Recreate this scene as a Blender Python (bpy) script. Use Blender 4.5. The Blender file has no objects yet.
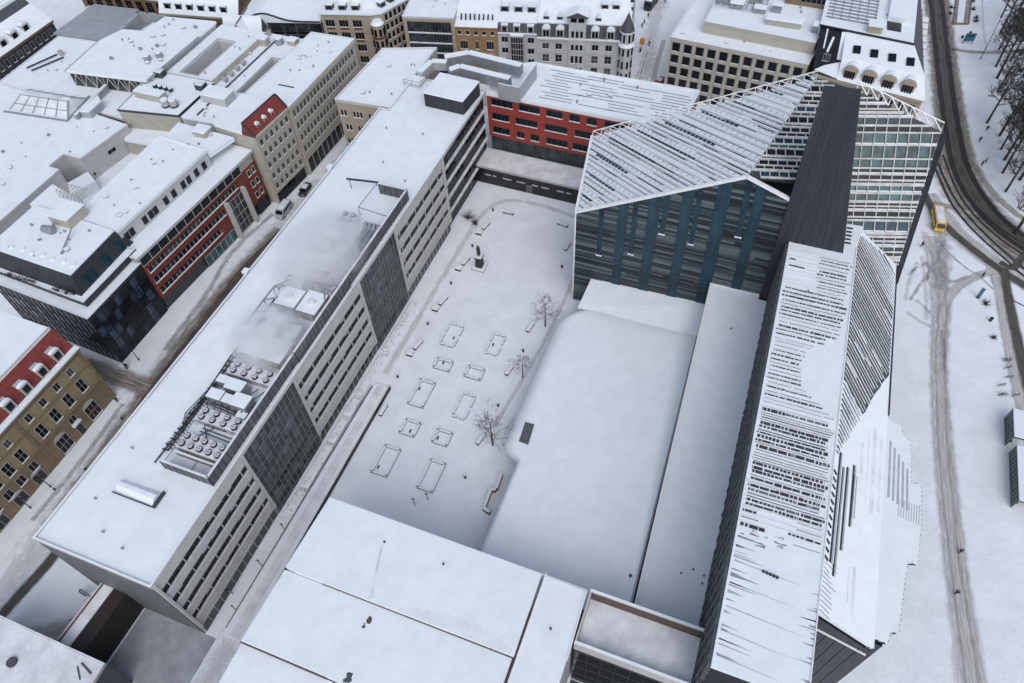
import bpy, bmesh, math, random
from mathutils import Vector, Matrix
random.seed(7)
R = math.radians
scene = bpy.context.scene
COL = scene.collection

# ------------------------------------------------------------------ camera
CAMZ = 120.0
XA = Vector((0.93438931, 0.35413564, -0.03878866))
UA = Vector((-0.25698171, 0.74541716, 0.61507207))
FA = Vector((-0.24673268, 0.56474879, -0.78751621))
cd = bpy.data.cameras.new('camera'); cam = bpy.data.objects.new('camera', cd); COL.objects.link(cam)
cd.sensor_width = 36; cd.lens = 734.54 / 1024 * 36; cd.clip_start = 1; cd.clip_end = 3000
cam.matrix_world = Matrix(((XA.x, UA.x, -FA.x, 0), (XA.y, UA.y, -FA.y, 0), (XA.z, UA.z, -FA.z, CAMZ), (0, 0, 0, 1)))
scene.camera = cam

# ------------------------------------------------------------------ light
SUN_EL, SUN_AZ = R(50), R(150)
w = bpy.data.worlds.new('World'); scene.world = w; w.use_nodes = True
nt = w.node_tree; sky = nt.nodes.new('ShaderNodeTexSky'); sky.sky_type = 'NISHITA'; sky.sun_disc = False
sky.sun_elevation = SUN_EL; sky.sun_rotation = SUN_AZ; sky.air_density = 1.0; sky.dust_density = 2.0; sky.ozone_density = 1.0
bg = nt.nodes['Background']; bg.inputs[1].default_value = 0.15
hs = nt.nodes.new('ShaderNodeHueSaturation'); hs.inputs['Saturation'].default_value = 0.72
nt.links.new(sky.outputs[0], hs.inputs['Color']); nt.links.new(hs.outputs[0], bg.inputs[0])
sd = bpy.data.lights.new('sun', 'SUN'); sd.energy = 0.6; sd.angle = R(60); sd.color = (1, .985, .96)
so = bpy.data.objects.new('sun', sd); COL.objects.link(so)
so.rotation_euler = (R(90) - SUN_EL, 0, R(180) - SUN_AZ)
scene.view_settings.view_transform = 'Standard'; scene.view_settings.look = 'None'
scene.view_settings.exposure = 0.29; scene.view_settings.gamma = 1
scene.cycles.volume_bounces = 8; scene.cycles.max_bounces = 12

# ------------------------------------------------------------------ materials
def mat(name, col, rough=.8, var=.08, nscale=.6, bump=0., bscale=4., metal=0., spec=.5, col2=None, detail=5, stretch=None):
    m = bpy.data.materials.new(name); m.use_nodes = True; t = m.node_tree; b = t.nodes['Principled BSDF']
    b.inputs['Roughness'].default_value = rough; b.inputs['Metallic'].default_value = metal
    b.inputs['Specular IOR Level'].default_value = spec
    tc = t.nodes.new('ShaderNodeTexCoord'); src = tc.outputs['Object']
    if stretch:
        mp = t.nodes.new('ShaderNodeMapping'); mp.inputs['Scale'].default_value = stretch
        t.links.new(src, mp.inputs[0]); src = mp.outputs[0]
    n = t.nodes.new('ShaderNodeTexNoise'); n.inputs['Scale'].default_value = nscale; n.inputs['Detail'].default_value = detail
    n.inputs['Roughness'].default_value = .62
    t.links.new(src, n.inputs['Vector'])
    r = t.nodes.new('ShaderNodeValToRGB'); r.color_ramp.elements[0].position = .3; r.color_ramp.elements[1].position = .7
    c2 = col2 or tuple(c * (1 - var * 2) for c in col)
    r.color_ramp.elements[0].color = (*c2, 1); r.color_ramp.elements[1].color = (*[min(1, c * (1 + var)) if not col2 else c for c in col], 1)
    t.links.new(n.outputs[0], r.inputs[0]); t.links.new(r.outputs[0], b.inputs['Base Color'])
    if bump:
        n2 = t.nodes.new('ShaderNodeTexNoise'); n2.inputs['Scale'].default_value = bscale; n2.inputs['Detail'].default_value = 6
        t.links.new(src, n2.inputs['Vector'])
        bp = t.nodes.new('ShaderNodeBump'); bp.inputs['Strength'].default_value = bump; bp.inputs['Distance'].default_value = .12
        t.links.new(n2.outputs[0], bp.inputs['Height']); t.links.new(bp.outputs[0], b.inputs['Normal'])
    return m
SN = (.775, .82, .855)
M = dict(
    snow=mat('snow', SN, .75, .03, .35, .5, .9, spec=.2),
    snow_ground=mat('snow_ground', (.78, .81, .845), .8, .045, .22, .9, .8, spec=.2),
    snow_streak2=mat('bare_streak', (.26, .275, .29), .8, .2, .8),
    snow_streak=mat('thin_snow_streak', (.44, .455, .48), .8, .12, .8, .3, 1.5, spec=.2),
    snow_thin=mat('snow_thin', (.72, .735, .76), .8, .12, .35, .3, 1.5, spec=.2),
    yard_snow=mat('shaded_yard_snow', (.33, .35, .385), .7, .15, .35, .4, 2.),  # yard snow darkened: its shadow is put into the colour
    slushy=mat('slushy_snow', (.62, .61, .61), .7, .2, .5, .5, 2.),
    stone=mat('pale_stone', (.50, .49, .465), .8, .06, .5),
    stone2=mat('grey_stone', (.40, .40, .40), .8, .08, .5),
    white=mat('white_metal', (.78, .79, .80), .5, .05, .8),
    mullion_grey=mat('mullion_grey', (.20, .215, .22), .45, .1, .7, metal=.2),
    rib_grey=mat('rib_grey', (.52, .52, .51), .5, .2, .6),
    greymetal=mat('grey_metal', (.30, .32, .35), .45, .12, .7, metal=.3),
    screen_grey=mat('screen_grey', (.12, .128, .14), .5, .25, .5, metal=.2, stretch=(1, 1, .3)),
    darkmetal=mat('dark_metal', (.040, .044, .052), .45, .15, .6, metal=.2),
    zinc=mat('dark_zinc', (.040, .044, .053), .6, .18, .35, metal=.25, stretch=(2.5, 2.5, .15)),
    zincroof=mat('zinc_roof', (.36, .38, .40), .5, .08, .5, metal=.2),
    glass=mat('dark_glass', (.010, .013, .018), .1, .3, .5, spec=.22),
    glass2=mat('curtained_glass', (.06, .064, .07), .15, .3, .8, spec=.25),
    glassblue=mat('blue_glass', (.018, .056, .080), .2, .4, .25, spec=.3, stretch=(1, 1, .5)),
    glassteal=mat('teal_glass', (.045, .12, .13), .15, .45, .4, spec=.35),
    glassreflect=mat('reflection_blue_glass', (.045, .075, .115), .12, .4, .5, spec=.4),  # pane colour carrying painted blue-grey reflections
    glasspale=mat('pale_glass', (.085, .105, .11), .15, .5, .4, spec=.3),
    glassgrey=mat('grey_green_glass', (.040, .052, .056), .12, .5, .45, spec=.35),
    black=mat('black_panel', (.012, .013, .016), .3, .3, .5),
    red=mat('red_panel', (.30, .040, .026), .6, .10, .8),
    brick=mat('red_brick', (.20, .042, .026), .8, .16, 1.2),
    mansard=mat('red_tile', (.20, .035, .028), .8, .18, 1.5),
    yellow=mat('yellow_plaster', (.31, .24, .135), .85, .10, .5),
    yellow2=mat('ochre_stone', (.22, .16, .095), .85, .12, .6),
    cream=mat('cream_plaster', (.44, .41, .35), .85, .06, .5),
    creamd=mat('warm_plaster', (.38, .325, .25), .85, .08, .5),
    ochre=mat('ochre_brick', (.31, .20, .095), .85, .12, 1.),
    brownst=mat('brown_stone', (.22, .14, .08), .85, .14, .8),
    beige=mat('beige_render', (.40, .375, .32), .85, .06, .6),
    offwhite=mat('off_white_render', (.47, .475, .48), .85, .05, .5),
    roof_gap=mat('roof_gap', (.040, .043, .049), .6, .3, 1.),
    slate=mat('slate', (.075, .08, .092), .7, .15, 1.),
    clad_light=mat('clad_light', (.105, .132, .145), .4, .12, .15, stretch=(1, 1, 6)),
    clad_mid=mat('clad_mid', (.045, .06, .07), .35, .15, .15, stretch=(1, 1, 6)),
    clad_dark=mat('clad_dark', (.015, .020, .025), .35, .2, .15, stretch=(1, 1, 6)),
    slat1=mat('slat_light', (.135, .145, .15), .6, .2, 1.),
    slat2=mat('slat_mid', (.066, .073, .080), .6, .2, 1.),
    slat3=mat('slat_dark', (.026, .029, .034), .6, .2, 1.),
    brown=mat('brown_timber', (.022, .014, .014), .7, .2, 1.),
    brown_wall=mat('brown_wall', (.12, .085, .07), .8, .15, 1.),
    rust=mat('rust_edge', (.12, .055, .05), .7, .2, 1.),
    frame=mat('window_frame', (.42, .41, .38), .6, .06, 1.),
    darkframe=mat('dark_frame', (.06, .06, .065), .5, .1, 1.),
    bark=mat('bark', (.055, .048, .042), .9, .2, 2.),
    bronze=mat('bronze', (.035, .038, .035), .5, .2, 2., metal=.4),
    vanyellow=mat('yellow_paint', (.75, .42, .03), .35, .05, 1.),
    vanblue=mat('silver_blue_paint', (.35, .40, .45), .35, .05, 1.),
    carred=mat('red_paint', (.30, .03, .03), .35, .05, 1.),
    rubber=mat('rubber', (.02, .02, .02), .8, .1, 1.),
    green=mat('evergreen', (.035, .05, .025), .9, .3, 2.),
    cloth=mat('dark_cloth', (.03, .032, .04), .9, .2, 2.),
    cloth2=mat('rust_cloth', (.25, .08, .04), .9, .2, 2.),
    skin=mat('skin', (.36, .23, .18), .6, .05, 2.),
    orange=mat('orange_sign', (.7, .22, .03), .5, .05, 1.),
    bluepaint=mat('blue_board', (.03, .16, .26), .4, .1, 1.),
    greenpaint=mat('green_panel', (.12, .17, .15), .4, .1, 1.),
    grass=mat('dead_bed', (.30, .29, .28), .9, .3, 1.5),
)
# steam
def steam_mat(name, dens, scale):
    m = bpy.data.materials.new(name); m.use_nodes = True; t = m.node_tree; t.nodes.remove(t.nodes['Principled BSDF'])
    v = t.nodes.new('ShaderNodeVolumePrincipled'); v.inputs['Color'].default_value = (.985, .985, .99, 1); v.inputs['Anisotropy'].default_value = .2
    tc = t.nodes.new('ShaderNodeTexCoord'); n = t.nodes.new('ShaderNodeTexNoise'); n.inputs['Scale'].default_value = scale; n.inputs['Detail'].default_value = 5
    t.links.new(tc.outputs['Object'], n.inputs['Vector'])
    mr = t.nodes.new('ShaderNodeMapRange'); mr.inputs[1].default_value = .36; mr.inputs[2].default_value = .70
    t.links.new(n.outputs[0], mr.inputs[0])
    g = t.nodes.new('ShaderNodeTexGradient'); g.gradient_type = 'SPHERICAL'
    mp = t.nodes.new('ShaderNodeMapping'); mp.inputs['Location'].default_value = (-1, -1, -1); mp.inputs['Scale'].default_value = (2, 2, 2)
    t.links.new(tc.outputs['Generated'], mp.inputs[0]); t.links.new(mp.outputs[0], g.inputs[0])
    a = t.nodes.new('ShaderNodeMath'); a.operation = 'MULTIPLY'; t.links.new(mr.outputs[0], a.inputs[0]); t.links.new(g.outputs[1], a.inputs[1])
    b = t.nodes.new('ShaderNodeMath'); b.operation = 'MULTIPLY'; b.inputs[1].default_value = dens; t.links.new(a.outputs[0], b.inputs[0])
    t.links.new(b.outputs[0], v.inputs['Density']); t.links.new(v.outputs[0], t.nodes['Material Output'].inputs['Volume'])
    return m
# soft-edged wheel tracks and cleared carriageways: UV x along the road in metres, UV y across it
def track_mat(name, col, col2, amount, edge, nscale, streak=6.):
    m = bpy.data.materials.new(name); m.use_nodes = True; t = m.node_tree; b = t.nodes['Principled BSDF']; b.inputs['Roughness'].default_value = .6
    b.inputs['Specular IOR Level'].default_value = .3
    uv = t.nodes.new('ShaderNodeTexCoord'); sp = t.nodes.new('ShaderNodeSeparateXYZ'); t.links.new(uv.outputs['UV'], sp.inputs[0])
    def math_(op, a, b_=None, clamp=False):
        q = t.nodes.new('ShaderNodeMath'); q.operation = op; q.use_clamp = clamp
        for i, x in enumerate((a, b_)):
            if x is None: continue
            if isinstance(x, (int, float)): q.inputs[i].default_value = x
            else: t.links.new(x, q.inputs[i])
        return q.outputs[0]
    d = math_('ABSOLUTE', math_('SUBTRACT', sp.outputs[1], .5))           # 0 centre, .5 edge
    e = math_('DIVIDE', math_('SUBTRACT', .5, d), edge)                     # 0 at edge, 1 inside
    mp = t.nodes.new('ShaderNodeCombineXYZ'); t.links.new(math_('MULTIPLY', sp.outputs[0], .12), mp.inputs[0]); t.links.new(math_('MULTIPLY', sp.outputs[1], streak), mp.inputs[1])
    n = t.nodes.new('ShaderNodeTexNoise'); n.inputs['Scale'].default_value = nscale; n.inputs['Detail'].default_value = 6; t.links.new(mp.outputs[0], n.inputs['Vector'])
    n2 = t.nodes.new('ShaderNodeTexNoise'); n2.inputs['Scale'].default_value = .5; n2.inputs['Detail'].default_value = 6; t.links.new(uv.outputs['Object'], n2.inputs['Vector'])
    nn = math_('MULTIPLY', math_('ADD', n.outputs[0], n2.outputs[0]), .5)
    k = math_('MULTIPLY', math_('SUBTRACT', nn, .5), 2.6)
    a = math_('ADD', math_('MULTIPLY', e, 1.), math_('ADD', k, amount - 1.), True)
    a = math_('MULTIPLY', a, math_('MINIMUM', math_('MULTIPLY', e, 1.5), 1.))
    rp = t.nodes.new('ShaderNodeValToRGB'); rp.color_ramp.elements[0].position = .35; rp.color_ramp.elements[1].position = .65
    rp.color_ramp.elements[0].color = (*col, 1); rp.color_ramp.elements[1].color = (*col2, 1); t.links.new(n.outputs[0], rp.inputs[0]); t.links.new(rp.outputs[0], b.inputs['Base Color'])
    tr = t.nodes.new('ShaderNodeBsdfTransparent'); mx = t.nodes.new('ShaderNodeMixShader')
    t.links.new(a, mx.inputs[0]); t.links.new(tr.outputs[0], mx.inputs[1]); t.links.new(b.outputs[0], mx.inputs[2])
    t.links.new(mx.outputs[0], t.nodes['Material Output'].inputs[0])
    return m
M['asphalt'] = track_mat('wet_asphalt', (.050, .043, .037), (.12, .10, .085), 1.2, .36, 2., 6.)
M['asphalt_dark'] = track_mat('dark_wet_asphalt', (.018, .018, .020), (.04, .038, .037), 1.35, .4, 2., 3.)
M['road_slush'] = track_mat('road_slush', (.12, .10, .082), (.36, .325, .285), 1.0, .4, 2., 7.)
M['asphalt_thin'] = track_mat('wheel_track', (.05, .05, .052), (.12, .115, .11), 1.3, .4, 2.)
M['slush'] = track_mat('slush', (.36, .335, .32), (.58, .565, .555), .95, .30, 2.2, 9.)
M['slush_light'] = track_mat('packed_snow', (.58, .575, .58), (.70, .70, .715), .62, .45, 2.2, 6.)
M['rut'] = track_mat('soft_rut', (.30, .29, .285), (.50, .49, .485), .75, .5, 2.5, 3.)
M['sand'] = track_mat('sandy_slush', (.27, .225, .17), (.45, .42, .38), .75, .4, 2.)

# ------------------------------------------------------------------ geometry helpers
WP = {}
class MB:
    def __init__(s): s.v = []; s.f = []; s.uv = None
    def add(s, vs, fs):
        o = len(s.v); s.v += [tuple(x) for x in vs]; s.f += [tuple(i + o for i in f) for f in fs]
    def hexa(s, p):   # 8 points: bottom 4 ccw, top 4 ccw
        s.add(p, [(3, 2, 1, 0), (4, 5, 6, 7), (0, 1, 5, 4), (1, 2, 6, 5), (2, 3, 7, 6), (3, 0, 4, 7)])
    def box(s, x0, x1, y0, y1, z0, z1):
        s.hexa([(x0, y0, z0), (x1, y0, z0), (x1, y1, z0), (x0, y1, z0), (x0, y0, z1), (x1, y0, z1), (x1, y1, z1), (x0, y1, z1)])
    def prism(s, poly, z0, z1):   # z0, z1 numbers or lists per vertex; poly ccw from above
        n = len(poly); a = z0 if isinstance(z0, (list, tuple)) else [z0] * n; b = z1 if isinstance(z1, (list, tuple)) else [z1] * n
        ar = sum(poly[i][0] * poly[(i + 1) % n][1] - poly[(i + 1) % n][0] * poly[i][1] for i in range(n))
        if ar < 0: poly = poly[::-1]; a = list(a)[::-1]; b = list(b)[::-1]
        vs = [(p[0], p[1], a[i]) for i, p in enumerate(poly)] + [(p[0], p[1], b[i]) for i, p in enumerate(poly)]
        s.add(vs, [tuple(range(n - 1, -1, -1)), tuple(range(n, 2 * n))] + [(i, (i + 1) % n, n + (i + 1) % n, n + i) for i in range(n)])
    def slab(s, pts, nrm, t0, t1):   # planar 3d polygon thickened along nrm
        nrm = Vector(nrm).normalized(); pts = [Vector(p) for p in pts]
        ar = Vector()
        for i in range(len(pts)): ar += pts[i].cross(pts[(i + 1) % len(pts)])
        if ar.dot(nrm) < 0: pts = pts[::-1]
        n = len(pts)
        s.add([p + nrm * t0 for p in pts] + [p + nrm * t1 for p in pts], [tuple(range(n - 1, -1, -1)), tuple(range(n, 2 * n))] + [(i, (i + 1) % n, n + (i + 1) % n, n + i) for i in range(n)])
    def beam(s, a, b, wd, ht, up=(0, 0, 1), lift=0.):   # rectangular bar from a to b, sitting on the surface with normal up
        a = Vector(a); b = Vector(b); up = Vector(up).normalized(); d = (b - a)
        if d.length < 1e-6: return
        d.normalize(); sd_ = d.cross(up).normalized() * wd / 2; u = sd_.cross(d).normalized()
        if u.dot(up) < 0: u = -u
        p = [a + sd_, b + sd_, b - sd_, a - sd_]
        q = [x + u * lift for x in p] + [x + u * (lift + ht) for x in p]
        if (b - a).cross(-sd_).dot(u) < 0: q = [q[3], q[2], q[1], q[0], q[7], q[6], q[5], q[4]]
        s.hexa(q)
    def tube(s, pts, rad, n=6):
        pts = [Vector(p) for p in pts]; rad = rad if isinstance(rad, (list, tuple)) else [rad] * len(pts)
        rings = []
        for i, p in enumerate(pts):
            d = (pts[min(i + 1, len(pts) - 1)] - pts[max(i - 1, 0)]).normalized()
            h = Vector((0, 0, 1)) if abs(d.z) < .9 else Vector((1, 0, 0)); x = d.cross(h).normalized(); y = d.cross(x)
            rings.append([p + (x * math.cos(2 * math.pi * k / n) + y * math.sin(2 * math.pi * k / n)) * rad[i] for k in range(n)])
        vs = [v for r_ in rings for v in r_]; fs = []
        for i in range(len(pts) - 1):
            for k in range(n): fs.append((i * n + k, i * n + (k + 1) % n, (i + 1) * n + (k + 1) % n, (i + 1) * n + k))
        fs += [tuple(range(n - 1, -1, -1)), tuple(range((len(pts) - 1) * n, len(pts) * n))]
        s.add(vs, fs)
    def cyl(s, x, y, z0, z1, r, n=12, r1=None): s.tube([(x, y, z0), (x, y, z1)], [r, r if r1 is None else r1], n)
    def build(s, name, m, parent=None, bevel=0., smooth=False):
        if not s.v: return None
        xs, ys, zs = zip(*s.v); c = Vector(((min(xs) + max(xs)) / 2, (min(ys) + max(ys)) / 2, min(zs)))
        me = bpy.data.meshes.new(name); me.from_pydata([(a - c.x, b - c.y, d - c.z) for a, b, d in s.v], [], s.f)
        bm = bmesh.new(); bm.from_mesh(me); bmesh.ops.recalc_face_normals(bm, faces=bm.faces); bm.to_mesh(me); bm.free()
        me.materials.append(M[m] if isinstance(m, str) else m)
        if smooth:
            for p in me.polygons: p.use_smooth = True
        o = bpy.data.objects.new(name, me); COL.objects.link(o); WP[o] = c
        if parent: o.parent = parent; o.location = c - WP[parent]
        else: o.location = c
        if bevel:
            b = o.modifiers.new('bevel', 'BEVEL'); b.width = bevel; b.segments = 2; b.limit_method = 'ANGLE'
        return o
def tag(o, label, cat, group=None):
    o['label'] = label; o['category'] = cat
    if group: o['group'] = group
    return o
def thing(name, label, cat, loc, group=None):
    o = bpy.data.objects.new(name, None); COL.objects.link(o); o.location = loc; WP[o] = Vector(loc); o.empty_display_size = .5
    return tag(o, label, cat, group)
def dup(root, loc, rz, label, group=None, sc=1.):
    r = root.copy(); COL.objects.link(r); r.location = loc; r.rotation_euler = (0, 0, rz); r.scale = (sc, sc, sc); r['label'] = label
    if group: r['group'] = group
    for ch in list(root.children):
        c = ch.copy(); COL.objects.link(c); c.parent = r
        for g in ch.children:
            d = g.copy(); COL.objects.link(d); d.parent = c
    WP[r] = Vector(loc); return r
def struct(o): o['kind'] = 'structure'; return o
def stuff(o): o['kind'] = 'stuff'; return o
def bx(name, m, parent, *a, bevel=0.):
    b = MB(); b.box(*a); return b.build(name, m, parent, bevel)
def pr(name, m, parent, poly, z0, z1, bevel=0.):
    b = MB(); b.prism(poly, z0, z1); return b.build(name, m, parent, bevel)
def rect(x0, x1, y0, y1): return [(x0, y0), (x1, y0), (x1, y1), (x0, y1)]
def inset(poly, d):
    n = len(poly); out = []
    ar = sum(poly[i][0] * poly[(i + 1) % n][1] - poly[(i + 1) % n][0] * poly[i][1] for i in range(n))
    if ar < 0: poly = poly[::-1]
    for i in range(n):
        p0, p1, p2 = Vector(poly[i - 1]), Vector(poly[i]), Vector(poly[(i + 1) % n])
        d1 = (p1 - p0).normalized(); d2 = (p2 - p1).normalized()
        n1 = Vector((-d1.y, d1.x)); n2 = Vector((-d2.y, d2.x)); k = 1 + n1.dot(n2)
        out.append(tuple(p1 + (n1 + n2) * (d / max(k, .3))))
    return out
def flat_roof(parent, poly, z, parapet='stone', ph=.45, pw=.35, snow='snow', name='roof'):
    """snow lying on a flat roof inside a raised rim; z is the top of the rim"""
    n = len(poly); ins = inset(poly, pw)
    ar = sum(poly[i][0] * poly[(i + 1) % n][1] - poly[(i + 1) % n][0] * poly[i][1] for i in range(n))
    if ar < 0: poly = poly[::-1]
    b = MB()
    for i in range(n):
        j = (i + 1) % n
        b.prism([poly[i], poly[j], ins[j], ins[i]], z - ph - .3, z)
    b.build('parapet', parapet, parent)
    c = MB()
    for i in range(n):
        j = (i + 1) % n; a1, a2 = inset(poly, .04), inset(poly, pw - .05)
        c.prism([a1[i], a1[j], a2[j], a2[i]], z + .003, z + .09)
    c.build('snow_cap', snow, parent)
    return pr(name, snow, parent, inset(poly, pw + .002), z - ph - .3, z - ph + .18)
class Face:   # a vertical wall plane: origin o, direction d, outward normal to the right of d
    def __init__(s, a, b):
        s.o = Vector((a[0], a[1], 0)); v = Vector((b[0] - a[0], b[1] - a[1], 0)); s.len = v.length; s.d = v.normalized(); s.n = Vector((s.d.y, -s.d.x, 0)); s.rz = math.atan2(s.d.y, s.d.x)
    def p(s, u, z, out=0.): return s.o + s.d * u + s.n * out + Vector((0, 0, z))
    def box(s, b, u0, u1, z0, z1, o0, o1):
        q = [s.p(u0, z0, o1), s.p(u1, z0, o1), s.p(u1, z0, o0), s.p(u0, z0, o0)]
        b.hexa(q + [x + Vector((0, 0, z1 - z0)) for x in q])
    def poly(s, b, uz, o0, o1):
        b.slab([s.p(u, z) for u, z in uz], s.n, o0, o1)
WIN = {}
def window_set(kind, wd, h, pane, fr, nx=2, ny=1, sill=True, arch=False):
    k = (kind, round(wd, 2), round(h, 2), pane, fr, nx, ny, sill, arch)
    if k in WIN: return WIN[k]
    def mk(name, b, m):
        me = bpy.data.meshes.new(name); me.from_pydata(b.v, [], b.f); me.materials.append(M[m]); return me
    F = Face((0, 0), (1, 0)); f = MB(); t = .09
    F.box(f, -wd / 2 - t, -wd / 2, 0, h, -.1, .07); F.box(f, wd / 2, wd / 2 + t, 0, h, -.1, .07); F.box(f, -wd / 2 - t, wd / 2 + t, h, h + t, -.1, .07)
    if not sill: F.box(f, -wd / 2 - t, wd / 2 + t, -t, 0, -.1, .07)
    for i in range(1, nx): x = -wd / 2 + wd * i / nx; F.box(f, x - .035, x + .035, 0, h, -.1, .03)
    for i in range(1, ny + 1):
        if ny < 2: break
        if i == ny: break
        z = h * i / ny; F.box(f, -wd / 2, wd / 2, z - .03, z + .03, -.1, .035)
    if arch:
        pts = [(-wd / 2 - t, h + t)] + [(-(wd / 2 + t) * math.cos(a), h + t + (wd * .35) * math.sin(a)) for a in [math.pi * i / 8 for i in range(1, 8)]] + [(wd / 2 + t, h + t)]
        F.poly(f, pts, -.1, .05)
    p = MB(); F.box(p, -wd / 2, wd / 2, 0, h, -.1, .012)
    fm, pm = mk('window', f, fr), mk('pane', p, pane); sm = None
    if sill:
        q = MB(); F.box(q, -wd / 2 - .14, wd / 2 + .14, -.12, 0, -.1, .2); F.box(q, -wd / 2 - .12, wd / 2 + .12, .003, .1, .075, .19); sm = mk('sill', q, 'snow_thin')
    WIN[k] = (fm, pm, sm); return WIN[k]
def win(parent, F, u, z, wd, h, pane='glass', fr='frame', nx=2, ny=1, sill=True, name='window', arch=False, out=.0):
    fm, pm, sm = window_set(name, wd, h, pane, fr, nx, ny, sill, arch)
    o = bpy.data.objects.new(name, fm); COL.objects.link(o); o.parent = parent; o.location = F.p(u, z, out) - WP[parent]; o.rotation_euler = (0, 0, F.rz)
    for nm, me in (('pane', pm), ('sill', sm)):
        if me: c = bpy.data.objects.new(nm, me); COL.objects.link(c); c.parent = o
    return o
def rpane(): return 'glass2' if random.random() < .22 else 'glass'
def grid(parent, F, us, zs, wd, h, **k):
    for z in zs:
        for u in us: win(parent, F, u, z, wd, h, pane=rpane(), **k)
def fr_(a, b, n): return [a + (b - a) * (i + .5) / n for i in range(n)]
def curtain(parent, F, u0, u1, z0, z1, du, dz, pane='glassgrey', fr='darkframe', out=.03, name='curtain_wall'):
    b = MB(); F.box(b, u0, u1, z0, z1, -.15, out); g = b.build(name, pane, parent)
    b = MB(); n = max(1, round((u1 - u0) / du))
    for i in range(n + 1): u = u0 + (u1 - u0) * i / n; F.box(b, u - .05, u + .05, z0, z1, out, out + .10)
    n = max(1, round((z1 - z0) / dz))
    for i in range(n + 1): z = z0 + (z1 - z0) * i / n; F.box(b, u0, u1, z - .05, z + .05, out, out + .085)
    b.build('mullion', fr, g)
    return g
def ray(px, py): return FA + XA * ((px - 512) / 734.54) - UA * ((py - 341.5) / 734.54)
def gp(px, py, z=0.):   # the point of the level z that the survey photograph shows at this place
    d = ray(px, py); t = (z - CAMZ) / d.z; return Vector((d.x * t, d.y * t, z))
def onp(px, py, n, d0):
    r = ray(px, py); n = Vector(n); t = (d0 - CAMZ * n.z) / r.dot(n); return Vector((0, 0, CAMZ)) + r * t
def ribbon(name, pts, wd, m, z, kind='structure', sub=6):
    """a strip of ground following a smooth line"""
    P = [Vector((p[0], p[1], 0)) for p in pts]; W = wd if isinstance(wd, (list, tuple)) else [wd] * len(P); Q = []; V = []
    for i in range(len(P) - 1):
        p0, p1, p2, p3 = P[max(i - 1, 0)], P[i], P[i + 1], P[min(i + 2, len(P) - 1)]
        for k in range(sub):
            t = k / sub; Q.append(.5 * ((2 * p1) + (p2 - p0) * t + (2 * p0 - 5 * p1 + 4 * p2 - p3) * t * t + (3 * p1 - p0 - 3 * p2 + p3) * t ** 3)); V.append(W[i] + (W[i + 1] - W[i]) * t)
    Q.append(P[-1]); V.append(W[-1]); vs = []; uv = []; L = 0
    for i, q in enumerate(Q):
        d = (Q[min(i + 1, len(Q) - 1)] - Q[max(i - 1, 0)]).normalized(); s = Vector((d.y, -d.x, 0)) * V[i] / 2
        if i: L += (Q[i] - Q[i - 1]).length
        vs += [q - s, q + s]; uv += [(L, 0), (L, 1)]
    c = sum(vs, Vector()) / len(vs); me = bpy.data.meshes.new(name)
    fs = [(2 * i, 2 * i + 1, 2 * i + 3, 2 * i + 2) for i in range(len(Q) - 1)]
    me.from_pydata([(v.x - c.x, v.y - c.y, 0) for v in vs], [], fs); l = me.uv_layers.new()
    for lp in me.loops: l.data[lp.index].uv = uv[lp.vertex_index]
    me.materials.append(M[m]); o = bpy.data.objects.new(name, me); COL.objects.link(o); o.location = (c.x, c.y, z); o['kind'] = kind; return o
def gpl(*pts): return [gp(*p) for p in pts]

# ------------------------------------------------------------------ ground
g = MB()
g.add([(-900, -500, 0), (700, -500, 0), (700, 1400, 0), (-900, 1400, 0)], [(0, 1, 2, 3)])
struct(g.build('snowy_ground', 'snow_ground'))
# streets, tracks, paths
MR = gpl((925, -60), (936, 0), (943, 60), (951, 120), (962, 170), (985, 208), (1015, 236), (1060, 262), (1150, 300), (1420, 385))
ribbon('main_road_slush', MR, 10.5, 'road_slush', .010)
ribbon('main_road', MR, [6.2, 6.0, 6., 6., 6., 6.4, 6.6, 6.6, 6.6, 6.6], 'asphalt', .016)
for k_ in (-1.7, 1.5): ribbon('wheel_lane', [(p.x + k_, p.y + (k_ * .7 if p.y < 185 else 0)) for p in MR], 1.6, 'asphalt_dark', .022)
ribbon('tram_bed', gpl((939, 150), (951, 184), (966, 208), (989, 232), (1017, 256), (1050, 277), (1195, 358)), 9, 'road_slush', .007)
ribbon('roadside_slush', gpl((919, -60), (929, 0), (935, 60), (940, 120), (946, 165), (962, 200), (990, 226), (1030, 250)), 5., 'sand', .008)
ribbon('roadside_slush', gpl((934, -60), (946, 0), (954, 60), (963, 120), (975, 165), (1000, 200), (1035, 225), (1080, 246), (1200, 285)), 3.4, 'sand', .008)
RAILS = [((932, 160), (941, 182), (953, 206), (975, 232), (1005, 259), (1040, 287), (1180, 370)), ((936, 158), (946, 182), (960, 206), (983, 232), (1013, 259), (1048, 285), (1190, 365)),
         ((943, 155), (955, 186), (970, 210), (994, 234), (1022, 254), (1050, 272), (1200, 350)), ((948, 152), (961, 184), (977, 207), (1001, 229), (1030, 248), (1055, 264), (1210, 345))]
for r_ in RAILS: ribbon('tram_track', gpl(*r_), [.7, .8, .8, .8, .8, .8, .8], 'asphalt_dark', .026)
ribbon('side_road', gpl((922, 188), (930, 205), (942, 222), (965, 243), (995, 266), (1024, 285), (1080, 318), (1190, 385)), [2.2, 2.6, 2.6, 2.7, 2.7, 2.8, 2.8, 2.8], 'asphalt', .020)
ribbon('side_road_slush', gpl((926, 194), (945, 220), (965, 241), (995, 264), (1030, 286)), 6.5, 'slush', .006)
ribbon('junction_patch', gpl((925, 203), (945, 206), (965, 211), (990, 216)), 3.2, 'sand', .012)
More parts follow.
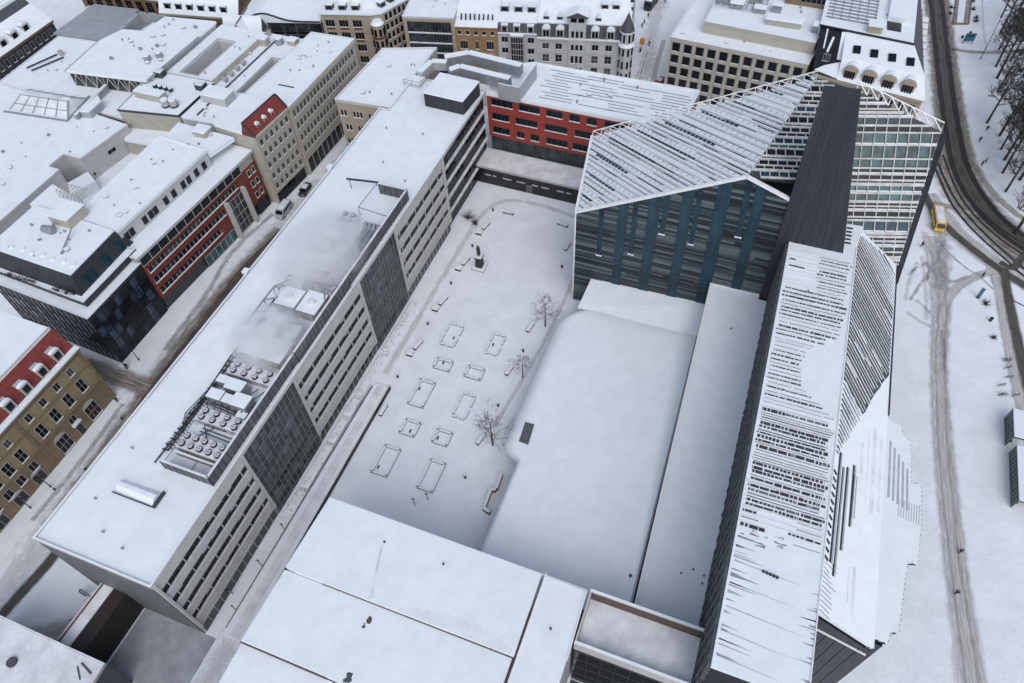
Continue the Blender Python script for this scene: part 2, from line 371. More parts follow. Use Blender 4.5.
ribbon('branch_road', gpl((1004, 268), (1006, 285), (1012, 315), (1022, 360), (1040, 430), (1075, 560), (1110, 700)), [2.4, 2.6, 2.8, 3., 3.2, 3.2, 3.2], 'asphalt', .024)
ribbon('branch_road_slush', gpl((990, 262), (999, 290), (1006, 330), (1016, 380), (1030, 440), (1066, 570), (1100, 700)), 3.2, 'slush', .014)
ribbon('branch_track', gpl((1012, 300), (1024, 306), (1040, 314)), .5, 'asphalt_thin', .028)
ribbon('branch_road', gpl((1000, 262), (1012, 268), (1020, 260), (1030, 250)), 2.2, 'asphalt', .028)
# service path along the front of the hall
ribbon('service_path', gpl((930, 236), (938, 270), (941, 310), (939, 360), (941, 410), (946, 470), (952, 530), (961, 600), (972, 670), (985, 740), (1005, 850), (1030, 980)), [4.2, 5.2, 5.2, 4.6, 4.6, 4.8, 5., 5., 5.2, 5.2, 5.2, 5.2], 'slush', .008)
ribbon('service_path', gpl((925, 232), (932, 280), (936, 330), (935, 400), (940, 480), (948, 560), (956, 640), (964, 720), (985, 850), (1010, 980)), 3.4, 'slush_light', .012)
for q, wd_ in (((937, 250), (946, 300), (945, 340), (945, 380), (947, 440), (953, 500), (959, 560), (969, 620), (980, 690)), .5), (((931, 250), (939, 300), (936, 350), (937, 410), (941, 480), (948, 540), (955, 600), (963, 660), (970, 720)), .45), (((942, 330), (943, 350), (943, 372)), 1.1):
    ribbon('wheel_rut', gpl(*q), wd_ * 1.7, 'rut', .020)
ribbon('curved_track', gpl((940, 325), (946, 303), (958, 287), (975, 277), (996, 270)), 2.6, 'slush', .016)
ribbon('curved_track', gpl((938, 240), (950, 254), (966, 268), (980, 277), (993, 289)), .9, 'rut', .024)
ribbon('footpath', gpl((952, 49), (972, 52), (1000, 52), (1030, 50)), 3.0, 'sand', .008)
ribbon('footpath', gpl((982, -10), (983, 20), (986, 50)), 1.2, 'slush_light', .012)
for a, b_ in (((918, 262), (905, 300)), ((922, 256), (926, 320)), ((916, 300), (935, 318)), ((908, 275), (930, 262)), ((907, 312), (938, 330))):
    m_ = ((a[0] + b_[0]) / 2 + random.uniform(-4, 4), (a[1] + b_[1]) / 2 + random.uniform(-4, 4))
    ribbon('wheel_rut', gpl(a, m_, b_), 1.8, 'slush_light', .016)
# street west of the long block
ribbon('west_street', [(-99, -10), (-100, 20), (-101.5, 60), (-102.5, 90), (-101.5, 112), (-101, 128), (-102.5, 165)], [13, 13, 13, 13, 10, 7, 6], 'slush_light', .006)
ribbon('west_street_slush', [(-100, 20), (-101, 40), (-102.6, 60), (-103, 80), (-102, 100)], [6, 8, 9, 8, 6], 'road_slush', .010)
ribbon('west_carriageway', [(-98.5, -12), (-97, 6), (-96, 16), (-97, 28)], [2.8, 2.8, 2.8, 2.8], 'asphalt', .014)
ribbon('west_carriageway', [(-99.6, 34), (-100.6, 46), (-101.6, 58), (-102.0, 70), (-103, 84), (-101.6, 98)], [3., 4.6, 4.6, 4., 3.4, 2.4], 'asphalt', .014)
ribbon('crossing_slush', [(-124, 51), (-109, 51), (-102, 51), (-95, 53)], 6.5, 'road_slush', .012)
ribbon('west_street_rut', [(-106, 60), (-107, 76), (-109, 90), (-107, 104)], 2.6, 'rut', .018)
ribbon('junction_patch', gpl((934, 222), (941, 236), (944, 262), (940, 290)), 6, 'rut', .018)
ribbon('curved_track', gpl((926, 262), (938, 276), (952, 282), (968, 276)), 1.6, 'rut', .022)
ribbon('curved_track', gpl((910, 300), (922, 282), (936, 262), (944, 240)), 1.4, 'rut', .024)
ribbon('west_street_rut', [(-104.4, 20), (-104.6, 34), (-105.5, 46)], 2.2, 'rut', .018)
ribbon('northern_street', [(-104, 160), (-80, 163), (-40, 168), (0, 172), (40, 176)], 7, 'slush', .006)
ribbon('far_street', gpl((640, 100), (648, 60), (652, 30), (662, 0), (672, -40)), 9, 'slush_light', .008)
ribbon('far_street_rut', gpl((652, 85), (658, 60), (664, 40)), 1.8, 'slush', .016)
ribbon('upper_west_street', [(-194, 60), (-194, 120), (-194, 200)], 9.5, 'asphalt', .008)
ribbon('side_street', gpl((395, 60), (420, 20), (436, -20)), 7, 'slush', .008)
ribbon('courtyard_walk', [(-59, 70), (-58.8, 90), (-58.6, 112), (-57.6, 122), (-54, 126.5), (-46, 127.5), (-36, 126)], 2.6, 'slush_light', .008)
ribbon('courtyard_walk', [(-33.5, 66), (-32, 80), (-31, 95), (-31, 118)], 1.6, 'slush_light', .008)
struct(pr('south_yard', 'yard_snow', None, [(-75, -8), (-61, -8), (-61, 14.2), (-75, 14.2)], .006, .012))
ribbon('south_yard', [(-59, -6), (-58.5, 14), (-57, 34)], 7, 'slush_light', .018)
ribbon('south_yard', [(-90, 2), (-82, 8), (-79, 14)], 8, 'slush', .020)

# ------------------------------------------------------------------ the long teaching block
E_ = -62.8
lb = thing('teaching_building', 'long flat-roofed block with striped stone and glass front left of the courtyard', 'building', (-73, 64, 0))
pr('wall', 'stone', lb, [(-83.6, 14.4), (E_ - .35, 14.4), (E_ - .35, 112.8), (E_ - 1.2, 112.8), (E_ - 1.2, 138), (-95.4, 138), (-95.4, 150), (-95.2, 124.3), (-83.6, 124.3)][:5] + [(-80, 138), (-80, 124.3), (-83.6, 124.3)], 0, 20.6)
flat_roof(lb, [(-83.8, 14.2), (E_ + .1, 14.2), (E_ + .1, 112.9), (E_ - .2, 138.2), (-81.6, 138.2), (-81.6, 124.4), (-83.8, 124.4)], 21.5)
FE = Face((E_ - .35, 0), (E_ - .35, 150))
def ribbon_section(y0, y1):
    for z0, z1 in ((17.0, 18.5), (13.3, 14.8), (9.6, 11.1), (5.9, 7.3)):
        b = MB(); FE.box(b, y0 + .5, y1 - .5, z0 - .1, z1 + .1, 0, .06); gl = b.build('ribbon_window', 'glass', lb)
        n = int((y1 - y0) / 1.25); b = MB(); c = MB()
        for i in range(n + 1):
            u = y0 + .5 + (y1 - y0 - 1) * i / n; FE.box(b, u - .04, u + .04, z0, z1, .06, .12)
            if i % 3 == 1: FE.box(c, u - .07, u + .07, z0 - .02, z1 + .02, .06, .30)
        b.build('mullion', 'darkframe', gl); c.build('divider', 'stone2', gl)
        b = MB()
        for i in range(n):
            if random.random() < .3: u = y0 + .5 + (y1 - y0 - 1) * i / n; FE.box(b, u + .06, u + (y1 - y0 - 1) / n - .06, z1 - random.uniform(.3, .9), z1, .062, .075)
        b.build('blind', 'stone2', gl)
        b = MB(); FE.box(b, y0 + .5, y1 - .5, z0 - .02, z0 + .09, .352, .47); b.build('snow_sill', 'snow_thin', gl)
    for z0, z1 in ((18.6, 21.15), (14.9, 16.9), (11.2, 13.2), (7.4, 9.5), (4.0, 5.8)):
        b = MB(); FE.box(b, y0 + .45, y1 - .45, z0, z1, 0, .35); b.build('stone_band', 'stone', lb)
    b = MB(); FE.box(b, y0 + .45, y1 - .45, 3.65, 3.95, 0, .10); b.build('red_strip', 'rust', lb)
    b = MB(); FE.box(b, y0 + .45, y1 - .45, 3.0, 3.6, 0, .4); b.build('ground_floor_lintel', 'stone', lb)
    curtain(lb, FE, y0 + .3, y1 - .3, .1, 2.95, 1.6, 3., 'glassgrey', 'frame', .05, 'shopfront')
    for u in (y0, y1):
        b = MB(); FE.box(b, u - .4 if u == y1 else u, u if u == y1 else u + .4, 2.9, 21.2, -.4, .62); b.build('end_pier', 'stone', lb)
for a, b_ in ((14.4, 36.4), (51.5, 74.8), (89.5, 112.7)): ribbon_section(a, b_)
for a, b_ in ((36.4, 51.5), (74.8, 89.5)):
    gl = curtain(lb, FE, a, b_, .1, 20.9, 1.15, 3.48, 'glassgrey', 'mullion_grey', .10, 'stair_glazing')
    b = MB(); c = MB()
    dd_ = (b_ - a) / round((b_ - a) / 1.15)
    for i in range(round((b_ - a) / 1.15)):
        for j in range(7):
            if random.random() < (.42 if i % 3 == 0 else .14): FE.box(b, a + i * dd_ + .08, a + (i + 1) * dd_ - .08, j * 2.97 + .25 + random.choice((0, 0, 1.2)), j * 2.97 + 2.9, .102, .125)
            elif random.random() < .2: FE.box(c, a + i * dd_ + .08, a + (i + 1) * dd_ - .08, j * 2.97 + .25, j * 2.97 + 2.9, .102, .125)
    b.build('blind', 'glasspale', gl); c.build('dark_pane', 'black', gl)
    b = MB(); FE.box(b, a, b_, 20.9, 21.2, 0, .5); b.build('stone_band', 'stone', lb)
FI = Face((E_ - 1.2, 0), (E_ - 1.2, 160))
gl = curtain(lb, FI, 113.1, 138, .1, 20.6, 1.9, 4.1, 'glass', 'darkframe', .05, 'curtain_wall')
for z in (3.9, 8.0, 12.1, 16.2):
    b = MB(); FI.box(b, 113.1, 138, z, z + .28, .15, .75); b.build('sun_ledge', 'snow_thin', gl)
# plain south end and the street side
FW = Face((-83.6, 124), (-83.6, 14.4))
for z in (4.6, 8.3, 12., 15.7):
    b = MB(); FW.box(b, 1, 108, z, z + 1.9, -.1, .05); b.build('ribbon_window', 'glass', lb)
bx('shaded_end_wall', 'slat1', lb, -83.5, E_ - .4, 14.22, 14.39, 0, 20.6)  # dark sheet puts the shade on the end wall into its colour
# roof hatch
b = MB(); b.hexa([(-77.4, 24.5, 21.2), (-70.2, 24.3, 21.2), (-70.2, 26.8, 21.2), (-77.4, 26.6, 21.2), (-77.2, 25.3, 22.2), (-70.4, 25.2, 22.2), (-70.4, 25.9, 22.2), (-77.2, 25.9, 22.2)]); sk = b.build('rooflight', 'snow', lb)
bx('kerb', 'darkmetal', sk, -77.7, -70.0, 24.2, 24.32, 21.2, 21.5); bx('kerb', 'darkmetal', sk, -69.98, -69.8, 24.2, 26.9, 21.2, 22.0)
for x, y in ((-79.3, 22.5), (-74.6, 18.6), (-70.2, 17.5), (-79.7, 31.5), (-72, 100), (-74, 107), (-66.8, 103), (-78.8, 118), (-70, 118.5)):
    b = MB(); b.cyl(x, y, 21, 21.75, .16, 8); b.build('roof_vent', 'greymetal', lb)
for y in (70, 102):
    bx('gutter_box', 'snow', lb, -84.6, -83.5, y - .6, y + .6, 21.1, 21.8)
b = MB(); b.beam((-83.2, 40, 21.62), (-83.2, 124, 21.62), .05, .05); b.build('roof_rail', 'greymetal', lb)

# rooftop plant on the long block
def screen(label, pts, h, m='screen_grey'):
    t = thing('plant_screen', label, 'screen wall', (pts[0][0], pts[0][1], 21.3), 'screens round the rooftop plant')
    for (a, b_) in zip(pts[:-1], pts[1:]):
        F = Face(a, b_); b = MB(); F.box(b, 0, F.len, 21.3, 21.3 + h, -.1, .1); pnl = b.build('screen_panel', m, t)
        b = MB(); n = max(1, int(F.len / 1.1))
        for i in range(n + 1): u = F.len * i / n; F.box(b, u - .05, u + .05, 21.3, 21.3 + h, -.16, .16)
        b.build('screen_post', 'darkmetal', pnl)
        b = MB(); F.box(b, -.1, F.len + .1, 21.3 + h + .003, 21.3 + h + .14, -.17, .17); b.build('snow_cap', 'snow_thin', pnl)
    return t
screen('grey panelled screen round the near rooftop fans, with its corner beside the roof hatch', [(-72.4, 30.4), (-63.7, 30.4), (-63.7, 54.5)], 2.6)
t = thing('plant_rail', 'thin low rail on the street side of the near rooftop fans', 'railing', (-72.5, 35, 21.3)); b = MB(); b.tube([(-72.5, 30.6, 22.6), (-72.5, 38.6, 22.6)], .07); b.build('rail', 'greymetal', t); b = MB()
for i in range(4): b.tube([(-72.5, 31 + i * 2.5, 21.3), (-72.5, 31 + i * 2.5, 22.6)], .05, 5)
b.build('post', 'greymetal', t)
screen('grey panelled screen along the middle of the roof edge, behind the steaming units', [(-63.5, 54.8), (-63.5, 73)], 2.9)
screen('grey panelled screen along the roof edge past the steam, ending in a square corner', [(-63.7, 73.3), (-63.7, 98), (-70, 98)], 2.6)
t = thing('roof_beam', 'loose steel crossbeam on a post at the far end of the roof screens', 'beam', (-76, 97.6, 21.3))
b = MB(); b.beam((-77, 97.4, 23.6), (-70.2, 98.4, 23.6), .3, .3); b.build('beam', 'darkmetal', t)
b = MB(); b.tube([(-76.5, 97.5, 21.3), (-76.5, 97.5, 23.6)], .07); b.tube([(-71, 91, 21.3), (-71, 91, 23.2), (-70.6, 97.6, 23.5)], .07); b.tube([(-71, 91, 23.2), (-63.8, 90, 23.6)], .07); b.build('post', 'darkmetal', t)
def fan_unit(label, x0, x1, y0, y1, z, nx):
    t = thing('cooling_unit', label, 'cooling unit', ((x0 + x1) / 2, (y0 + y1) / 2, z), 'fan cooling units on the long roof')
    bx('casing', 'snow_thin', t, x0, x1, y0, y1, z, z + 1.35, bevel=.05)
    b = MB()
    for i in range(int((x1 - x0) / .45)):
        x = x0 + .2 + i * .45; b.box(x, x + .12, y0 - .05, y0 + .02, z + .15, z + 1.2)
    b.build('louvre', 'darkmetal', t)
    for i in range(nx):
        for j in range(2):
            x = x0 + (x1 - x0) * (i + .5) / nx; y = y0 + (y1 - y0) * (j + .5) / 2
            b = MB(); b.cyl(x, y, z + 1.33, z + 1.75, .52, 14, .50); f = b.build('fan', 'darkmetal', t)
            b = MB(); b.cyl(x, y, z + 1.752, z + 1.78, .40, 12); b.build('snow_disc', 'snow_thin', f)
            b = MB(); b.beam((x - .4, y, z + 1.785), (x + .4, y, z + 1.785), .06, .03); b.beam((x, y - .4, z + 1.786), (x, y + .4, z + 1.786), .06, .03); b.build('grille', 'darkmetal', f)
    return t
fan_unit('nearest white cooling unit with ten dark fans, beside the empty bay of the screen', -72.4, -64.2, 33.6, 36.4, 21.5, 5)
fan_unit('second white cooling unit with eight dark fans, just before the tangle of boxes and pipes', -72.6, -64.4, 38.8, 41.2, 21.5, 4)
fan_unit('third white cooling unit with eight dark fans, just beyond the tangle of boxes and pipes', -73., -64.6, 48.2, 50.8, 21.5, 4)
t = thing('dividing_wall', 'low snow-topped wall across the near bay of the plant screen', 'wall', (-68, 32.5, 21.3)); bx('panel', 'stone2', t, -72.2, -64, 32.9, 33.1, 21.3, 22.4); bx('snow_cap', 'snow', t, -72.2, -64, 32.85, 33.15, 22.403, 22.5)
t = thing('roof_tray', 'shallow snow-filled drip tray in the near corner of the plant screen', 'tray', (-68, 31.6, 21.4)); bx('snow_bed', 'snow_thin', t, -72.1, -64, 30.7, 32.8, 21.4, 21.6); bx('divider', 'greymetal', t, -68.3, -68.2, 30.7, 32.8, 21.6, 21.75)
AH = [(-71.6, 43.6, 2.6, 1.8, 2.2, 'small white air handling box at the street end of the box cluster'), (-69.3, 46, 3.2, 2., 2.6, 'largest white air handling box, in the row nearer the far fans'), (-72.3, 46.6, 2., 1.4, 2., 'squat white air handling box at the far corner of the box cluster'),
      (-66.6, 43.6, 3., 2.4, 2.8, 'grey-sided air handling box beside the roof screen'), (-69., 43.4, 1.8, 1.6, 2.4, 'narrow white air handling box in the middle of the cluster'), (-65.8, 41.9, 1.7, 1.2, 1.4, 'low white air handling box beside the second fan unit')]
for x, y, a, c, h, l in AH:
    t = thing('air_handling_unit', l, 'ventilation unit', (x, y, 21.3), 'white ventilation boxes on the long roof')
    bx('casing', 'greymetal', t, x - a / 2, x + a / 2, y - c / 2, y + c / 2, 21.7, 21.3 + h, bevel=.04); bx('snow_cap', 'snow', t, x - a / 2 - .02, x + a / 2 + .02, y - c / 2 - .02, y + c / 2 + .02, 21.3 + h + .003, 21.5 + h, bevel=.05)
    for sx in (-1, 1):
        for sy in (-1, 1): bx('leg', 'darkmetal', t, x + sx * (a / 2 - .15) - .06, x + sx * (a / 2 - .15) + .06, y + sy * (c / 2 - .15) - .06, y + sy * (c / 2 - .15) + .06, 21.3, 21.7)
def pipes(label, runs, r, m='greymetal', name='pipe_run'):
    xs = [p for q in runs for p in q]; t = thing(name, label, 'pipes', (xs[0][0], xs[0][1], 21.3), 'pipes on the long roof')
    for q in runs: b = MB(); b.tube(q, r, 7); b.build('pipe', m, t)
    return t
pipes('tangle of thin grey pipes between the white boxes and the second fan unit', [[(-73.5, 42.2 + .35 * i, 21.6), (-72 + .5 * i, 42.2 + .3 * i, 22.0 + .2 * (i % 3)), (-66 - .4 * i, 41.8 + .35 * i, 22.1 + .25 * (i % 4)), (-64.5, 42.5 + .3 * i, 21.6)] for i in range(7)] + [[(-72.5 + 1.3 * i, 41.5, 21.5), (-72.5 + 1.3 * i, 42.2, 23), (-72 + 1.3 * i, 45, 23), (-72 + 1.3 * i, 47.6, 21.6)] for i in range(6)], .08, 'darkmetal')
pipes('crossed struts in the gap before the nearest fan unit', [[(-71, 37, 21.4), (-68.4, 38.3, 23)], [(-69.6, 37, 21.4), (-70.2, 38.3, 23)], [(-70.2, 38.3, 23), (-66.4, 38.4, 22.8)], [(-71.2, 37.6, 21.6), (-64.6, 37.4, 21.6)], [(-71.2, 38.2, 21.6), (-64.6, 38., 21.6)]], .09, 'darkmetal')
pipes('ladder of cable trays running along the street side of the plant', [[(-74.6, 30.5 + 0, 21.5), (-74.4, 40, 21.5), (-75.2, 52, 21.55), (-75, 66, 21.6)], [(-74., 33, 21.5), (-74, 40, 21.5), (-74.6, 52, 21.55), (-74.4, 66, 21.6)]] + [[(-75.0, y, 21.5), (-73.9, y, 21.55)] for y in range(33, 66, 1)], .13, 'darkmetal')
pipes('dense cable bundle curling down at the street side of the white boxes', [[(-73.8 - .22 * i, 36.5 + .3 * i, 21.4), (-74.4 - .22 * i, 39.5, 21.9), (-73.6 - .2 * i, 44, 22.2), (-73 - .2 * i, 47.5, 21.5)] for i in range(0, 6, 2)], .08, 'darkmetal')
pipes('tall bent grey pipe frames standing over the steaming units', [[(-74.6, 57 + 3 * i, 21.4), (-74.6, 57 + 3 * i, 24.4), (-72.6, 58 + 3 * i, 24.6)] for i in range(4)] + [[(-74.6, 57, 24.4), (-74.6, 66.4, 24.4), (-72, 69.2, 24.6), (-66, 69.4, 24.5), (-64.4, 66, 23.2)], [(-73.6, 66, 24.2), (-73.6, 69.8, 24.2), (-65, 70, 24.0)]], .16, 'greymetal')
pipes('row of fat silver ducts bending over beyond the steam', [[(-67.5 + .9 * i, 79, 22.2), (-67.5 + .9 * i, 86.4, 22.4), (-67.5 + .9 * i, 87.6, 23.2), (-67.5 + .9 * i, 88.2, 21.6)] for i in range(4)], .34, 'greymetal', 'duct_row')
def boxunit(label, x0, x1, y0, y1, h, open_=False, group='snowy roof boxes beside the steam'):
    t = thing('cooling_tower', label, 'cooling tower', ((x0 + x1) / 2, (y0 + y1) / 2, 21.3), group); rr = .16
    bx('casing', 'stone2', t, x0, x1, y0, y1, 21.4, 21.3 + h, bevel=.05); bx('snow_cap', 'snow', t, x0 - .05, x1 + .05, y0 - .05, y1 + .05, 21.303 + h, 21.5 + h, bevel=.08)
    b = MB(); b.cyl((x0 + x1) / 2, (y0 + y1) / 2, 21.5 + h, 21.9 + h, min(x1 - x0, y1 - y0) * .2, 16); b.build('fan_ring', 'snow_thin', t)
    b = MB()
    for q in ((x0 - .1, y0 - .25), (x0 - .1, y1 + .25)): b.tube([(q[0], q[1], 21.4), (q[0], q[1], 21.9 + h * .7), (x1 - .2, q[1], 21.9 + h * .7), (x1 - .2, q[1], 21.4)], .12, 6)
    b.tube([(x0 - .4, y0, 22.2), (x0 - .4, y1, 22.2)], .14, 6); b.build('pipe', 'greymetal', t)
    return t
boxunit('wide snow-covered cooling tower nearest the third fan unit, giving off steam', -73.4, -65.2, 52.4, 56.8, 1.9)
boxunit('flat snow-covered box between the two steaming towers', -73, -66, 58.2, 61, 1.2)
boxunit('tall grey cooling tower under the bent pipe frame, giving off steam', -73, -69, 63.4, 67.6, 2.4)
boxunit('snow-covered cooling tower under the bent pipe frame, beside the roof screen', -68.6, -64.8, 63.4, 68.2, 2.2)
boxunit('low cooling tower half hidden by steam, before the silver ducts', -71.4, -68.2, 73.5, 77, 1.8)
t = fan_unit('small white unit with four fans on the street side of the silver ducts', -73.6, -70.2, 86.6, 89.6, 21.4, 2)
def steam(label, loc, size, dens):
    bm = bmesh.new(); bmesh.ops.create_icosphere(bm, subdivisions=3, radius=1)
    for v in bm.verts: v.co = Vector((v.co.x * size[0], v.co.y * size[1], v.co.z * size[2]))
    me = bpy.data.meshes.new('steam'); bm.to_mesh(me); bm.free(); me.materials.append(steam_mat('steam', dens, .42))
    o = bpy.data.objects.new('steam', me); COL.objects.link(o); o.location = loc; o['kind'] = 'stuff'; tag(o, label, 'steam'); return o
pipes('second rank of thin pipes and valves between the fan units and the ladder', [[(-73.4, 33.4 + .6 * i, 21.5), (-74.4, 33.6 + .6 * i, 21.9), (-75, 33.8 + .6 * i, 21.5)] for i in range(26)], .07, 'darkmetal')
pipes('square pipe frames heaped with snow between the two steam plumes', [[(-73 + 2 * i, 69.4, 21.4), (-73 + 2 * i, 69.4, 22.8), (-72.6 + 2 * i, 72.6, 22.8), (-72.6 + 2 * i, 72.6, 21.4)] for i in range(5)] + [[(-73.4, 70.2, 22.8), (-64.6, 69.8, 22.8)], [(-73, 71.8, 22.7), (-64.6, 71.4, 22.7)]], .1)
steam('white steam drifting off the tower nearest the third fan unit', (-69.6, 56, 23.8), (6.8, 7.4, 5.), 3.2)
steam('white steam spreading from the far towers toward the silver ducts', (-71., 76.5, 24.2), (8.8, 12, 5.6), 2.5)

# grey plant room and ducts at the far end
t = thing('plant_room', 'dark grey snow-topped plant room on the far end of the long roof', 'plant room', (-69, 132, 21.3))
pr('wall', 'zinc', t, [(-74, 128.4), (-64.2, 127.9), (-63.6, 136.2), (-73.6, 136.8)], 21.3, 24.6); pr('roof', 'snow', t, [(-74.1, 128.3), (-64.1, 127.8), (-63.5, 136.3), (-73.7, 136.9)], 24.603, 24.9, .08)
b = MB(); b.tube([(-72, 128, 21.3), (-72, 128, 24)], .06); b.build('downpipe', 'darkmetal', t)
def duct(label, path, wd, h, m='greymetal'):
    t = thing('air_duct', label, 'air duct', (path[0][0], path[0][1], 21.5), 'snow-topped air ducts behind the plant room')
    b = MB(); c = MB()
    for a, b2 in zip(path[:-1], path[1:]): b.beam(a, b2, wd, h); c.beam((a[0], a[1], a[2] + h + .003), (b2[0], b2[1], b2[2] + h + .003), wd * .92, .22)
    b.build('duct', m, t); c.build('snow_cap', 'snow', t)
duct('near long grey duct running behind the plant room toward the red building', [(-72.5, 139.5, 21.6), (-70.5, 141, 22), (-57.5, 139.8, 22)], 1.7, 2.6)
duct('far long grey duct beside the street, parallel to the near one', [(-76, 144.5, 21.6), (-71, 147.5, 21.9), (-57, 146, 21.9)], 1.8, 2.4)
duct('short bent duct with an open top at the street end', [(-79.5, 137.6, 21.5), (-78.6, 142.5, 21.7), (-75, 143.2, 21.7)], 1.6, 1.9, 'stone2')
t = thing('duct_enclosure', 'stained square metal enclosure at the red end of the ducts', 'enclosure', (-56, 142, 21.3))
for a, b_ in (((-59.5, 137.4), (-54.4, 137.2)), ((-54.4, 137.2), (-53.8, 147.5))):
    F = Face(a, b_); b = MB(); F.box(b, 0, F.len, 20.4, 24.4, -.12, .12); b.build('panel', 'zincroof', t); b = MB(); F.box(b, 0, F.len, 24.403, 24.52, -.15, .15); b.build('snow_cap', 'snow_thin', t)
t = thing('roof_guard_frame', 'tubular guard frame heaped with snow at the street end of the ducts', 'frame', (-80, 135, 21.5))
b = MB()
for z in (22.2, 23.0): b.tube([(-82.4, 134.4, z), (-78, 134, z), (-77.4, 138, z)], .08)
for x, y in ((-82.4, 134.4), (-80.2, 134.2), (-78, 134), (-77.4, 138)): b.tube([(x, y, 21.5), (x, y, 23)], .06)
b.build('rail', 'greymetal', t); bx('snow_heap', 'snow', t, -82.2, -78.2, 134.6, 138, 21.4, 22.3, bevel=.3)

# cream corner block joined to the far end
cb = thing('corner_building', 'cream plastered block with small upright windows where the long roof meets the cross street', 'building', (-88, 136, 0))
CB = [(-95.4, 124.4), (-81.7, 125.2), (-81.7, 151.5), (-94.6, 147.2)]
pr('wall', 'creamd', cb, CB, 0, 20.7); flat_roof(cb, inset(CB, -.12), 21.5, 'stone')
F = Face(CB[0], CB[1])
for z in (17.2, 13.2, 9.2, 5.2):
    for k, us in enumerate(((1.0, 1.9), (4.2, 5.1, 6.0), (8.2, 9.1, 10.0))): 
        for u in us: win(cb, F, u + (.5 if z in (13.2, 5.2) else 0), z, .55, 1.6, pane='glass', nx=1)
F = Face(CB[3], CB[0])
grid(cb, F, fr_(.5, F.len - .5, 9), (16.5, 12.5, 8.5, 4.5), .9, 1.8)

# ------------------------------------------------------------------ red institute building and the low link in front
rb = thing('red_building', 'red panelled building with wide windows across the far end of the courtyard', 'building', (-40, 145, 0))
RBP = [(-62.9, 138.2), (-17.4, 137.4), (-16.2, 153.6), (-56.5, 153.4), (-62.9, 150)]
pr('wall', 'red', rb, RBP, 8.9, 20.3); pr('plinth_wall', 'slate', rb, inset(RBP, .3), 0, 8.9); flat_roof(rb, inset(RBP, -.1), 20.9, 'white', .5, .3)
F = Face(RBP[0], RBP[1])
for z, cols in ((17.8, [(1.2, 6.4), (8.2, 13.2), (15., 18.8), (20.6, 23), (24.8, 27), (29, 34), (36, 40)]), (13.9, [(1.2, 5.4), (7.2, 12.6), (14.6, 20), (22, 26), (28, 33), (35, 40)]), (10.1, [(1.2, 5.4), (7.4, 9.2), (11., 13), (15., 20.2), (21.6, 26.4), (28, 33), (35, 40)])):
    for a, b_ in cols: win(rb, F, (a + b_) / 2, z, b_ - a, 1.75, pane='glass', fr='darkframe', nx=max(2, round((b_ - a) / 1.2)))
FP = Face(inset(RBP, .3)[0], inset(RBP, .3)[1])
gl = curtain(rb, FP, .3, 44, 5.2, 8.8, 1.1, 1.8, 'glassgrey', 'slate', .05, 'clerestory')
F = Face(RBP[2], RBP[3])
grid(rb, F, fr_(1, F.len - 1, 12), (16.5, 12.5, 8.5), 1.8, 1.8)
b = MB()
for k in range(11):
    y = 140.5 + k * 1.15
    for s_ in range(4):
        if random.random() < .85: x0 = -52 + s_ * 8.5 + random.uniform(0, 3); b.beam((x0, y, 20.585), (x0 + random.uniform(6, 9), y - .08, 20.585), .22, .06)
b.build('roof_seam', 'greymetal', rb)
lk = thing('link_building', 'low dark link building with a snow roof and short white windows below the red building', 'building', (-45, 134, 0))
LK = [(-63.8, 131), (-29.6, 130.3), (-30, 137.3), (-63.8, 138.0)]
pr('wall', 'black', lk, LK, 0, 4.7); flat_roof(lk, inset(LK, -.08), 5.1, 'stone2', .25, .2, 'snow_thin')
F = Face(LK[0], LK[1])
for a, b_ in ((2.2, 3.8), (4.3, 5.2), (7., 9.2), (10.6, 12.8), (14.6, 16.2), (17, 19), (21, 22.8), (23.4, 24.6), (26.5, 28.5), (30, 32)): win(lk, F, (a + b_) / 2, 2.6, b_ - a, .45, pane='offwhite', fr='darkframe', nx=1, sill=False)
win(lk, F, 13.8, .1, 1., 2.1, pane='glass2', fr='frame', nx=2, sill=False, name='door')
# ------------------------------------------------------------------ the folded university church hall
P1 = Vector((-29.35, 101.3, 24.9)); P2 = Vector((-.64, 101.3, 40.6)); P3 = Vector((6.9, 101.3, 37.8)); P4 = Vector((-33.2, 124.3, 24.9))
nL = (P2 - P1).cross(P4 - P1).normalized(); nL = nL if nL.z > 0 else -nL
def onL(x, y): return Vector((x, y, P1.z - (nL.x * (x - P1.x) + nL.y * (y - P1.y)) / nL.z))
P5 = onL(6.04, 123.7)
Q1 = Vector((28, 105, 22)); Q2 = Vector((28, 122.4, 41.2)); Q3 = Vector((12.8, 122.3, 46.2))
nR = (Q2 - Q1).cross(Q3 - Q1).normalized(); nR = nR if nR.z > 0 else -nR
Q4 = onp(836, 262, nR, nR.dot(Q1))
hall = thing('church_hall', 'folded hall with slatted front, blue glass strips and white-ribbed roofs', 'building', (0, 112, 0))
pr('wall', 'slat3', hall, [(-29.3, 101.32), (7.6, 101.32), (7.6, 124), (-33, 124.2)], 0, [24.2, 36.4, 41, 24.2]); zR = lambda x, y: Q1.z - (nR.x * (x - Q1.x) + nR.y * (y - Q1.y)) / nR.z - .7
EW = [(17, 102.2), (27.6, 105.2), (27.6, 122.2), (13, 122.2)]; pr('east_wall', 'slat3', hall, EW, 0, [zR(*p) for p in EW])
FA_ = Face((-29.35, 101.3), (8.5, 101.3))
def top_z(x):
    if x < P2.x: return P1.z + (P2.z - P1.z) * (x - P1.x) / (P2.x - P1.x)
    return P2.z + (P3.z - P2.z) * (x - P2.x) / (P3.x - P2.x)
FA_.poly(MB(), [(0, 0), (1, 0), (1, 1)], 0, 1)
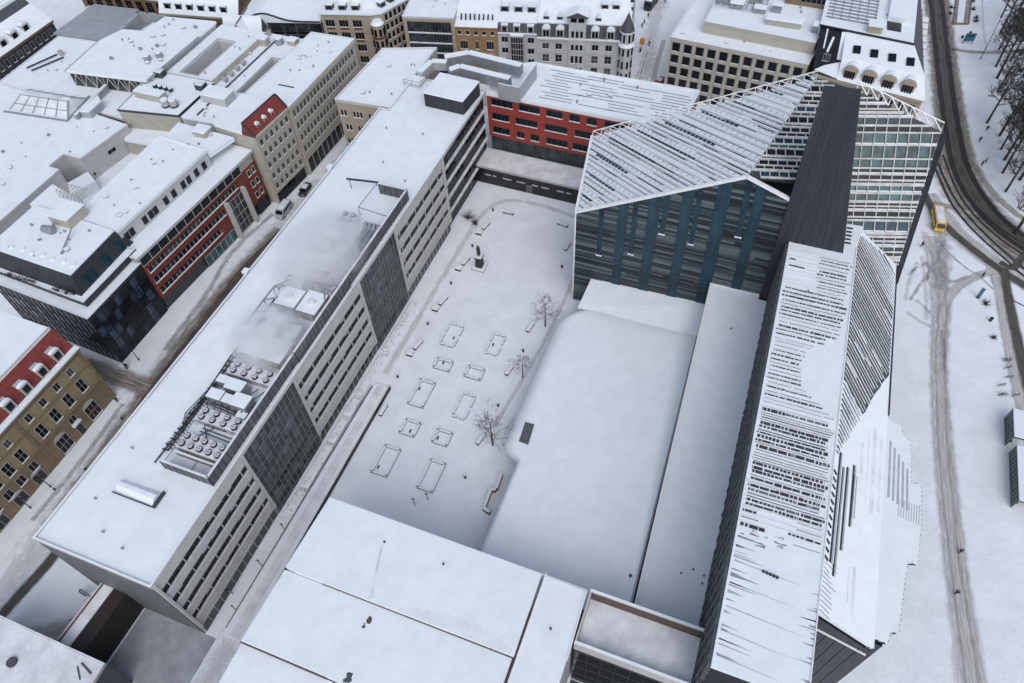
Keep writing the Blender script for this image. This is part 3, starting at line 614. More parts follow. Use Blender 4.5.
b = MB(); FA_.poly(b, [(x - P1.x, z) for x, z in ((-29.35, 0), (8.4, 0), (8.4, 37.), (P2.x, 40.4), (-29.35, 24.7))], -.3, .02); b.build('gable_wall', 'slat2', hall)
sl = [MB(), MB(), MB()]; z = .3
while z < 40.2:
    h = random.choice((.2, .28, .34, .45, .6)); x0 = -29.35
    if z + h > 24.8: x0 = P1.x + (z + h - 24.9) / (40.6 - 24.9) * (P2.x - P1.x) + .2
    x1 = 8.3
    if z + h > 37.4: x1 = P2.x + (40.6 - z - h) / 2.8 * 7.54 - .2
    if x1 > x0 + .3:
        x = x0
        while x < x1 - .05:
            e = min(x1, x + random.uniform(7, 34)); k = random.choices((0, 1, 2), (4, 4, 4))[0]
            FA_.box(sl[k], x - P1.x, e - P1.x - .02, z, z + h, .02, .10 + .09 * random.random()); x = e
    z += h + random.uniform(.05, .16)
for k in range(3): sl[k].build('slat_cladding', ('clad_light', 'clad_mid', 'clad_dark')[k], hall)
for xt0, xt1, xb0, xb1, zb in ((-24.8, -23.9, -24.7, -23.8, 15.3), (-21.2, -19.4, -21.2, -19.4, .3), (-18.6, -17.7, -18.4, -17.5, 17.6), (-15.8, -13.7, -15.6, -13.6, .3), (-13.3, -12.3, -13.2, -12.3, 24.5), (-10.2, -8.3, -9.7, -7.8, .3), (-7.9, -7.0, -7.6, -6.8, 23.6), (-4.7, -2.5, -3.8, -1.5, .3), (-.5, .5, .1, 1.0, 27.8), (1.3, 3.1, 1.9, 3.7, 8)):
    b = MB(); FA_.poly(b, [(xb0 - P1.x, zb), (xb1 - P1.x, zb), (xt1 - P1.x, top_z(xt1) - .3), (xt0 - P1.x, top_z(xt0) - .3)], .0, .26); gs = b.build('glass_strip', 'glassblue', hall)
    b = MB(); zz = zb + 1.
    while zz < top_z(xt0) - 1:
        t_ = (zz - zb) / (top_z(xt0) - zb); a = xb0 + (xt0 - xb0) * t_; c = xb1 + (xt1 - xb1) * t_; FA_.box(b, a - P1.x, c - P1.x, zz, zz + .06, .26, .31); zz += 2.2
    if xt1 - xt0 > 1.4:
        p_ = (xb0 + xb1) / 2, (xt0 + xt1) / 2; b.beam(FA_.p(p_[0] - P1.x, zb, .26), FA_.p(p_[1] - P1.x, top_z(p_[1]) - .4, .26), .07, .05, FA_.n)
    b.build('glazing_bar', 'darkframe', gs)
    if zb > 10: b = MB(); FA_.box(b, xb0 - P1.x - .15, xb1 - P1.x + .15, zb - .16, zb, .0, .45); b.build('snow_sill', 'snow', gs)
def edge(a, b_, wd=.5, ht=.55, up=(0, 0, 1), name='edge_trim', lift=-.1): q = MB(); q.beam(a, b_, wd, ht, up, lift); return q.build(name, 'white', hall)
o = Vector((0, -.12, 0))
edge(P1 + o, P2 + o); edge(P2 + o, P3 + o); edge(P1, P4); edge(P3 + o, P3 + Vector((.7, 3.4, 1.2)), .35, .4)
b = MB(); b.tube([(-29.32, 101.15, .1), (-29.35, 101.15, 24.8)], .16, 6); b.build('corner_trim', 'white', hall)
# left roof: ribs run at 45 degrees in plan
b = MB(); b.slab([P1, P2, P5, P4], nL, -.5, 0); rl = b.build('west_roof', 'snow', hall)
poly = [P1, P2, P5, P4]
def clip_line(c):   # points of x+y=c inside the roof outline
    hit = []
    for i in range(4):
        a, d = poly[i], poly[(i + 1) % 4]; fa, fd = a.x + a.y - c, d.x + d.y - c
        if fa * fd < 0: t_ = fa / (fa - fd); hit.append(a + (d - a) * t_)
    return hit
ribs = MB(); dk = MB(); blue = MB(); ticks = MB(); c = P1.x + P1.y + .7; k = 0
while c < P5.x + P5.y - .3:
    h = clip_line(c)
    if len(h) == 2:
        a, d = sorted(h, key=lambda v: v.x); L = (d - a).length; dr = (d - a).normalized()
        ribs.beam(a, d, .24 if k % 3 else .4, .14, nL, .22)
        sd_ = dr.cross(nL).normalized(); sd_ = sd_ if sd_.y < 0 else -sd_
        x = 0
        while x < L:
            e = min(L, x + random.uniform(2.5, 9));
            if random.random() < .8: dk.beam(a + dr * x + sd_ * .34, a + dr * e + sd_ * .34, random.choice((.07, .1, .15, .22)), .03, nL, .003)
            x = e + .1
        if k % 4 == 2:
            x = random.uniform(.25, .45) * L if k % 2 else .1 * L
            e = x + L * random.uniform(.35, .6)
            while x < min(e, L - 1.3): blue.beam(a + dr * x - sd_ * .5, a + dr * (x + 1.0) - sd_ * .5, .55, .05, nL, .006); x += 1.25
        x = .6
        while x < L - .5:
            if k % 2: ticks.beam(a + dr * x - sd_ * .1, a + dr * x - sd_ * .9, .09, .1, nL, .1)
            x += 1.6
    c += random.choice((1.1, 1.35, 1.6, 1.8)); k += 1
ribs.build('roof_rib', 'white', rl); dk.build('roof_slot', 'black', rl); blue.build('skylight', 'glassblue', rl); ticks.build('rib_bracket', 'stone2', rl)
# back rim trusswork
b = MB()
for i in range(22):
    p = P4 + (P5 - P4) * (i / 21); b.tube([p, p + Vector((0, .8, .9)), P4 + (P5 - P4) * min(1, (i + 1) / 21)], .10, 4)
b.tube([P4 + Vector((0, .8, .9)), P5 + Vector((0, .8, .9))], .12, 5); b.build('rim_lattice', 'white', hall)
# roof between the fold and the slab, and the steep window-banded face beyond the slab
def banded(name, pts, nrm, seed, rows, step, glassm):
    random.seed(seed); nrm = nrm if nrm.z > 0 else -nrm
    b = MB(); b.slab(pts, nrm, -.5, 0); rf = b.build(name, 'roof_gap', hall)
    hd = Vector((-nrm.y, nrm.x, 0)).normalized(); hd = hd if hd.x > 0 else -hd
    ud = nrm.cross(hd).normalized(); ud = ud if ud.z > 0 else -ud
    o_ = pts[0]; P = [((p - o_).dot(hd), (p - o_).dot(ud)) for p in pts]
    lo, hi = min(p[1] for p in P), max(p[1] for p in P)
    def span(v):
        xs = []
        for i in range(len(P)):
            a, d = P[i], P[(i + 1) % len(P)]
            if (a[1] - v) * (d[1] - v) < 0: xs.append(a[0] + (d[0] - a[0]) * (v - a[1]) / (d[1] - a[1]))
        return (min(xs), max(xs)) if len(xs) >= 2 else None
    gl, bar, thin, mul, sn = MB(), MB(), MB(), MB(), MB(); v = lo + .3; k = 0
    at = lambda x, y: o_ + hd * x + ud * y
    gl2, gl3 = MB(), MB()
    while v < hi - .2:
        hgt, which, thick = rows[k % len(rows)]; s0 = span(v); s1 = span(min(v + .35 + hgt, hi - .05))
        if s0:
            bar.beam(at(s0[0], v), at(s0[1], v), thick * .95, .22, nrm, .10)
            if k % 3 == 0: sn.beam(at(s0[0], v + thick * .5 + .12), at(s0[1], v + thick * .5 + .12), .22, .06, nrm, .01)
            if s1 and hgt > .2:
                a, e = max(s0[0], s1[0]), min(s0[1], s1[1]); x = a + .15; q = (gl, gl2, gl3)[which]
                while x < e - step * .8:
                    q.beam(at(x, v + .3 + hgt / 2), at(x + step * (.82 if which != 2 else .9), v + .3 + hgt / 2), hgt, .05, nrm, .005)
                    x += step
                x = a
                while x < e: mul.beam(at(x, v + .1), at(x, v + .3 + hgt), .15, .18, nrm, .06); x += step
        v += hgt + .46; k += 1
    gl2.build('blue_window_band', 'glassblue', rf); gl3.build('dark_window_band', 'glass', rf)
    gl.build('window_band', glassm, rf); bar.build('roof_rib', 'rib_grey', rf); mul.build('mullion', 'rib_grey', rf); sn.build('rib_snow', 'snow', rf)
    return rf
nM = (P3 - P2).cross(P5 - P2)
PX = Vector((14.5, 122.6, 45.8)); PY = Vector((11.5, 104.2, 38.5))
nM = (PX - P2).cross(P5 - P2).normalized()
banded('middle_roof', [P2, Vector((9.5, 103.6, 39.9)), Vector((14.5, 112, 42.6)), Q3, P5], (P5 - P2).cross(Vector((.93, .12, -.03))).normalized(), 3, [(1.0, 1, .3), (.5, 2, .5), (.7, 2, .25), (.25, 2, .3), (1.1, 2, .4), (.4, 0, .3)], 1.5, 'glassteal')
banded('east_roof', [Q4, Q1, Q2, Q3], nR, 4, [(.7, 2, .3), (.9, 1, .4), (.3, 2, .3), (.1, 2, .5), (.35, 2, .3), (.5, 1, .3), (.45, 1, .3), (.3, 2, .35), (.12, 0, .45), (1.75, 1, .5), (.1, 2, .4), (.6, 2, .3), (.35, 2, .3), (.3, 2, .3), (1.0, 0, .5), (1.0, 0, .4), (.25, 2, .6), (.5, 2, .35), (.6, 2, .3), (1.1, 0, .35), (1.8, 0, .3), (1.6, 0, .3)], 1.9, 'glassteal')
b = MB()
for i in range(9):
    p = Q3 + (Q2 - Q3) * (i / 8); q = Q3 + (Q2 - Q3) * min(1, (i + 1) / 8); u_ = Vector((.1, .9, 1.1))
    b.tube([p, p + u_, q], .12, 4); b.tube([p + u_, q + u_], .12, 4)
b.build('rim_lattice', 'white', hall)
b = MB(); b.slab([Q1 + Vector((.1, 0, -.1)), Q2 + Vector((.1, 0, -.1)), Q2 + Vector((1.0, -.7, -.1)), Q1 + Vector((.9, -.5, -.2))], (.1, -.6, .8), -.1, .1); b.build('edge_panel', 'zinc', hall)
pr('saddle_roof', 'snow', hall, [(17.0, 103.02), (19.72, 103.02), (20.5, 108.5), (17.2, 108.3)], 28.6, 29.52)
b = MB()
for i in range(5): b.beam((17.75, 103.4 + i * .95, 29.53), (18.75 - .1 * (i % 2), 103.5 + i * .95, 29.53), .42, .02)
b.build('roof_slot', 'black', hall)
random.seed(11)
sp = thing('spire_slab', 'tall dark zinc slab tapering upward between the folded roofs', 'tower', (10, 101, 0))
prof = [(7.4, 0), (22, 0), (17.9, 28.9), (11.5, 57.6), (6.5, 57.2)]
b = MB(); b.slab([Vector((x, 100.7, z)) for x, z in prof], (0, -1, 0), -3.2, 0); sb = b.build('slab', 'zinc', sp)
b = MB()
for i in range(1, 9):
    t_ = i / 9; b.beam((7.4 + 14.6 * t_, 100.7, 0), (6.5 + 5 * t_, 100.7, 57.2), .05, .05, (0, -1, 0))
b.build('standing_seam', 'zinc', sb)

# ------------------------------------------------------------------ main university hall along the square
def ax(x, y): return x + (100 - y) * .0165
mh = thing('university_hall', 'long hall with dark louvred side wall and snow-striped slatted roof', 'building', (18, 65, 0))
ZR = 29.5
pr('wall', 'slat3', mh, [(ax(9.25, 28), 28), (ax(19.6, 28), 28), (ax(19.6, 38.5), 38.5), (ax(27.2, 38.5), 38.5), (ax(27.2, 104), 104), (ax(9.25, 104), 104)], 0, [ZR - .6, ZR - .6, ZR - .7, 23.2, 23.2, ZR - .6])
FL = Face((ax(9.22, 104), 104), (ax(9.22, 28), 28))
sl = [MB(), MB(), MB()]
for i in range(150):
    u = random.uniform(0, 74); z = random.uniform(.5, 28.6); L = random.uniform(4, 14)
    FL.box(sl[random.randrange(3)], u, min(u + L, 75.8), z, z + random.choice((.14, .2, .3)), .0, random.uniform(.12, .45))
z = .6
while z < 29:
    FL.box(sl[random.choice((0, 0, 1))], 0, 76, z, z + .16, 0, .5 + .1 * random.random()); z += random.uniform(.8, 1.4)
for k in range(3): sl[k].build('louvre_cladding', ('slat1', 'slat2', 'slat3')[k], mh)
b = MB(); u = 1
while u < 75: FL.box(b, u, u + .25, 0, 28.8, .5, .62); u += 2.1
b.build('louvre_fin', 'slat1', mh)
rt = pr('west_roof', 'snow', mh, [(ax(9.0, 28), 28), (ax(19.8, 28), 28), (ax(19.8, 103), 103), (ax(9.0, 103), 103)], ZR - .6, ZR)
slot, tick, rib, slot2 = MB(), MB(), MB(), MB()
y = 98.6; k = 0
def patch(y):   # right-hand end of the bare slots: a snow patch covers the ridge side in the middle
    if 67 < y < 83: return 19.5 - 5.2 * min(1, (83 - y) / 6, (y - 67) / 4)
    return 19.4
while y > 45.6:
    wide = y < 66; xe = patch(y) + random.uniform(-.9, .15); x0 = 9.3 + random.uniform(0, .3)
    if y > 90: x0 = 14.1 + random.uniform(0, .5)
    if y < 49.5:
        x0, xe = ((9.3, 10.8 + random.uniform(-.8, 2.4)) if k % 2 else (15.6 + random.uniform(-.6, .6), 19.3))
    r_ = random.random()
    if wide: wd, q = (random.choice((.34, .42, .50)), slot) if r_ < .6 else (random.choice((.09, .14)), slot if r_ < .75 else slot2)
    else: wd, q = (random.choice((.24, .30, .36)), slot) if r_ < .6 else (random.choice((.07, .11)), slot2 if r_ < .8 else slot)
    x = x0
    while x < xe:
        e = min(xe, x + random.uniform(.8, 5)); w_ = wd * random.uniform(.75, 1.15)
        (slot2 if random.random() < .12 else q).beam((ax(x, y), y + random.uniform(-.03, .03), ZR), (ax(e, y), y + random.uniform(-.03, .03), ZR), w_, .02, (0, 0, 1), .004)
        x = e + random.choice((.02, .06, .1, .3 if not wide else .1))
    if wd > .22:
        x = x0 + random.uniform(.1, .5)
        while x < xe: tick.box(ax(x, y), ax(x, y) + random.choice((.07, .1, .16)), y - wd * .58, y + wd * .58, ZR + .03, ZR + .08); x += random.choice((.52, .52, 1.04, 1.3))
    if random.random() < .8: rib.beam((ax(9.1, y), y + wd * .5 + .1, ZR), (ax(min(19.7, xe + .3), y), y + wd * .5 + .1, ZR), .11, .09, (0, 0, 1), .04)
    y -= wd * .5 + (random.uniform(.34, .46) if wide else random.uniform(.55, .85)); k += 1
for a, e, yy in ((9.6, 10.5, 96.8), (9.7, 12.2, 95.2)): slot.beam((a, yy, ZR), (e, yy - .05, ZR), .3, .02, (0, 0, 1), .004)
slot2.build('frosted_slot', 'slat1', rt)
wedge, wedge2 = MB(), MB()
def streak(m_, x, y, L, w0, dx, sl=0.):   # thin place in the snow, fading to a point
    n = 5; up_, lo = [], []
    for i in range(n + 1): t_ = i / n; ww = w0 * (1 - t_) ** .7 * random.uniform(.7, 1.2) * .5; xx = x + dx * L * t_; yy = y - sl * L * t_; up_.append((xx, yy + ww)); lo.append((xx, yy - ww - .004))
    m_.prism(up_ + lo[::-1], ZR + .002, ZR + .008)
for i in range(20): y = random.uniform(28.6, 45); streak(random.choice((wedge, wedge, wedge, wedge2)), ax(9.25, y), y, random.uniform(.6, 4.2), random.uniform(.12, .42), 1, .05)
for i in range(16): y = random.uniform(28.6, 45); streak(random.choice((wedge, wedge2)), ax(19.7, y), y, random.uniform(.5, 2.2), random.uniform(.12, .3), -1, .03)
for i in range(5): y = 29.5 + i * 3.; streak(wedge, ax(9.4, y), y, random.uniform(7, 10), random.uniform(.12, .22), 1, .06)
for i in range(12): x = random.uniform(10, 16.5); y = random.uniform(43.6, 47); streak(random.choice((wedge, wedge2)), x, y, random.uniform(.5, 1.6), random.uniform(.2, .5), random.choice((-1, 1)), .1)
wedge.build('thin_snow_streak', 'snow_streak', rt); wedge2.build('bare_streak', 'snow_streak2', rt)
for i in range(5): slot.cyl(14 + i * .42, 41.2 - .05 * i, ZR, ZR + .2, .2, 6)
slot.build('roof_slot', 'roof_gap', rt); tick.build('slot_bar', 'white', rt); rib.build('roof_rib', 'white', rt)
b = MB(); b.tube([(ax(13, 80), 90, ZR), (ax(13, 80), 90, ZR + .5)], .1); b.build('roof_vent', 'darkmetal', rt)
b = MB(); b.beam((ax(19.8, 103), 103, ZR - .15), (ax(19.8, 28), 28, ZR - .15), .14, .3); b.beam((ax(9.02, 103), 103, ZR - .12), (ax(9.02, 28), 28, ZR - .12), .16, .24); b.build('edge_trim', 'white', rt)
# east slope
ZE = 24.3
A_, B_, C_, D_ = Vector((ax(19.87, 108), 108, ZR - .06)), Vector((ax(19.87, 38.5), 38.5, ZR - .06)), Vector((ax(27.9, 38.5), 38.5, ZE)), Vector((ax(27.9, 106.5), 106.5, ZE))
nE = (C_ - B_).cross(A_ - B_).normalized(); nE = nE if nE.z > 0 else -nE
b = MB(); b.slab([A_, B_, C_, D_], nE, -.6, 0); re_ = b.build('east_roof', 'snow', mh)
def onE(s, y): p = Vector((ax(19.87 + 8.03 * s, y), y, 0)); p.z = A_.z - (nE.x * (p.x - A_.x) + nE.y * (p.y - A_.y)) / nE.z; return p
bare_ = MB(); cs = [104 - .5 * i for i in range(62)]; lo_, hi_ = [], []
for i in range(16):   # the dark, wind-swept field: upper edge follows a rib, lower edge is where the drift begins
    s_ = .015 + .955 * i / 15; hi_.append(onE(s_, 104.2 - 8.6 * s_)); lo_.append(onE(s_, max(74.5 - 8.6 * s_, 60.5 + 22 * s_) + random.uniform(-.5, .5)))
for i in range(15): bare_.slab([hi_[i], hi_[i + 1], lo_[i + 1], lo_[i]], nE, -.01, .004)
bare_.build('bare_roof', 'clad_mid', re_)
slot, rib, soft = MB(), MB(), MB(); c = 112.
while c > 61:   # diagonal ribs: start on the ridge at y=c, run to the eave nearer the viewer; drifted snow hides their lower ends
    s0 = 0.02; s1 = min(.97, max(.03, (c - 60) / 30.6) * random.uniform(.9, 1.05)); run = 8.6
    if c > 106.5: s0 = (c - 106.5) / run
    if s1 > s0 + .03:
        dark = 74 < c < 103
        p, q = onE(s0, c - run * s0), onE(s1, c - run * s1); up3 = Vector((0, .42, 0))
        if dark:
            rib.beam(p + up3, q + up3, random.choice((.07, .10, .14, .2)), .08, nE, .03)
            if random.random() < .30: r_ = random.uniform(0, .8); soft.beam(p + (q - p) * r_, p + (q - p) * min(1, r_ + random.uniform(.12, .4)), random.uniform(.2, .42), .03, nE, .012)
        else:
            wd = random.choice((.16, .24, .34)); m1 = p + (q - p) * random.uniform(.5, .8); m2 = m1 + (q - m1) * .6
            slot.beam(p, m1, wd, .02, nE, .004); slot.beam(m1, m2, wd * .7, .02, nE, .004); slot.beam(m2, q, wd * .4, .02, nE, .004); rib.beam(p + up3, q + up3, .07, .08, nE, .03)
    c -= random.choice((.85, .95, 1.05))
for s0, y0, y1 in ((.10, 62, 45.5), (.17, 60, 44), (.26, 60.5, 48), (.38, 61.5, 52), (.42, 60, 53.5)):
    slot.beam(onE(s0, y0), onE(s0 + .01, y1), .34, .02, nE, .004); rib.beam(onE(s0 + .035, y0), onE(s0 + .045, y1), .16, .12, nE, .05)
for i in range(12): y = 38.9 + i * .62; slot.beam(onE(.01, y), onE(random.uniform(.1, .28), y - .4), .08, .012, nE, .003)
for i in range(12): y = 46 + i * 1.15; slot.beam(onE(.005, y), onE(.07, y - .5), .4, .02, nE, .004)
for s0, y0, y1, w_ in ((.55, 47, 40.5, .5), (.45, 46.5, 42, .25), (.52, 66, 58, .5), (.64, 68, 57, .3), (.76, 70, 56, .7), (.9, 69, 57, .4)): soft.beam(onE(s0, y0), onE(s0 + .02, y1), w_, .01, nE, .002)
soft.build('thin_snow_streak', 'snow_thin', re_)
slot.build('roof_slot', 'slat3', re_); rib.build('roof_rib', 'white', re_)
b = MB(); b.beam(D_ + Vector((.05, 0, -.3)), onE(1, 74) + Vector((.1, 0, -.3)), .22, .4); b.build('eave_trim', 'slat3', re_)
can = [(27.9, 74.0), (28.9, 72.9), (30.2, 73), (30.5, 71.4), (31.7, 70.2), (32.1, 63.3), (33.4, 63.6), (33.6, 57), (33.4, 51.5), (32.2, 51.2), (32.0, 49.2), (31.6, 41.5), (30.7, 41.3), (30.4, 39.7), (28.9, 39.8), (28.85, 38.6), (27.9, 38.6)]
cn = pr('canopy', 'snow', mh, can, ZE - .35, ZE - .05); b = MB(); b.prism(inset(can, .05), ZE - .9, ZE - .36); b.build('canopy_edge', 'slat3', cn)
b = MB()
for i in range(5): x = 29 + i * .62; b.beam((x, 69.5 - i, ZE - .06), (x + .25, 60 - i * .3, ZE - .06), .3, .012)
for i in range(9): b.box(30.6 + i * .33, 30.72 + i * .33, 57.6 - i * .05, 60.2, ZE - .058, ZE - .045)
b.build('bare_seam', 'snow_streak', cn)
for (x0, y0), (x1, y1) in zip(can[1:-1], can[2:]):
    b = MB(); n = max(1, int(math.hypot(x1 - x0, y1 - y0) / .7))
    for i in range(n): t_ = (i + .5) / n; x, y = x0 + (x1 - x0) * t_, y0 + (y1 - y0) * t_; b.box(x - .07, x + .07, y - .14, y + .14, ZE - .5, ZE - .1)
    b.build('drip_edge', 'darkmetal', cn)
FS = Face((ax(19.7, 38.3), 38.35), (ax(27.9, 38.3), 38.35))
b = MB(); FS.poly(b, [(0, 0), (8.1, 0), (8.1, ZE - .9), (0, ZR - .9)], 0, .1); eg = b.build('end_glazing', 'glass', mh)
b = MB(); FS.poly(b, [(0.3, ZR - 4.2), (7.9, ZE - 2.2), (7.9, ZE - 2.0), (0.3, ZR - 4.0)], .1, .3); b.build('beam', 'white', eg)
b = MB()
for i in range(1, 6): FS.box(b, i * 1.35, i * 1.35 + .09, 0, ZE - 1., .1, .18)
b.build('mullion', 'darkframe', eg)
FB = Face((ax(19.75, 38.4), 28), (ax(19.7, 38.4), 38.3))
b = MB(); FB.box(b, 0, 10, 0, ZR - .7, 0, .1); b.build('end_glazing', 'glass', mh)
b = MB()
for i in range(8): FB.box(b, .3 + i * 1.3, .9 + i * 1.3, ZR - 1.4, ZR - .62, .05, .25)
b.build('eave_block', 'black', mh)
bx('glass_link', 'glass', mh, 24.2, 30.2, 39.6, 70, 0, ZE - 1.2)

# ------------------------------------------------------------------ canteen and foyer roofs
ms = thing('canteen', 'low canteen under one wide smooth snow roof, filling the right side of the courtyard', 'building', (-13, 66, 0))
MP = [(-25.4, 36.2), (-.15, 36.2), (-1.75, 93.4), (-2.1, 101.2), (-25.5, 101.2), (-26.0, 93.4)]
pr('wall', 'stone', ms, inset(MP, .6), 0, 5.2); pr('north_wall', 'stone', ms, [(-25.3, 93.6), (-2., 93.6), (-2.3, 101), (-25.3, 101)], 0, 6.7); b = MB(); nu_, nv_ = 34, 80; vs = []
sm_ = lambda t_: 1 - (1 - min(1, max(0, t_))) ** 3
def west_edge(y):   # the drift bulges over the courtyard side beyond y = 58, and its far corner is rounded
    if y < 57: return -25.4
    if y < 59.5: return -25.4 - 3.2 * sm_((y - 57) / 3.5)
    if y > 88.5: return -28.7 + 3.0 * ((y - 88.5) / 4.9) ** 2.4
    return -28.7
for j in range(nv_ + 1):
    for i in range(nu_ + 1):
        u, v = (i / nu_) ** 1.7, j / nv_; y = 36.2 + 57.2 * v; x0_, x1_ = west_edge(y), MP[1][0] + (MP[2][0] - MP[1][0]) * v; x = x0_ + (x1_ - x0_) * u
        wst = 3.6 if y > 58 else 1.4
        vs.append((x, y, 5.6 + 1.95 * sm_((x - x0_) / wst + .06) - .35 * (1 - sm_((93.4 - y) / 3.5 + .1)) + .05 * math.sin(x * .35 + y * .1) + .04 * math.sin(y * .27 - x * .2)))
b.add(vs, [(j * (nu_ + 1) + i, j * (nu_ + 1) + i + 1, (j + 1) * (nu_ + 1) + i + 1, (j + 1) * (nu_ + 1) + i) for j in range(nv_) for i in range(nu_)])
rs_ = [j * (nu_ + 1) for j in range(nv_ + 1)]
b.build('roof', 'snow', ms, smooth=True); pr('roof_slab', 'snow', ms, [(-25.3, 36.2), MP[1], MP[2], (-25.2, 93.2), (-27.8, 87), (-27.8, 60), (-25.3, 57)], 4.6, 5.6)
b = MB(); b.hexa([(-26.0, 93.5, 6.75), (-1.75, 93.5, 6.75), (-2.1, 101.2, 6.75), (-25.5, 101.2, 6.75), (-25.9, 93.5, 7.15), (-1.8, 93.5, 7.15), (-2.1, 101.2, 8.7), (-25.5, 101.2, 7.9)]); b.build('sloped_roof', 'snow', ms)
b = MB(); b.beam((-.32, 36.2, 7.1), (-1.9, 93.4, 7.1), .25, .75); b.build('parapet', 'zincroof', ms)
F = Face((-25.5, 93), (-24.9, 36.5))
curtain(ms, F, .5, 56, .2, 4.5, 2.2, 4.3, 'glassgrey', 'darkframe', .05)
t = thing('roof_grille', 'dark grid-patterned vent panel lying on the courtyard edge of the wide snow roof', 'roof vent', (-25.3, 62.2, 7.2))
b = MB(); b.hexa([(-26.2, 60.2, 6.6), (-24.4, 60.1, 6.6), (-24.8, 64.4, 6.6), (-26.5, 64.3, 6.6), (-26.2, 60.2, 7.62), (-24.4, 60.1, 7.62), (-24.8, 64.4, 7.62), (-26.5, 64.3, 7.62)]); b.build('panel', 'darkmetal', t)
b = MB()
for i in range(9): y = 60.4 + i * .48; b.beam((-26.25 - i * .03, y, 7.62), (-24.45 - i * .04, y, 7.62), .07, .06)
for i in range(5): x = -26.1 + i * .38; b.beam((x, 60.2, 7.62), (x - .35, 64.3, 7.62), .07, .062)
b.build('grid', 'greymetal', t)
fo = thing('foyer_wing', 'narrow wing with a long sloping snow roof between the canteen and the louvred hall wall', 'building', (4, 70, 0))
FP_ = [(.4, 36.2), (9.9, 36.2), (9.05, 100), (7.2, 100.1), (7.1, 101.1), (-1.9, 101.1)]
hz = lambda y: 8.9 + (y - 40) / 61.3 * 5.8
pr('wall', 'stone2', fo, inset(FP_, .1), 0, [hz(p[1]) - .7 for p in FP_]); pr('roof', 'snow', fo, FP_, [hz(p[1]) - .7 for p in FP_], [hz(p[1]) for p in FP_])
b = MB(); b.beam((.32, 36.2, hz(36.2) - .5), (-1.98, 101.1, hz(101.1) - .5), .3, .85); b.build('parapet', 'white', fo)
b = MB(); b.beam((-1.95, 101.05, hz(101.1) - .1), (7.1, 101.05, hz(101.1) - .1), .2, .3); b.build('flashing', 'white', fo)
for x, y in ((3.7, 92), (7.1, 47), (8.8, 46.6), (8.8, 45.4), (5.5, 45.9)): b = MB(); b.cyl(x, y, hz(y) - .1, hz(y) + .3, .14, 7); b.build('roof_vent', 'darkmetal', fo)
b = MB(); b.cyl(-1.6, 43.6, 7.4, 7.9, .22, 8); b.build('roof_vent', 'darkmetal', ms)

# ------------------------------------------------------------------ lecture building at the near edge
lc = thing('lecture_building', 'broad near building with overlapping snow-covered sheet roofs and red-brown edges', 'building', (-20, 15, 0))
LP = [(-47.5, 35.8), (-6.6, 35.6), (-6.2, 28.6), (-6.2, -20), (-48.6, -20)]
pr('wall', 'stone2', lc, inset(LP, .2), 0, 16.6)
pr('north_roof', 'snow', lc, [(-47.7, 35.9), (-13.25, 35.7), (-13.0, 23.8), (-46.2, 23.75), (-48.3, 24)], 17.1, 18.0, .1)
pr('middle_roof', 'snow', lc, [(-48.3, 23.7), (-13.15, 23.7), (-13.0, 12.8), (-35, 13.0), (-48.7, 13.0)], 16.8, 17.75, .1)
pr('south_roof', 'snow', lc, [(-48.6, 12.9), (-12.9, 12.7), (-12.9, -20), (-48.6, -20)], 16.6, 17.4, .1)
pr('east_roof', 'snow', lc, [(-12.75, 35.65), (-6.7, 35.55), (-6.4, 28.6), (-6.3, -20), (-12.5, -20)], 16.8, 17.7, .06)
b = MB(); b.beam((-42, 23.68, 17.80), (-13.1, 23.64, 17.80), .08, .12); b.beam((-48.7, 12.88, 17.46), (-35.2, 12.86, 17.46), .14, .24); b.beam((-12.92, 30, 17.5), (-12.78, -10, 17.5), .12, .5); b.build('edge_flashing', 'rust', lc)
b = MB(); b.beam((-12.72, 36, 17.6), (-12.4, -20, 17.6), .14, .25); b.beam((-6.62, 35.6, 17.3), (-6.35, 26, 17.3), .22, .55); b.beam((-47.7, 35.95, 17.2), (-6.6, 35.68, 17.2), .12, .5); b.build('edge_trim', 'white', lc)
b = MB()
for i in range(64): x = -30 + i * .26; b.box(x, x + .09, 23.9, 23.9 + 2.6 * (.3 + .7 * math.sin(i / 64 * math.pi)) * random.uniform(.7, 1), 18., 18.014)
b.build('bare_sheet_rib', 'snow_thin', lc)
def bare(name, x, y, r, z, m):
    b = MB()
    for i in range(6):
        a = random.uniform(0, 6.28); d = random.uniform(0, r * .55); q = random.uniform(.35, .6) * r
        b.prism([(x + d * math.cos(a) + q * math.cos(k * 1.05) * random.uniform(.6, 1.3), y + d * math.sin(a) * 1.4 + q * math.sin(k * 1.05) * random.uniform(.6, 1.3)) for k in range(6)], z, z + .006 + i * .002)
    return b.build(name, m, lc)
bare('thawed_patch', -33.3, 21.4, .8, 17.752, 'rust'); bare('thawed_patch', -33.7, 20.6, .35, 17.752, 'slate'); bare('thawed_patch', -32.6, 13.9, .75, 17.752, 'slate'); bare('thawed_patch', -26.3, 13.2, .9, 17.752, 'slate')
b = MB(); b.prism([(-36.7, 31.6), (-36.3, 31.5), (-34.2, 24.2), (-34.8, 24.0)], 18.0, 18.012); b.build('meltwater_streak', 'snow_thin', lc)
for x, y in ((-36.4, 32.2), (-26.9, 32.1), (-9.6, 28.9)): b = MB(); b.cyl(x, y, 17.6, 18.3, .15, 8); b.build('roof_vent', 'darkmetal', lc)
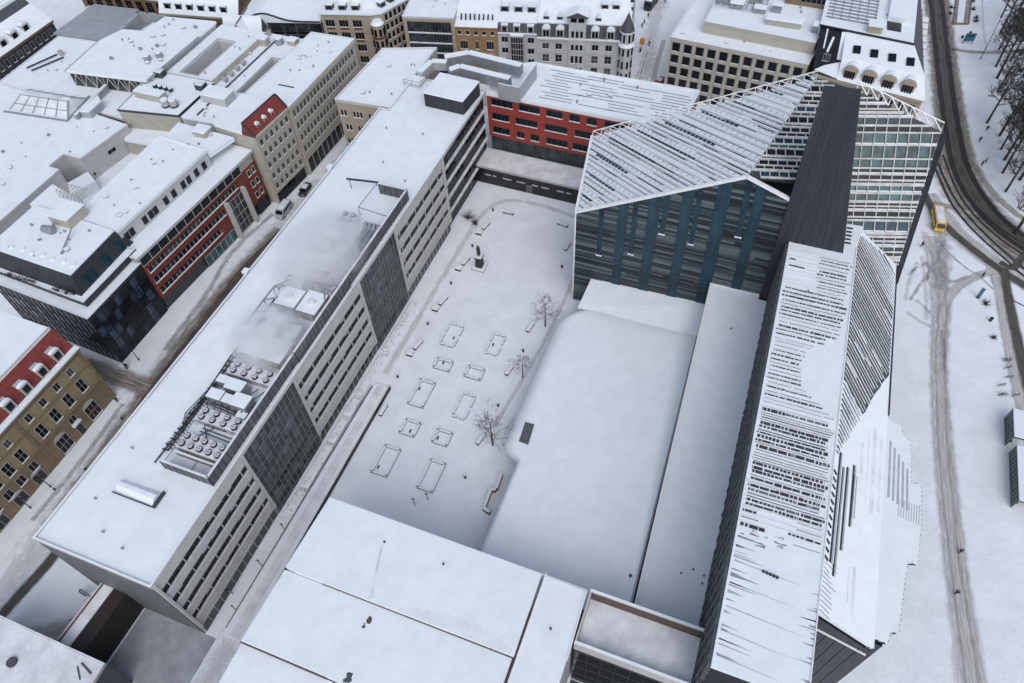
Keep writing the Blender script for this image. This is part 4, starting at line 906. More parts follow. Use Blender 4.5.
# sunken terrace beside it
tr = thing('terrace_wing', 'sunken snow terrace with pale rim and brown inner wall beside the near roofs', 'building', (2, 32, 0))
pr('wall', 'slat3', tr, rect(-6.1, 9.9, 28.6, 36.0), 0, 15.2)
pr('terrace_floor', 'snow_thin', tr, rect(-5.85, 9.7, 28.9, 35.4), 15.203, 15.6)
bx('inner_wall', 'brown_wall', tr, -5.8, 9.6, 35.43, 35.6, 15.2, 17.5)
b = MB(); b.box(-6.12, 9.9, 35.62, 36.02, 15.2, 17.8); b.box(-6.12, 9.9, 28.3, 28.72, 15.0, 17.6); b.box(-6.12, -5.87, 28.75, 35.6, 15.2, 17.7); b.build('rim', 'stone', tr)
b = MB(); b.box(-6.1, 9.9, 35.64, 36.0, 17.803, 17.93); b.box(-6.1, 9.9, 28.32, 28.7, 17.603, 17.73); b.build('rim_snow', 'snow', tr)
F = Face((-6, 28.28), (9.9, 28.28)); curtain(tr, F, 0, 15.8, .1, 14.9, 2, 3.6, 'glass', 'darkframe', .05)
struct(pr('sunken_yard', 'slate', None, rect(-6, 24, -10, 28), .02, .05))
# ------------------------------------------------------------------ west side of the street
def slope(parent, name, m, pts, t=.3):
    v = [Vector(p) for p in pts]; n = (v[1] - v[0]).cross(v[2] - v[0]); n = n if n.z > 0 else -n
    b = MB(); b.slab(v, n, -t, 0); return b.build(name, m, parent)
def dormer(parent, F, u, z, back, wd=1.3, h=1.5, wall='frame', roof='snow', hood='gable', nwin=1, depth=2.2, rise=.75):
    """a roof dormer standing on wall line F set back by `back` metres"""
    d = MB(); F.box(d, u - wd / 2, u + wd / 2, z, z + h, -back - 2.2, -back); fr_b = MB(); F.box(fr_b, u - wd / 2 - .12, u - wd / 2 + .14, z - .1, z + h, -back - .1, -back + .1); F.box(fr_b, u + wd / 2 - .14, u + wd / 2 + .12, z - .1, z + h, -back - .1, -back + .1); F.box(fr_b, u - wd / 2 - .12, u + wd / 2 + .12, z + h - .16, z + h + .1, -back - .1, -back + .14); o_ = d.build('dormer', wall, parent)
    fr_b.build('surround', 'frame' if wall != 'slate' else 'slate', o_)
    for i in range(nwin):
        w_ = (wd - .3) / nwin; uu = u - wd / 2 + .15 + w_ * (i + .5)
        f = MB(); F.box(f, uu - w_ / 2 + .06, uu + w_ / 2 - .06, z + .2, z + h - .15, -back, -back + .03); f.build('pane', 'glass', o_)
    r_ = MB()
    if hood == 'gable': F_pts = [(u - wd / 2 - .15, z + h), (u + wd / 2 + .15, z + h), (u, z + h + .75)]
    elif hood == 'arch': F_pts = [(u - (wd / 2 + .15) * math.cos(math.pi * i / 8), z + h + .1 + rise * math.sin(math.pi * i / 8)) for i in range(9)]
    else: F_pts = [(u - wd / 2 - .15, z + h), (u + wd / 2 + .15, z + h), (u + wd / 2 + .15, z + h + .3), (u - wd / 2 - .15, z + h + .3)]
    F.poly(r_, F_pts, -back - depth, -back + .0); r_.build('dormer_roof', roof, o_); return o_

yb = thing('corner_house', 'yellow plastered town house with red mansard roof and snowy dormers at the street corner', 'building', (-114, 30, 0))
YP = [(-108.2, 47.2), (-125, 48.2), (-127, 4), (-108.4, 4)]
pr('wall', 'yellow', yb, YP, 0, 15.3)
FY = Face((-108.3, 0), (-108.15, 50))
for u in (43.4, 39.9, 36.4, 32.9): win(yb, FY, u, 12.1, 1.15, 1.7, pane=rpane(), nx=2, ny=1); win(yb, FY, u, 7.2, 1.5, 3.0, pane='glass', nx=2, ny=2)
for u in (41.9, 34.1): win(yb, FY, u, .5, 2.6, 3.6, pane='glass', nx=3, ny=2, arch=True, name='shop_window', out=.09)
b = MB(); FY.box(b, 41, 42.8, 2.6, 2.75, .16, .2); b.build('sign_strip', 'carred', yb)
win(yb, FY, 38.0, .1, 1.3, 2.8, pane='black', nx=1, sill=False, name='door', arch=True, out=.09); win(yb, FY, 38.0, 4.0, 1.4, 1.6, pane='glass', nx=2, out=.09)
b = MB(); FY.box(b, 37, 39, 3.55, 3.7, 0, .8); FY.box(b, 37, 39, 3.703, 3.85, .05, .78); b.build('balcony', 'snow_thin', yb)
for u in (27.6, 24.6, 21.6, 18.6, 15.4, 12.2): win(yb, FY, u, 11.8, 1.1, 1.6, pane=rpane()); win(yb, FY, u, 7., 1.5, 2.9, pane='glass', ny=2); win(yb, FY, u, 3.6, 1.5, 2.0, pane='glass', out=.09)
for u in (27, 22.4, 17.6): win(yb, FY, u, .3, 2.2, 2.6, pane='black', nx=2, sill=False, name='shop_window', arch=True, out=.09)
b = MB()
for z, h, o1 in ((15.2, .5, .55), (11.1, .25, .22), (6.2, .3, .28), (14.5, .12, .15)): FY.box(b, 4, 47.3, z, z + h, 0, o1)
for u in (30.6, 46.9, 4.4): FY.box(b, u - .3, u + .3, 0, 15.2, 0, .16)
b.build('cornice', 'yellow2', yb); b = MB(); FY.box(b, 4, 47.4, 15.703, 16.0, -.6, .58); b.build('gutter_snow', 'snow', yb)
b = MB(); FY.box(b, 4, 47.25, 0, 6.2, 0, .07); b.build('base_course', 'yellow2', yb)
slope(yb, 'mansard', 'mansard', [(-108.5, 47.2, 15.6), (-108.6, 4, 15.6), (-112.0, 4, 20.), (-112.0, 47.6, 20.)])
slope(yb, 'side_mansard', 'mansard', [(-108.5, 47.2, 15.6), (-125, 48.2, 15.6), (-125, 46.4, 20.), (-112.0, 47.2, 20.)])
pr('roof', 'snow', yb, [(-111.6, 47.3), (-125, 47.6), (-127, 4), (-111.6, 4)], 19.6, 20.15, .1)
b = MB(); b.beam((-111.7, 47.3, 20.1), (-111.7, 4, 20.1), .25, .2); b.build('roof_edge', 'stone', yb)
for u in (44, 40.2, 36.3, 32.4, 28, 24): dormer(yb, FY, u, 16.1, .55, 1.6, 2.1, 'frame', 'snow', 'arch', depth=.7, rise=.32)
dormer(yb, Face((-112, 0), (-112, 50)), 36.5, 20.1, 3, 2.2, .9, 'frame', 'snow', 'arch')

bk = thing('glass_corner_building', 'black glass corner block with stepped snowy ledges and a dark metal attic', 'building', (-124, 62, 0))
BP = [(-112.5, 54.3), (-112.3, 69.5), (-139, 70.5), (-139, 56)]
pr('wall', 'black', bk, inset(BP, .15), 0, 13.8)
for a, b_ in ((BP[0], BP[1]), (BP[3], BP[0])):
    F = Face(a, b_); gl = curtain(bk, F, 0, F.len, .1, 13.6, 1.6, 2.7, 'glass', 'black', .0)
    b = MB()
    for i in range(24):
        u = random.randrange(int(F.len / 1.6)) * 1.6; z = random.randrange(5) * 2.7
        F.box(b, u + .08, u + 1.5, z + .15, z + 2.6, .002, .02)
    b.build('reflection_pane', 'glassreflect', gl)  # bluish panes: reflections painted into the glass colour
flat_roof(bk, inset(BP, -.35), 14.6, 'darkmetal', .3, .3, 'snow')
B2 = [(-114.4, 56.6), (-114.3, 71.5), (-139, 72.4), (-139, 57.9)]
pr('attic_wall', 'darkmetal', bk, B2, 14.1, 15.6); flat_roof(bk, inset(B2, -.3), 16.2, 'darkmetal', .3, .3)
B3 = [(-117.4, 59.2), (-117.6, 72.), (-139, 73), (-139, 60)]
b = MB(); o1, o2 = inset(B3, -1.6), inset(B3, .0)
b.hexa([(*o1[i], 15.9) for i in range(4)] + [(*o2[i], 19.8) for i in range(4)]); at_ = b.build('attic', 'zinc', bk)
b = MB()
for i in range(24):
    t_ = (i + .5) / 24; p = Vector((*o1[0], 15.9)).lerp(Vector((*o1[1], 15.9)), t_); q = Vector((*o2[0], 19.8)).lerp(Vector((*o2[1], 19.8)), t_); b.beam(p, q, .12, .1, (1, -.1, .5))
b.build('standing_seam', 'darkmetal', at_)
F = Face((-116.3, 58), (-116.3, 72))
for u in (2.2, 3.8, 8, 12): b = MB(); b.hexa([F.p(u, 16.6, .4), F.p(u + 1.2, 16.6, .4), F.p(u + 1.2, 16.6, -1), F.p(u, 16.6, -1), F.p(u, 18.4, -.25), F.p(u + 1.2, 18.4, -.25), F.p(u + 1.2, 18.4, -1.2), F.p(u, 18.4, -1.2)]); b.build('attic_window', 'glassblue', at_)
pr('roof', 'snow', bk, inset(B3, -.05), 19.8, 20.15, .06)
pr('rear_roof', 'snow', bk, [(-117.7, 72.1), (-117.7, 74.4), (-141, 80), (-141, 73.2)], 18.5, 19.6)
for i in range(7): x = -134 + i * 2.6; b = MB(); b.cyl(x, 61.3 + (i % 2) * .3, 20.1, 20.5, .45, 10); b.build('roof_mound', 'snow', bk)
b = MB(); b.tube([(-123, 63, 20.2), (-124.4, 67.4, 20.9), (-124.6, 69, 21.6)], .18); b.build('roof_pipe', 'greymetal', bk)
t = thing('plant_box', 'beige boxy plant housing with a snow lid on the black corner block roof', 'plant housing', (-128.5, 71.5, 20))
bx('wall', 'beige', t, -131, -126, 69.5, 74.6, 20.1, 22.3); bx('snow_cap', 'snow', t, -131.1, -125.9, 69.4, 74.7, 22.303, 22.6, bevel=.08)
t = thing('roof_tank', 'round grey tank beside the beige plant housing on the corner block', 'tank', (-129.5, 67.3, 20.1)); b = MB(); b.tube([(-130.8, 67.2, 21.), (-128.4, 67.5, 21.)], .8, 14); b.build('tank', 'greymetal', t); bx('cradle', 'darkmetal', t, -130.4, -128.8, 66.9, 67.8, 20.1, 20.6)
t = thing('lattice_frame', 'pale lattice frame of pipes at the rear of the corner block roof', 'frame', (-133, 78, 19.6))
b = MB()
for i in range(7): b.tube([(-136 + i, 77, 19.6), (-136 + i, 77, 21.6), (-135.6 + i, 79.4, 21.6)], .09, 5); b.tube([(-136 + i, 77, 19.8), (-135 + i, 77, 21.5)], .06, 4)
b.tube([(-136, 77, 21.6), (-130, 77, 21.6)], .1, 5); b.tube([(-135.6, 79.4, 21.6), (-129.6, 79.4, 21.6)], .1, 5); b.build('lattice', 'beige', t)
for i, (x, y) in enumerate(((-133.5, 57.2), (-131.2, 57.2), (-129.2, 57.3), (-127.5, 57.2), (-121.5, 57.2), (-119.2, 57.3), (-117.6, 57.6))):
    t = thing('terrace_shrub', ('dark potted shrub on the snowy ledge of the black block, ' + ('first', 'second', 'third', 'fourth', 'fifth', 'sixth', 'last')[i] + ' from the frame edge'), 'shrub', (x, y, 16), 'shrubs on the black block ledge')
    b = MB()
    for k in range(60): a = Vector((random.gauss(0, .4), random.gauss(0, .25), random.random() * .8)) + Vector((x, y, 16.1)); b.add([a, a + Vector((random.uniform(-.3, .3), random.uniform(-.3, .3), .2)), a + Vector((random.uniform(-.3, .3), random.uniform(-.3, .3), .1))], [(0, 1, 2)])
    b.build('foliage', 'green', t); b = MB(); b.cyl(x, y, 15.9, 16.25, .3, 8); b.build('pot', 'darkmetal', t)

br = thing('brick_office', 'red brick office with long window strips, a snow terrace and a set-back top storey', 'building', (-118, 88, 0))
BR = [(-112.2, 69.7), (-109.4, 107.3), (-130, 108.6), (-130, 71)]
pr('wall', 'brick', br, inset(BR, .1), 3.2, 13.1); pr('base_wall', 'darkmetal', br, inset(BR, .35), 0, 3.2); pr('upper_wall', 'beige', br, inset(BR, .3), 13.1, 15.5)
F = Face(BR[0], BR[1])
curtain(br, F, .3, 32.6, 13.25, 15.4, 2.6, 2.2, 'glass', 'stone', .0, 'top_glazing')
flat_roof(br, inset(BR, -.2), 16., 'stone', .3, .3)
for z, e in ((11.0, 30), (7.9, 24), (4.7, 21)):
    b = MB(); F.box(b, .8, e, z, z + 1.25, -.12, .03); gl = b.build('ribbon_window', 'glass', br); b = MB(); u = .8
    while u < e: F.box(b, u - .05, u + .05, z, z + 1.25, .03, .1); u += 1.25
    b.build('mullion', 'frame', gl); b = MB(); F.box(b, .7, e + .1, z - .14, z, 0, .3); b.build('snow_sill', 'snow_thin', gl)
    b = MB(); u = .8
    while u < e - 1.3:
        if random.random() < .35: F.box(b, u + .08, u + 1.15, z + .1, z + 1.2, .032, .05)
        u += 1.25
    b.build('blind', 'glassgrey', gl)
gl = curtain(br, F, 25.2, 30.6, .2, 9.6, 1.3, 2.4, 'glassgrey', 'frame', .05, 'entrance_glazing')
for u in (24.9, 30.9): b = MB(); F.box(b, u - .35, u + .35, 0, 10.6, .0, 1.2); b.build('entrance_pier', 'stone', br)
curtain(br, F, 14, 24.4, .2, 3.1, 1.6, 2.9, 'glassteal', 'frame', .05, 'shopfront')
grid(br, F, (34.6, 36.2), (10.9, 7.8, 4.6), .8, 1.5, nx=1)
curtain(br, F, 33.2, 37.4, .2, 3.1, 1.4, 2.9, 'glass', 'darkframe', .05, 'shopfront')
PH = [(-116.8, 72.2), (-114.9, 99.8), (-128.5, 101), (-128.5, 73)]
pr('penthouse_wall', 'offwhite', br, PH, 15.5, 19.5); flat_roof(br, inset(PH, -.1), 20.1, 'white', .3, .25)
F = Face(PH[0], PH[1])
for u in (1.2, 2.6, 6.5, 8.3, 9.7, 13, 15.5, 18.6, 20.4, 23, 25.6): win(br, F, u, 16.6, 1.1, 1.7, pane='glass', fr='darkframe', nx=1, sill=False)
pr('rear_roof', 'snow', br, [(-114.9, 100.2), (-113, 107.2), (-129, 108), (-128.5, 101.2)], 17.8, 18.9)
for x, y in ((-120, 76), (-121.4, 84), (-123, 92)): b = MB(); b.tube([(x - .5, y, 20), (x + .5, y + .4, 20.4)], .1, 5); b.build('roof_vent', 'greymetal', br)
t = thing('roof_hut', 'small beige roof hut with a snow lid where the brick office meets the cream house', 'roof hut', (-120.5, 106, 18)); bx('wall', 'beige', t, -122.2, -118.8, 104.6, 107.4, 18.2, 20.2); bx('snow_cap', 'snow', t, -122.3, -118.7, 104.5, 107.5, 20.203, 20.5, bevel=.08)

gb = thing('gable_house', 'cream house with a red tiled roof flank and three snow-capped dormers', 'building', (-112, 113, 0))
GP = [(-107.2, 107.6), (-106.2, 119.6), (-119, 120.6), (-119, 108.6)]
pr('wall', 'cream', gb, GP, 0, 19.6); F = Face(GP[0], GP[1])
grid(gb, F, fr_(.4, F.len - .2, 6), (16.8, 13.6, 10.4, 7.2, 4.2), .85, 1.55)
b = MB(); F.box(b, 0, F.len, 19.5, 19.9, 0, .45); F.box(b, 0, F.len, 15.9, 16.1, 0, .12); F.box(b, 0, F.len, 3.3, 3.6, 0, .2); b.build('cornice', 'cream', gb)
curtain(gb, F, .4, 11.4, .2, 3.1, 1.8, 2.9, 'glass', 'darkframe', .04, 'shopfront')
b = MB(); b.hexa([(-107.1, 107.5, 19.7), (-106.1, 119.7, 19.7), (-109.5, 119.9, 19.7), (-110.6, 107.7, 19.7), (-109.3, 107.6, 23.), (-108.4, 119.7, 23.), (-108.6, 119.8, 23.), (-109.6, 107.7, 23.)]); b.build('tiled_roof', 'mansard', gb)
pr('rear_wall', 'beige', gb, [(-110.7, 107.8), (-118.8, 108.6), (-118.8, 120.4), (-109.8, 119.8)], 19, 19.58); pr('snow_roof', 'snow', gb, [(-109.6, 119.9), (-110.6, 107.7), (-119, 108.5), (-119, 120.6)], 19.6, 20.7)
b = MB(); b.beam((-109.4, 107.5, 23.0), (-107, 107.45, 19.8), .3, .3); b.beam((-108.4, 119.75, 23.0), (-106, 119.75, 19.8), .3, .3); b.beam((-109.5, 107.5, 23.0), (-108.5, 119.8, 23.0), .3, .2); b.build('roof_verge', 'darkmetal', gb)
for u in (2.8, 5.4, 8): dormer(gb, F, u, 20.2, .7, .9, 1.1, 'frame', 'snow', 'arch', depth=.9, rise=.5)

cl = thing('cream_office', 'long cream street block with four storeys of regular windows under a flat snow roof', 'building', (-112, 135, 0))
CP = [(-105.7, 119.9), (-105.2, 151), (-117.5, 150.6), (-118.8, 120.8)]
pr('wall', 'cream', cl, CP, 0, 19.5); flat_roof(cl, inset(CP, -.25), 20.2, 'stone', .3, .3); F = Face(CP[0], CP[1])
grid(cl, F, [1.2 + i * 1.55 for i in range(19)], (16.7, 13.3, 9.9, 6.5), .85, 1.7)
b = MB()
for z in (15.8, 12.4, 9., 5.5): F.box(b, 0, F.len, z, z + .2, 0, .14)
F.box(b, 0, F.len, 19., 19.5, 0, .35); b.build('cornice', 'cream', cl)
curtain(cl, F, .6, 30.4, .2, 4.4, 2.3, 4.2, 'glass', 'stone', .02, 'shopfront')
bx('roof_step', 'darkmetal', cl, -113, -108.6, 127, 127.2, 20.05, 20.3)
wb = thing('courtyard_block', 'flat-roofed block cut by two pale light wells behind the cream street houses', 'building', (-126, 135, 0))
for x0, x1, y0, y1 in ((-145.6, -142.2, 125.1, 149.5), (-136.6, -123.02, 125.1, 149.5), (-142.18, -136.62, 142.8, 149.5), (-142.18, -136.62, 125.1, 126.2), (-130.2, -119.1, 110.5, 123), (-130.2, -123.02, 123.02, 125.08), (-123, -119.2, 139.2, 149.5)):
    pr('wall', 'offwhite', wb, rect(x0, x1, y0, y1), 0, 18.1); pr('roof', 'snow', wb, rect(x0 - .01, x1 + .01, y0 - .01, y1 + .01), 18.1, 18.55)
pr('well_floor', 'snow_thin', wb, rect(-142.15, -136.65, 126.25, 142.75), 0, 12.5); pr('well_floor', 'snow_thin', wb, rect(-122.95, -119.25, 123.05, 139.15), 0, 13)
for (x0, x1, y0, y1) in ((-142.2, -136.6, 126.2, 142.8), (-123, -119.2, 123, 139.2)):
    b = MB(); b.beam((x0, y0, 18.56), (x0, y1, 18.56), .25, .18); b.beam((x0, y1, 18.56), (x1, y1, 18.56), .25, .18); b.beam((x1, y0, 18.56), (x1, y1, 18.56), .25, .18); b.beam((x0, y0, 18.56), (x1, y0, 18.56), .25, .18); b.build('well_rim', 'stone', wb)
b = MB(); b.beam((-130, 124, 18.5), (-129.4, 149, 18.5), .3, 1.5); b.build('step_wall', 'beige', wb); b = MB(); b.beam((-126.6, 112, 18.56), (-126.4, 148, 18.56), .3, .3); b.build('ridge_gutter', 'slate', wb)
t = thing('roof_hut', 'pale square roof hut with a snow lid behind the red tiled roof flank', 'roof hut', (-125, 119, 18.5)); bx('wall', 'offwhite', t, -128.6, -121.6, 117., 121., 18.3, 20.6); bx('snow_cap', 'snow', t, -128.7, -121.5, 116.9, 121.1, 20.603, 20.95, bevel=.1)
for i, (x, y) in enumerate(((-128.4, 144.2), (-124.6, 145.6), (-121, 146.6))):
    t = thing('roof_tank', ('cream cube', 'dark round tank', 'low cream cube')[i] + ' on the snow roof at the far end of the light wells', 'roof unit', (x, y, 18.5), None)
    if i == 1: b = MB(); b.cyl(x, y, 18.4, 20.2, 1.1, 12); b.build('tank', 'greymetal', t); b = MB(); b.cyl(x, y, 20.203, 20.4, 1., 12); b.build('snow_cap', 'snow', t)
    else: bx('casing', 'beige', t, x - 1.2, x + 1.2, y - 1, y + 1, 18.4, 20.4 - i * .3); bx('snow_cap', 'snow', t, x - 1.25, x + 1.25, y - 1.05, y + 1.05, 20.403 - i * .3, 20.7 - i * .3)
for i in range(4):
    t = thing('vent_cowl', 'silver vent cowl between the two light wells, ' + ('nearest', 'second', 'third', 'farthest')[i] + ' of four', 'vent', (-128, 126 + i * 2.6, 18.4), 'vent cowls by the light wells'); b = MB(); b.cyl(-128, 126 + i * 2.6, 18.4, 19.2, .3, 8); b.build('stem', 'greymetal', t); b = MB(); b.tube([(-128.6, 126 + i * 2.6, 19.5), (-127.4, 126.2 + i * 2.6, 19.5)], .5, 10); b.build('cowl', 'zincroof', t)

bb = thing('beige_hall', 'beige windowless roof block with fans and round tanks on its snow top', 'building', (-139, 116, 0))
HB = [(-146.6, 107.8), (-130.7, 110.3), (-130.5, 124.9), (-148.4, 124.6)]
pr('wall', 'beige', bb, HB, 0, 18.4); flat_roof(bb, inset(HB, -.1), 19., 'darkmetal', .3, .2)
t = thing('parapet_wall', 'low beige wall with a snow ledge in front of the four dark fans', 'wall', (-141, 113.8, 19)); bx('panel', 'beige', t, -145.4, -137.6, 113.2, 115.6, 18.8, 20.6); bx('snow_cap', 'snow', t, -145.4, -137.6, 113.2, 115.6, 20.603, 20.85)
for i in range(4):
    x, y = -143.4 + i * 1.6, 118.3 - .05 * i; t = thing('roof_fan', 'dark roof fan in the row behind the low beige wall, ' + ('leftmost', 'second from left', 'third from left', 'rightmost')[i], 'fan', (x, y, 18.9), 'dark roof fans in a row'); b = MB(); b.cyl(x, y, 18.9, 19.7, .55, 12); b.build('housing', 'darkmetal', t); b = MB(); b.cyl(x, y, 19.703, 19.9, .45, 10); b.build('snow_cap', 'snow', t)
for i in range(2):
    x, y = -135.8 + i * 1.9, 112.6 + i * .6; t = thing('round_tank', ('left', 'right')[i] + ' one of two round snow-topped tanks on the beige block', 'tank', (x, y, 18.9), 'pair of round tanks'); b = MB(); b.cyl(x, y, 18.9, 20.6, .95, 14); b.build('tank', 'stone2', t); b = MB(); b.cyl(x, y, 20.603, 20.85, .9, 14); b.build('snow_cap', 'snow', t); b = MB(); b.cyl(x, y, 18.88, 19.3, 1.05, 14); b.build('collar', 'darkmetal', t)
for i, (x, y) in enumerate(((-145.4, 123), (-131.8, 121.4))):
    t = thing('glass_cube', ('left', 'right')[i] + ' grey glazed cube standing on the beige roof block', 'rooflight', (x, y, 18.9), 'grey glazed cubes'); bx('glazing', 'glassgrey', t, x - 1.1, x + 1.1, y - 1, y + 1, 18.9, 20.3); bx('snow_cap', 'snow_thin', t, x - 1, x + 1, y - .9, y + .9, 20.303, 20.45)

# broad shop roofs in the far left corner
sr = thing('department_store', 'broad low store covered by plain snow roofs in the left corner', 'building', (-165, 95, 0))
SP = [(-146.3, 92.3), (-144.3, 106.4), (-190, 111), (-192, 64), (-148.3, 64), (-148.3, 87.4), (-151.6, 87.6), (-151.4, 92.4)]
pr('wall', 'offwhite', sr, SP, 0, 15.3); flat_roof(sr, inset(SP, -.1), 16., 'stone', .3, .25)
F = Face((-146.3, 92.3), (-144.3, 106.4)); win(sr, F, 7.6, 12.4, 2.2, 1., pane='glass', fr='frame', nx=2, sill=False); win(sr, F, 1, 10.4, .5, .7, pane='glass', nx=1, sill=False)
pr('lower_roof', 'snow', sr, [(-144.2, 106.2), (-148, 88), (-148, 64), (-139, 64), (-131, 84), (-131, 108)], 0, 9.5)
pr('ledge_roof', 'snow', sr, [(-148.2, 87.3), (-146.4, 92.2), (-142.4, 90), (-144.4, 84)], 8, 12.2)
pr('shelf_wall', 'beige', sr, [(-144.1, 103.6), (-130.4, 104.4), (-130.4, 110.4), (-146.2, 107.9)], 8, 13.2); pr('shelf_roof', 'snow', sr, [(-144.1, 103.5), (-130.4, 104.3), (-130.4, 110.4), (-146.2, 107.9)], 13.2, 13.7); FSH = Face((-144.1, 103.6), (-130.4, 104.4)); win(sr, FSH, 5.4, 11.2, 1.2, .8, pane='glass', nx=1); win(sr, FSH, 8.6, 11.2, 1.2, .8, pane='glass', nx=1)
pr('step_roof', 'snow', sr, [(-130.2, 100.8), (-128.6, 100.8), (-128.6, 110.3), (-130.2, 110.3)], 0, 16)
for i in range(3):
    x, y = -165.5 + i * 2.4, 75.5 + i * 1.2; t = thing('roof_fan', ('nearest', 'middle', 'farthest')[i] + ' round grey fan in the cluster on the store roof edge', 'fan', (x, y, 15.9), 'round fans on the store roof'); b = MB(); b.cyl(x, y, 15.9, 17.4, 1., 14); b.build('housing', 'greymetal', t); b = MB(); b.cyl(x, y, 17.403, 17.55, .8, 12); b.build('snow_cap', 'snow_thin', t); bx('motor', 'darkmetal', t, x - .2, x + 1.1, y - 1.3, y - .8, 15.9, 17)
for x, y in ((-176, 88), (-171, 90), (-166, 88.5), (-164.6, 83), (-162, 79.6), (-160, 97), (-172, 80)): b = MB(); b.box(x - .3, x + .3, y - .3, y + .3, 15.6, 16.3); b.build('roof_vent', 'greymetal', sr)
nr = thing('north_store', 'white store roof stretching to the far street, with a ribbed rooflight', 'building', (-170, 125, 0))
NP = [(-190, 111.2), (-145.2, 108), (-146.6, 133), (-170, 140), (-176.8, 140), (-176.7, 135.6), (-191, 134.6)]
pr('wall', 'slate', nr, NP, 0, 15.2); flat_roof(nr, inset(NP, -.05), 15.8, 'stone', .3, .25)
rl = thing('glass_rooflight', 'long ridged rooflight of white panes half covered by snow', 'rooflight', (-169, 107, 15.6))
SB = [Vector((-177.8, 101.8, 15.5)), Vector((-160.2, 103.5, 15.5)), Vector((-162.2, 112.9, 15.5)), Vector((-179.1, 111.8, 15.5))]; ST = [Vector((-176.3, 106.6, 17.9)), Vector((-162.6, 107.9, 17.9)), Vector((-163, 109.2, 17.9)), Vector((-176.6, 108.4, 17.9))]
b = MB(); b.hexa(SB + ST); b.build('glazing', 'snow_thin', rl); b = MB(); n_ = Vector((0, -.45, .9))
for i in range(6): t_ = i / 5; b.beam(SB[0].lerp(SB[1], t_), ST[0].lerp(ST[1], t_), .16, .14, n_); b.beam(SB[3].lerp(SB[2], t_), ST[3].lerp(ST[2], t_), .16, .14, (0, .5, .9))
for t_ in (.04, .5, .97): b.beam(SB[0].lerp(ST[0], t_), SB[1].lerp(ST[1], t_), .16, .16, n_)
b.beam(SB[1], ST[1], .2, .2, (.7, 0, .7)); b.beam(SB[2], ST[2], .2, .2, (.7, 0, .7)); b.build('glazing_bar', 'greymetal', rl)
b = MB(); b.beam(SB[0] + Vector((-.4, -.5, .2)), SB[1] + Vector((.5, -.5, .2)), .4, .5); b.beam(SB[1] + Vector((.5, -.4, .2)), SB[2] + Vector((.5, .4, .2)), .4, .5); b.build('kerb', 'greymetal', rl)
t = thing('roof_walkway', 'grey covered walkway running across the snow roof from the glass-sided hall', 'walkway', (-162, 112, 15.8)); b = MB(); b.beam((-157.8, 104.4, 15.9), (-158.6, 117, 16.4), 1., 1.2); b.build('casing', 'greymetal', t); b = MB(); b.beam((-157.8, 104.4, 17.11), (-158.6, 117, 17.61), .85, .15); b.build('snow_cap', 'snow_thin', t)
t = thing('roof_hut', 'grey boarded roof hut beside the covered walkway', 'roof hut', (-158.5, 110.5, 15.8)); b = MB(); b.prism([(-156.8, 105.4), (-154.4, 106), (-154.6, 110.6), (-157.2, 112.4)], 15.6, 17.6); b.build('wall', 'zincroof', t); b = MB(); b.prism([(-156.8, 105.4), (-154.4, 106), (-154.6, 110.6), (-157.2, 112.4)], 17.603, 17.85); b.build('snow_cap', 'snow', t)
gh = thing('glass_sided_hall', 'raised snow-roofed hall with a braced glass front wall', 'building', (-158, 132, 0))
HP = [(-169.2, 116.2), (-146.3, 118.8), (-145.9, 148.2), (-161.2, 146.3), (-162.2, 138.3), (-168.4, 137.2), (-170.6, 131)]
pr('wall', 'offwhite', gh, inset(HP, .3), 0, 19.3); pr('roof', 'snow', gh, HP, 19.4, 20.1, .06)
F = Face((-168.9, 116.5), (-146.5, 119)); gl = curtain(gh, F, .2, F.len - .2, 15.8, 19.3, 3.2, 3.5, 'glassgrey', 'stone', .02)
b = MB()
for i in range(7): u = .3 + i * 3.15; b.beam(F.p(u, 15.9, .1), F.p(u + 1.55, 19.2, .1), .16, .1, F.n); b.beam(F.p(u + 1.6, 19.2, .1), F.p(u + 3.1, 15.9, .1), .16, .1, F.n)
b.build('brace', 'stone', gl)
b = MB(); b.beam((-169.4, 116.2, 19.5), (-170.8, 131, 19.5), .3, .6); b.beam((-145.9, 119, 19.7), (-145.6, 140, 19.7), .3, .5); b.build('edge_trim', 'zincroof', gh)
pr('sunken_court', 'greymetal', gh, [(-168.4, 137.3), (-162.25, 138.4), (-161.25, 146.3), (-169.4, 145.4)], 0, 17.6); pr('court_rooflight', 'snow_thin', gh, [(-165.2, 140.2), (-162.8, 140.4), (-162.2, 144.8), (-164.6, 144.4)], 17.6, 18.8); b = MB(); b.prism([(-169.4, 145.4), (-161.2, 146.3), (-161.2, 146.8), (-169.4, 145.9)], 14, 20.1); b.prism([(-170.6, 131), (-168.4, 137.2), (-169.4, 145.4), (-170.9, 145.3)], 14, 20.05); b.build('court_wall', 'zincroof', gh)
for i, (x, y) in enumerate(((-151.5, 126.5), (-149.4, 128.6))):
    t = thing('roof_tank', ('left', 'right')[i] + ' round grey tank near the edge of the raised hall roof', 'tank', (x, y, 20.1), 'round tanks on the raised hall'); b = MB(); b.cyl(x, y, 20.1, 21.4, .9, 12); b.build('tank', 'greymetal', t); b = MB(); b.cyl(x, y, 21.403, 21.6, .8, 12); b.build('snow_cap', 'snow', t)
for x, y in ((-156.6, 130), (-153.2, 132.6), (-149, 143.5), (-161, 124)): b = MB(); b.box(x - .35, x + .35, y - .3, y + .3, 20, 20.8); b.build('roof_vent', 'greymetal', gh)
gy = thing('metal_roof_hall', 'hall under a bare grey sheet-metal roof beside the far street', 'building', (-185, 143, 0))
GY = [(-192.7, 134.8), (-177, 135.9), (-177.4, 153), (-192.6, 151.6)]
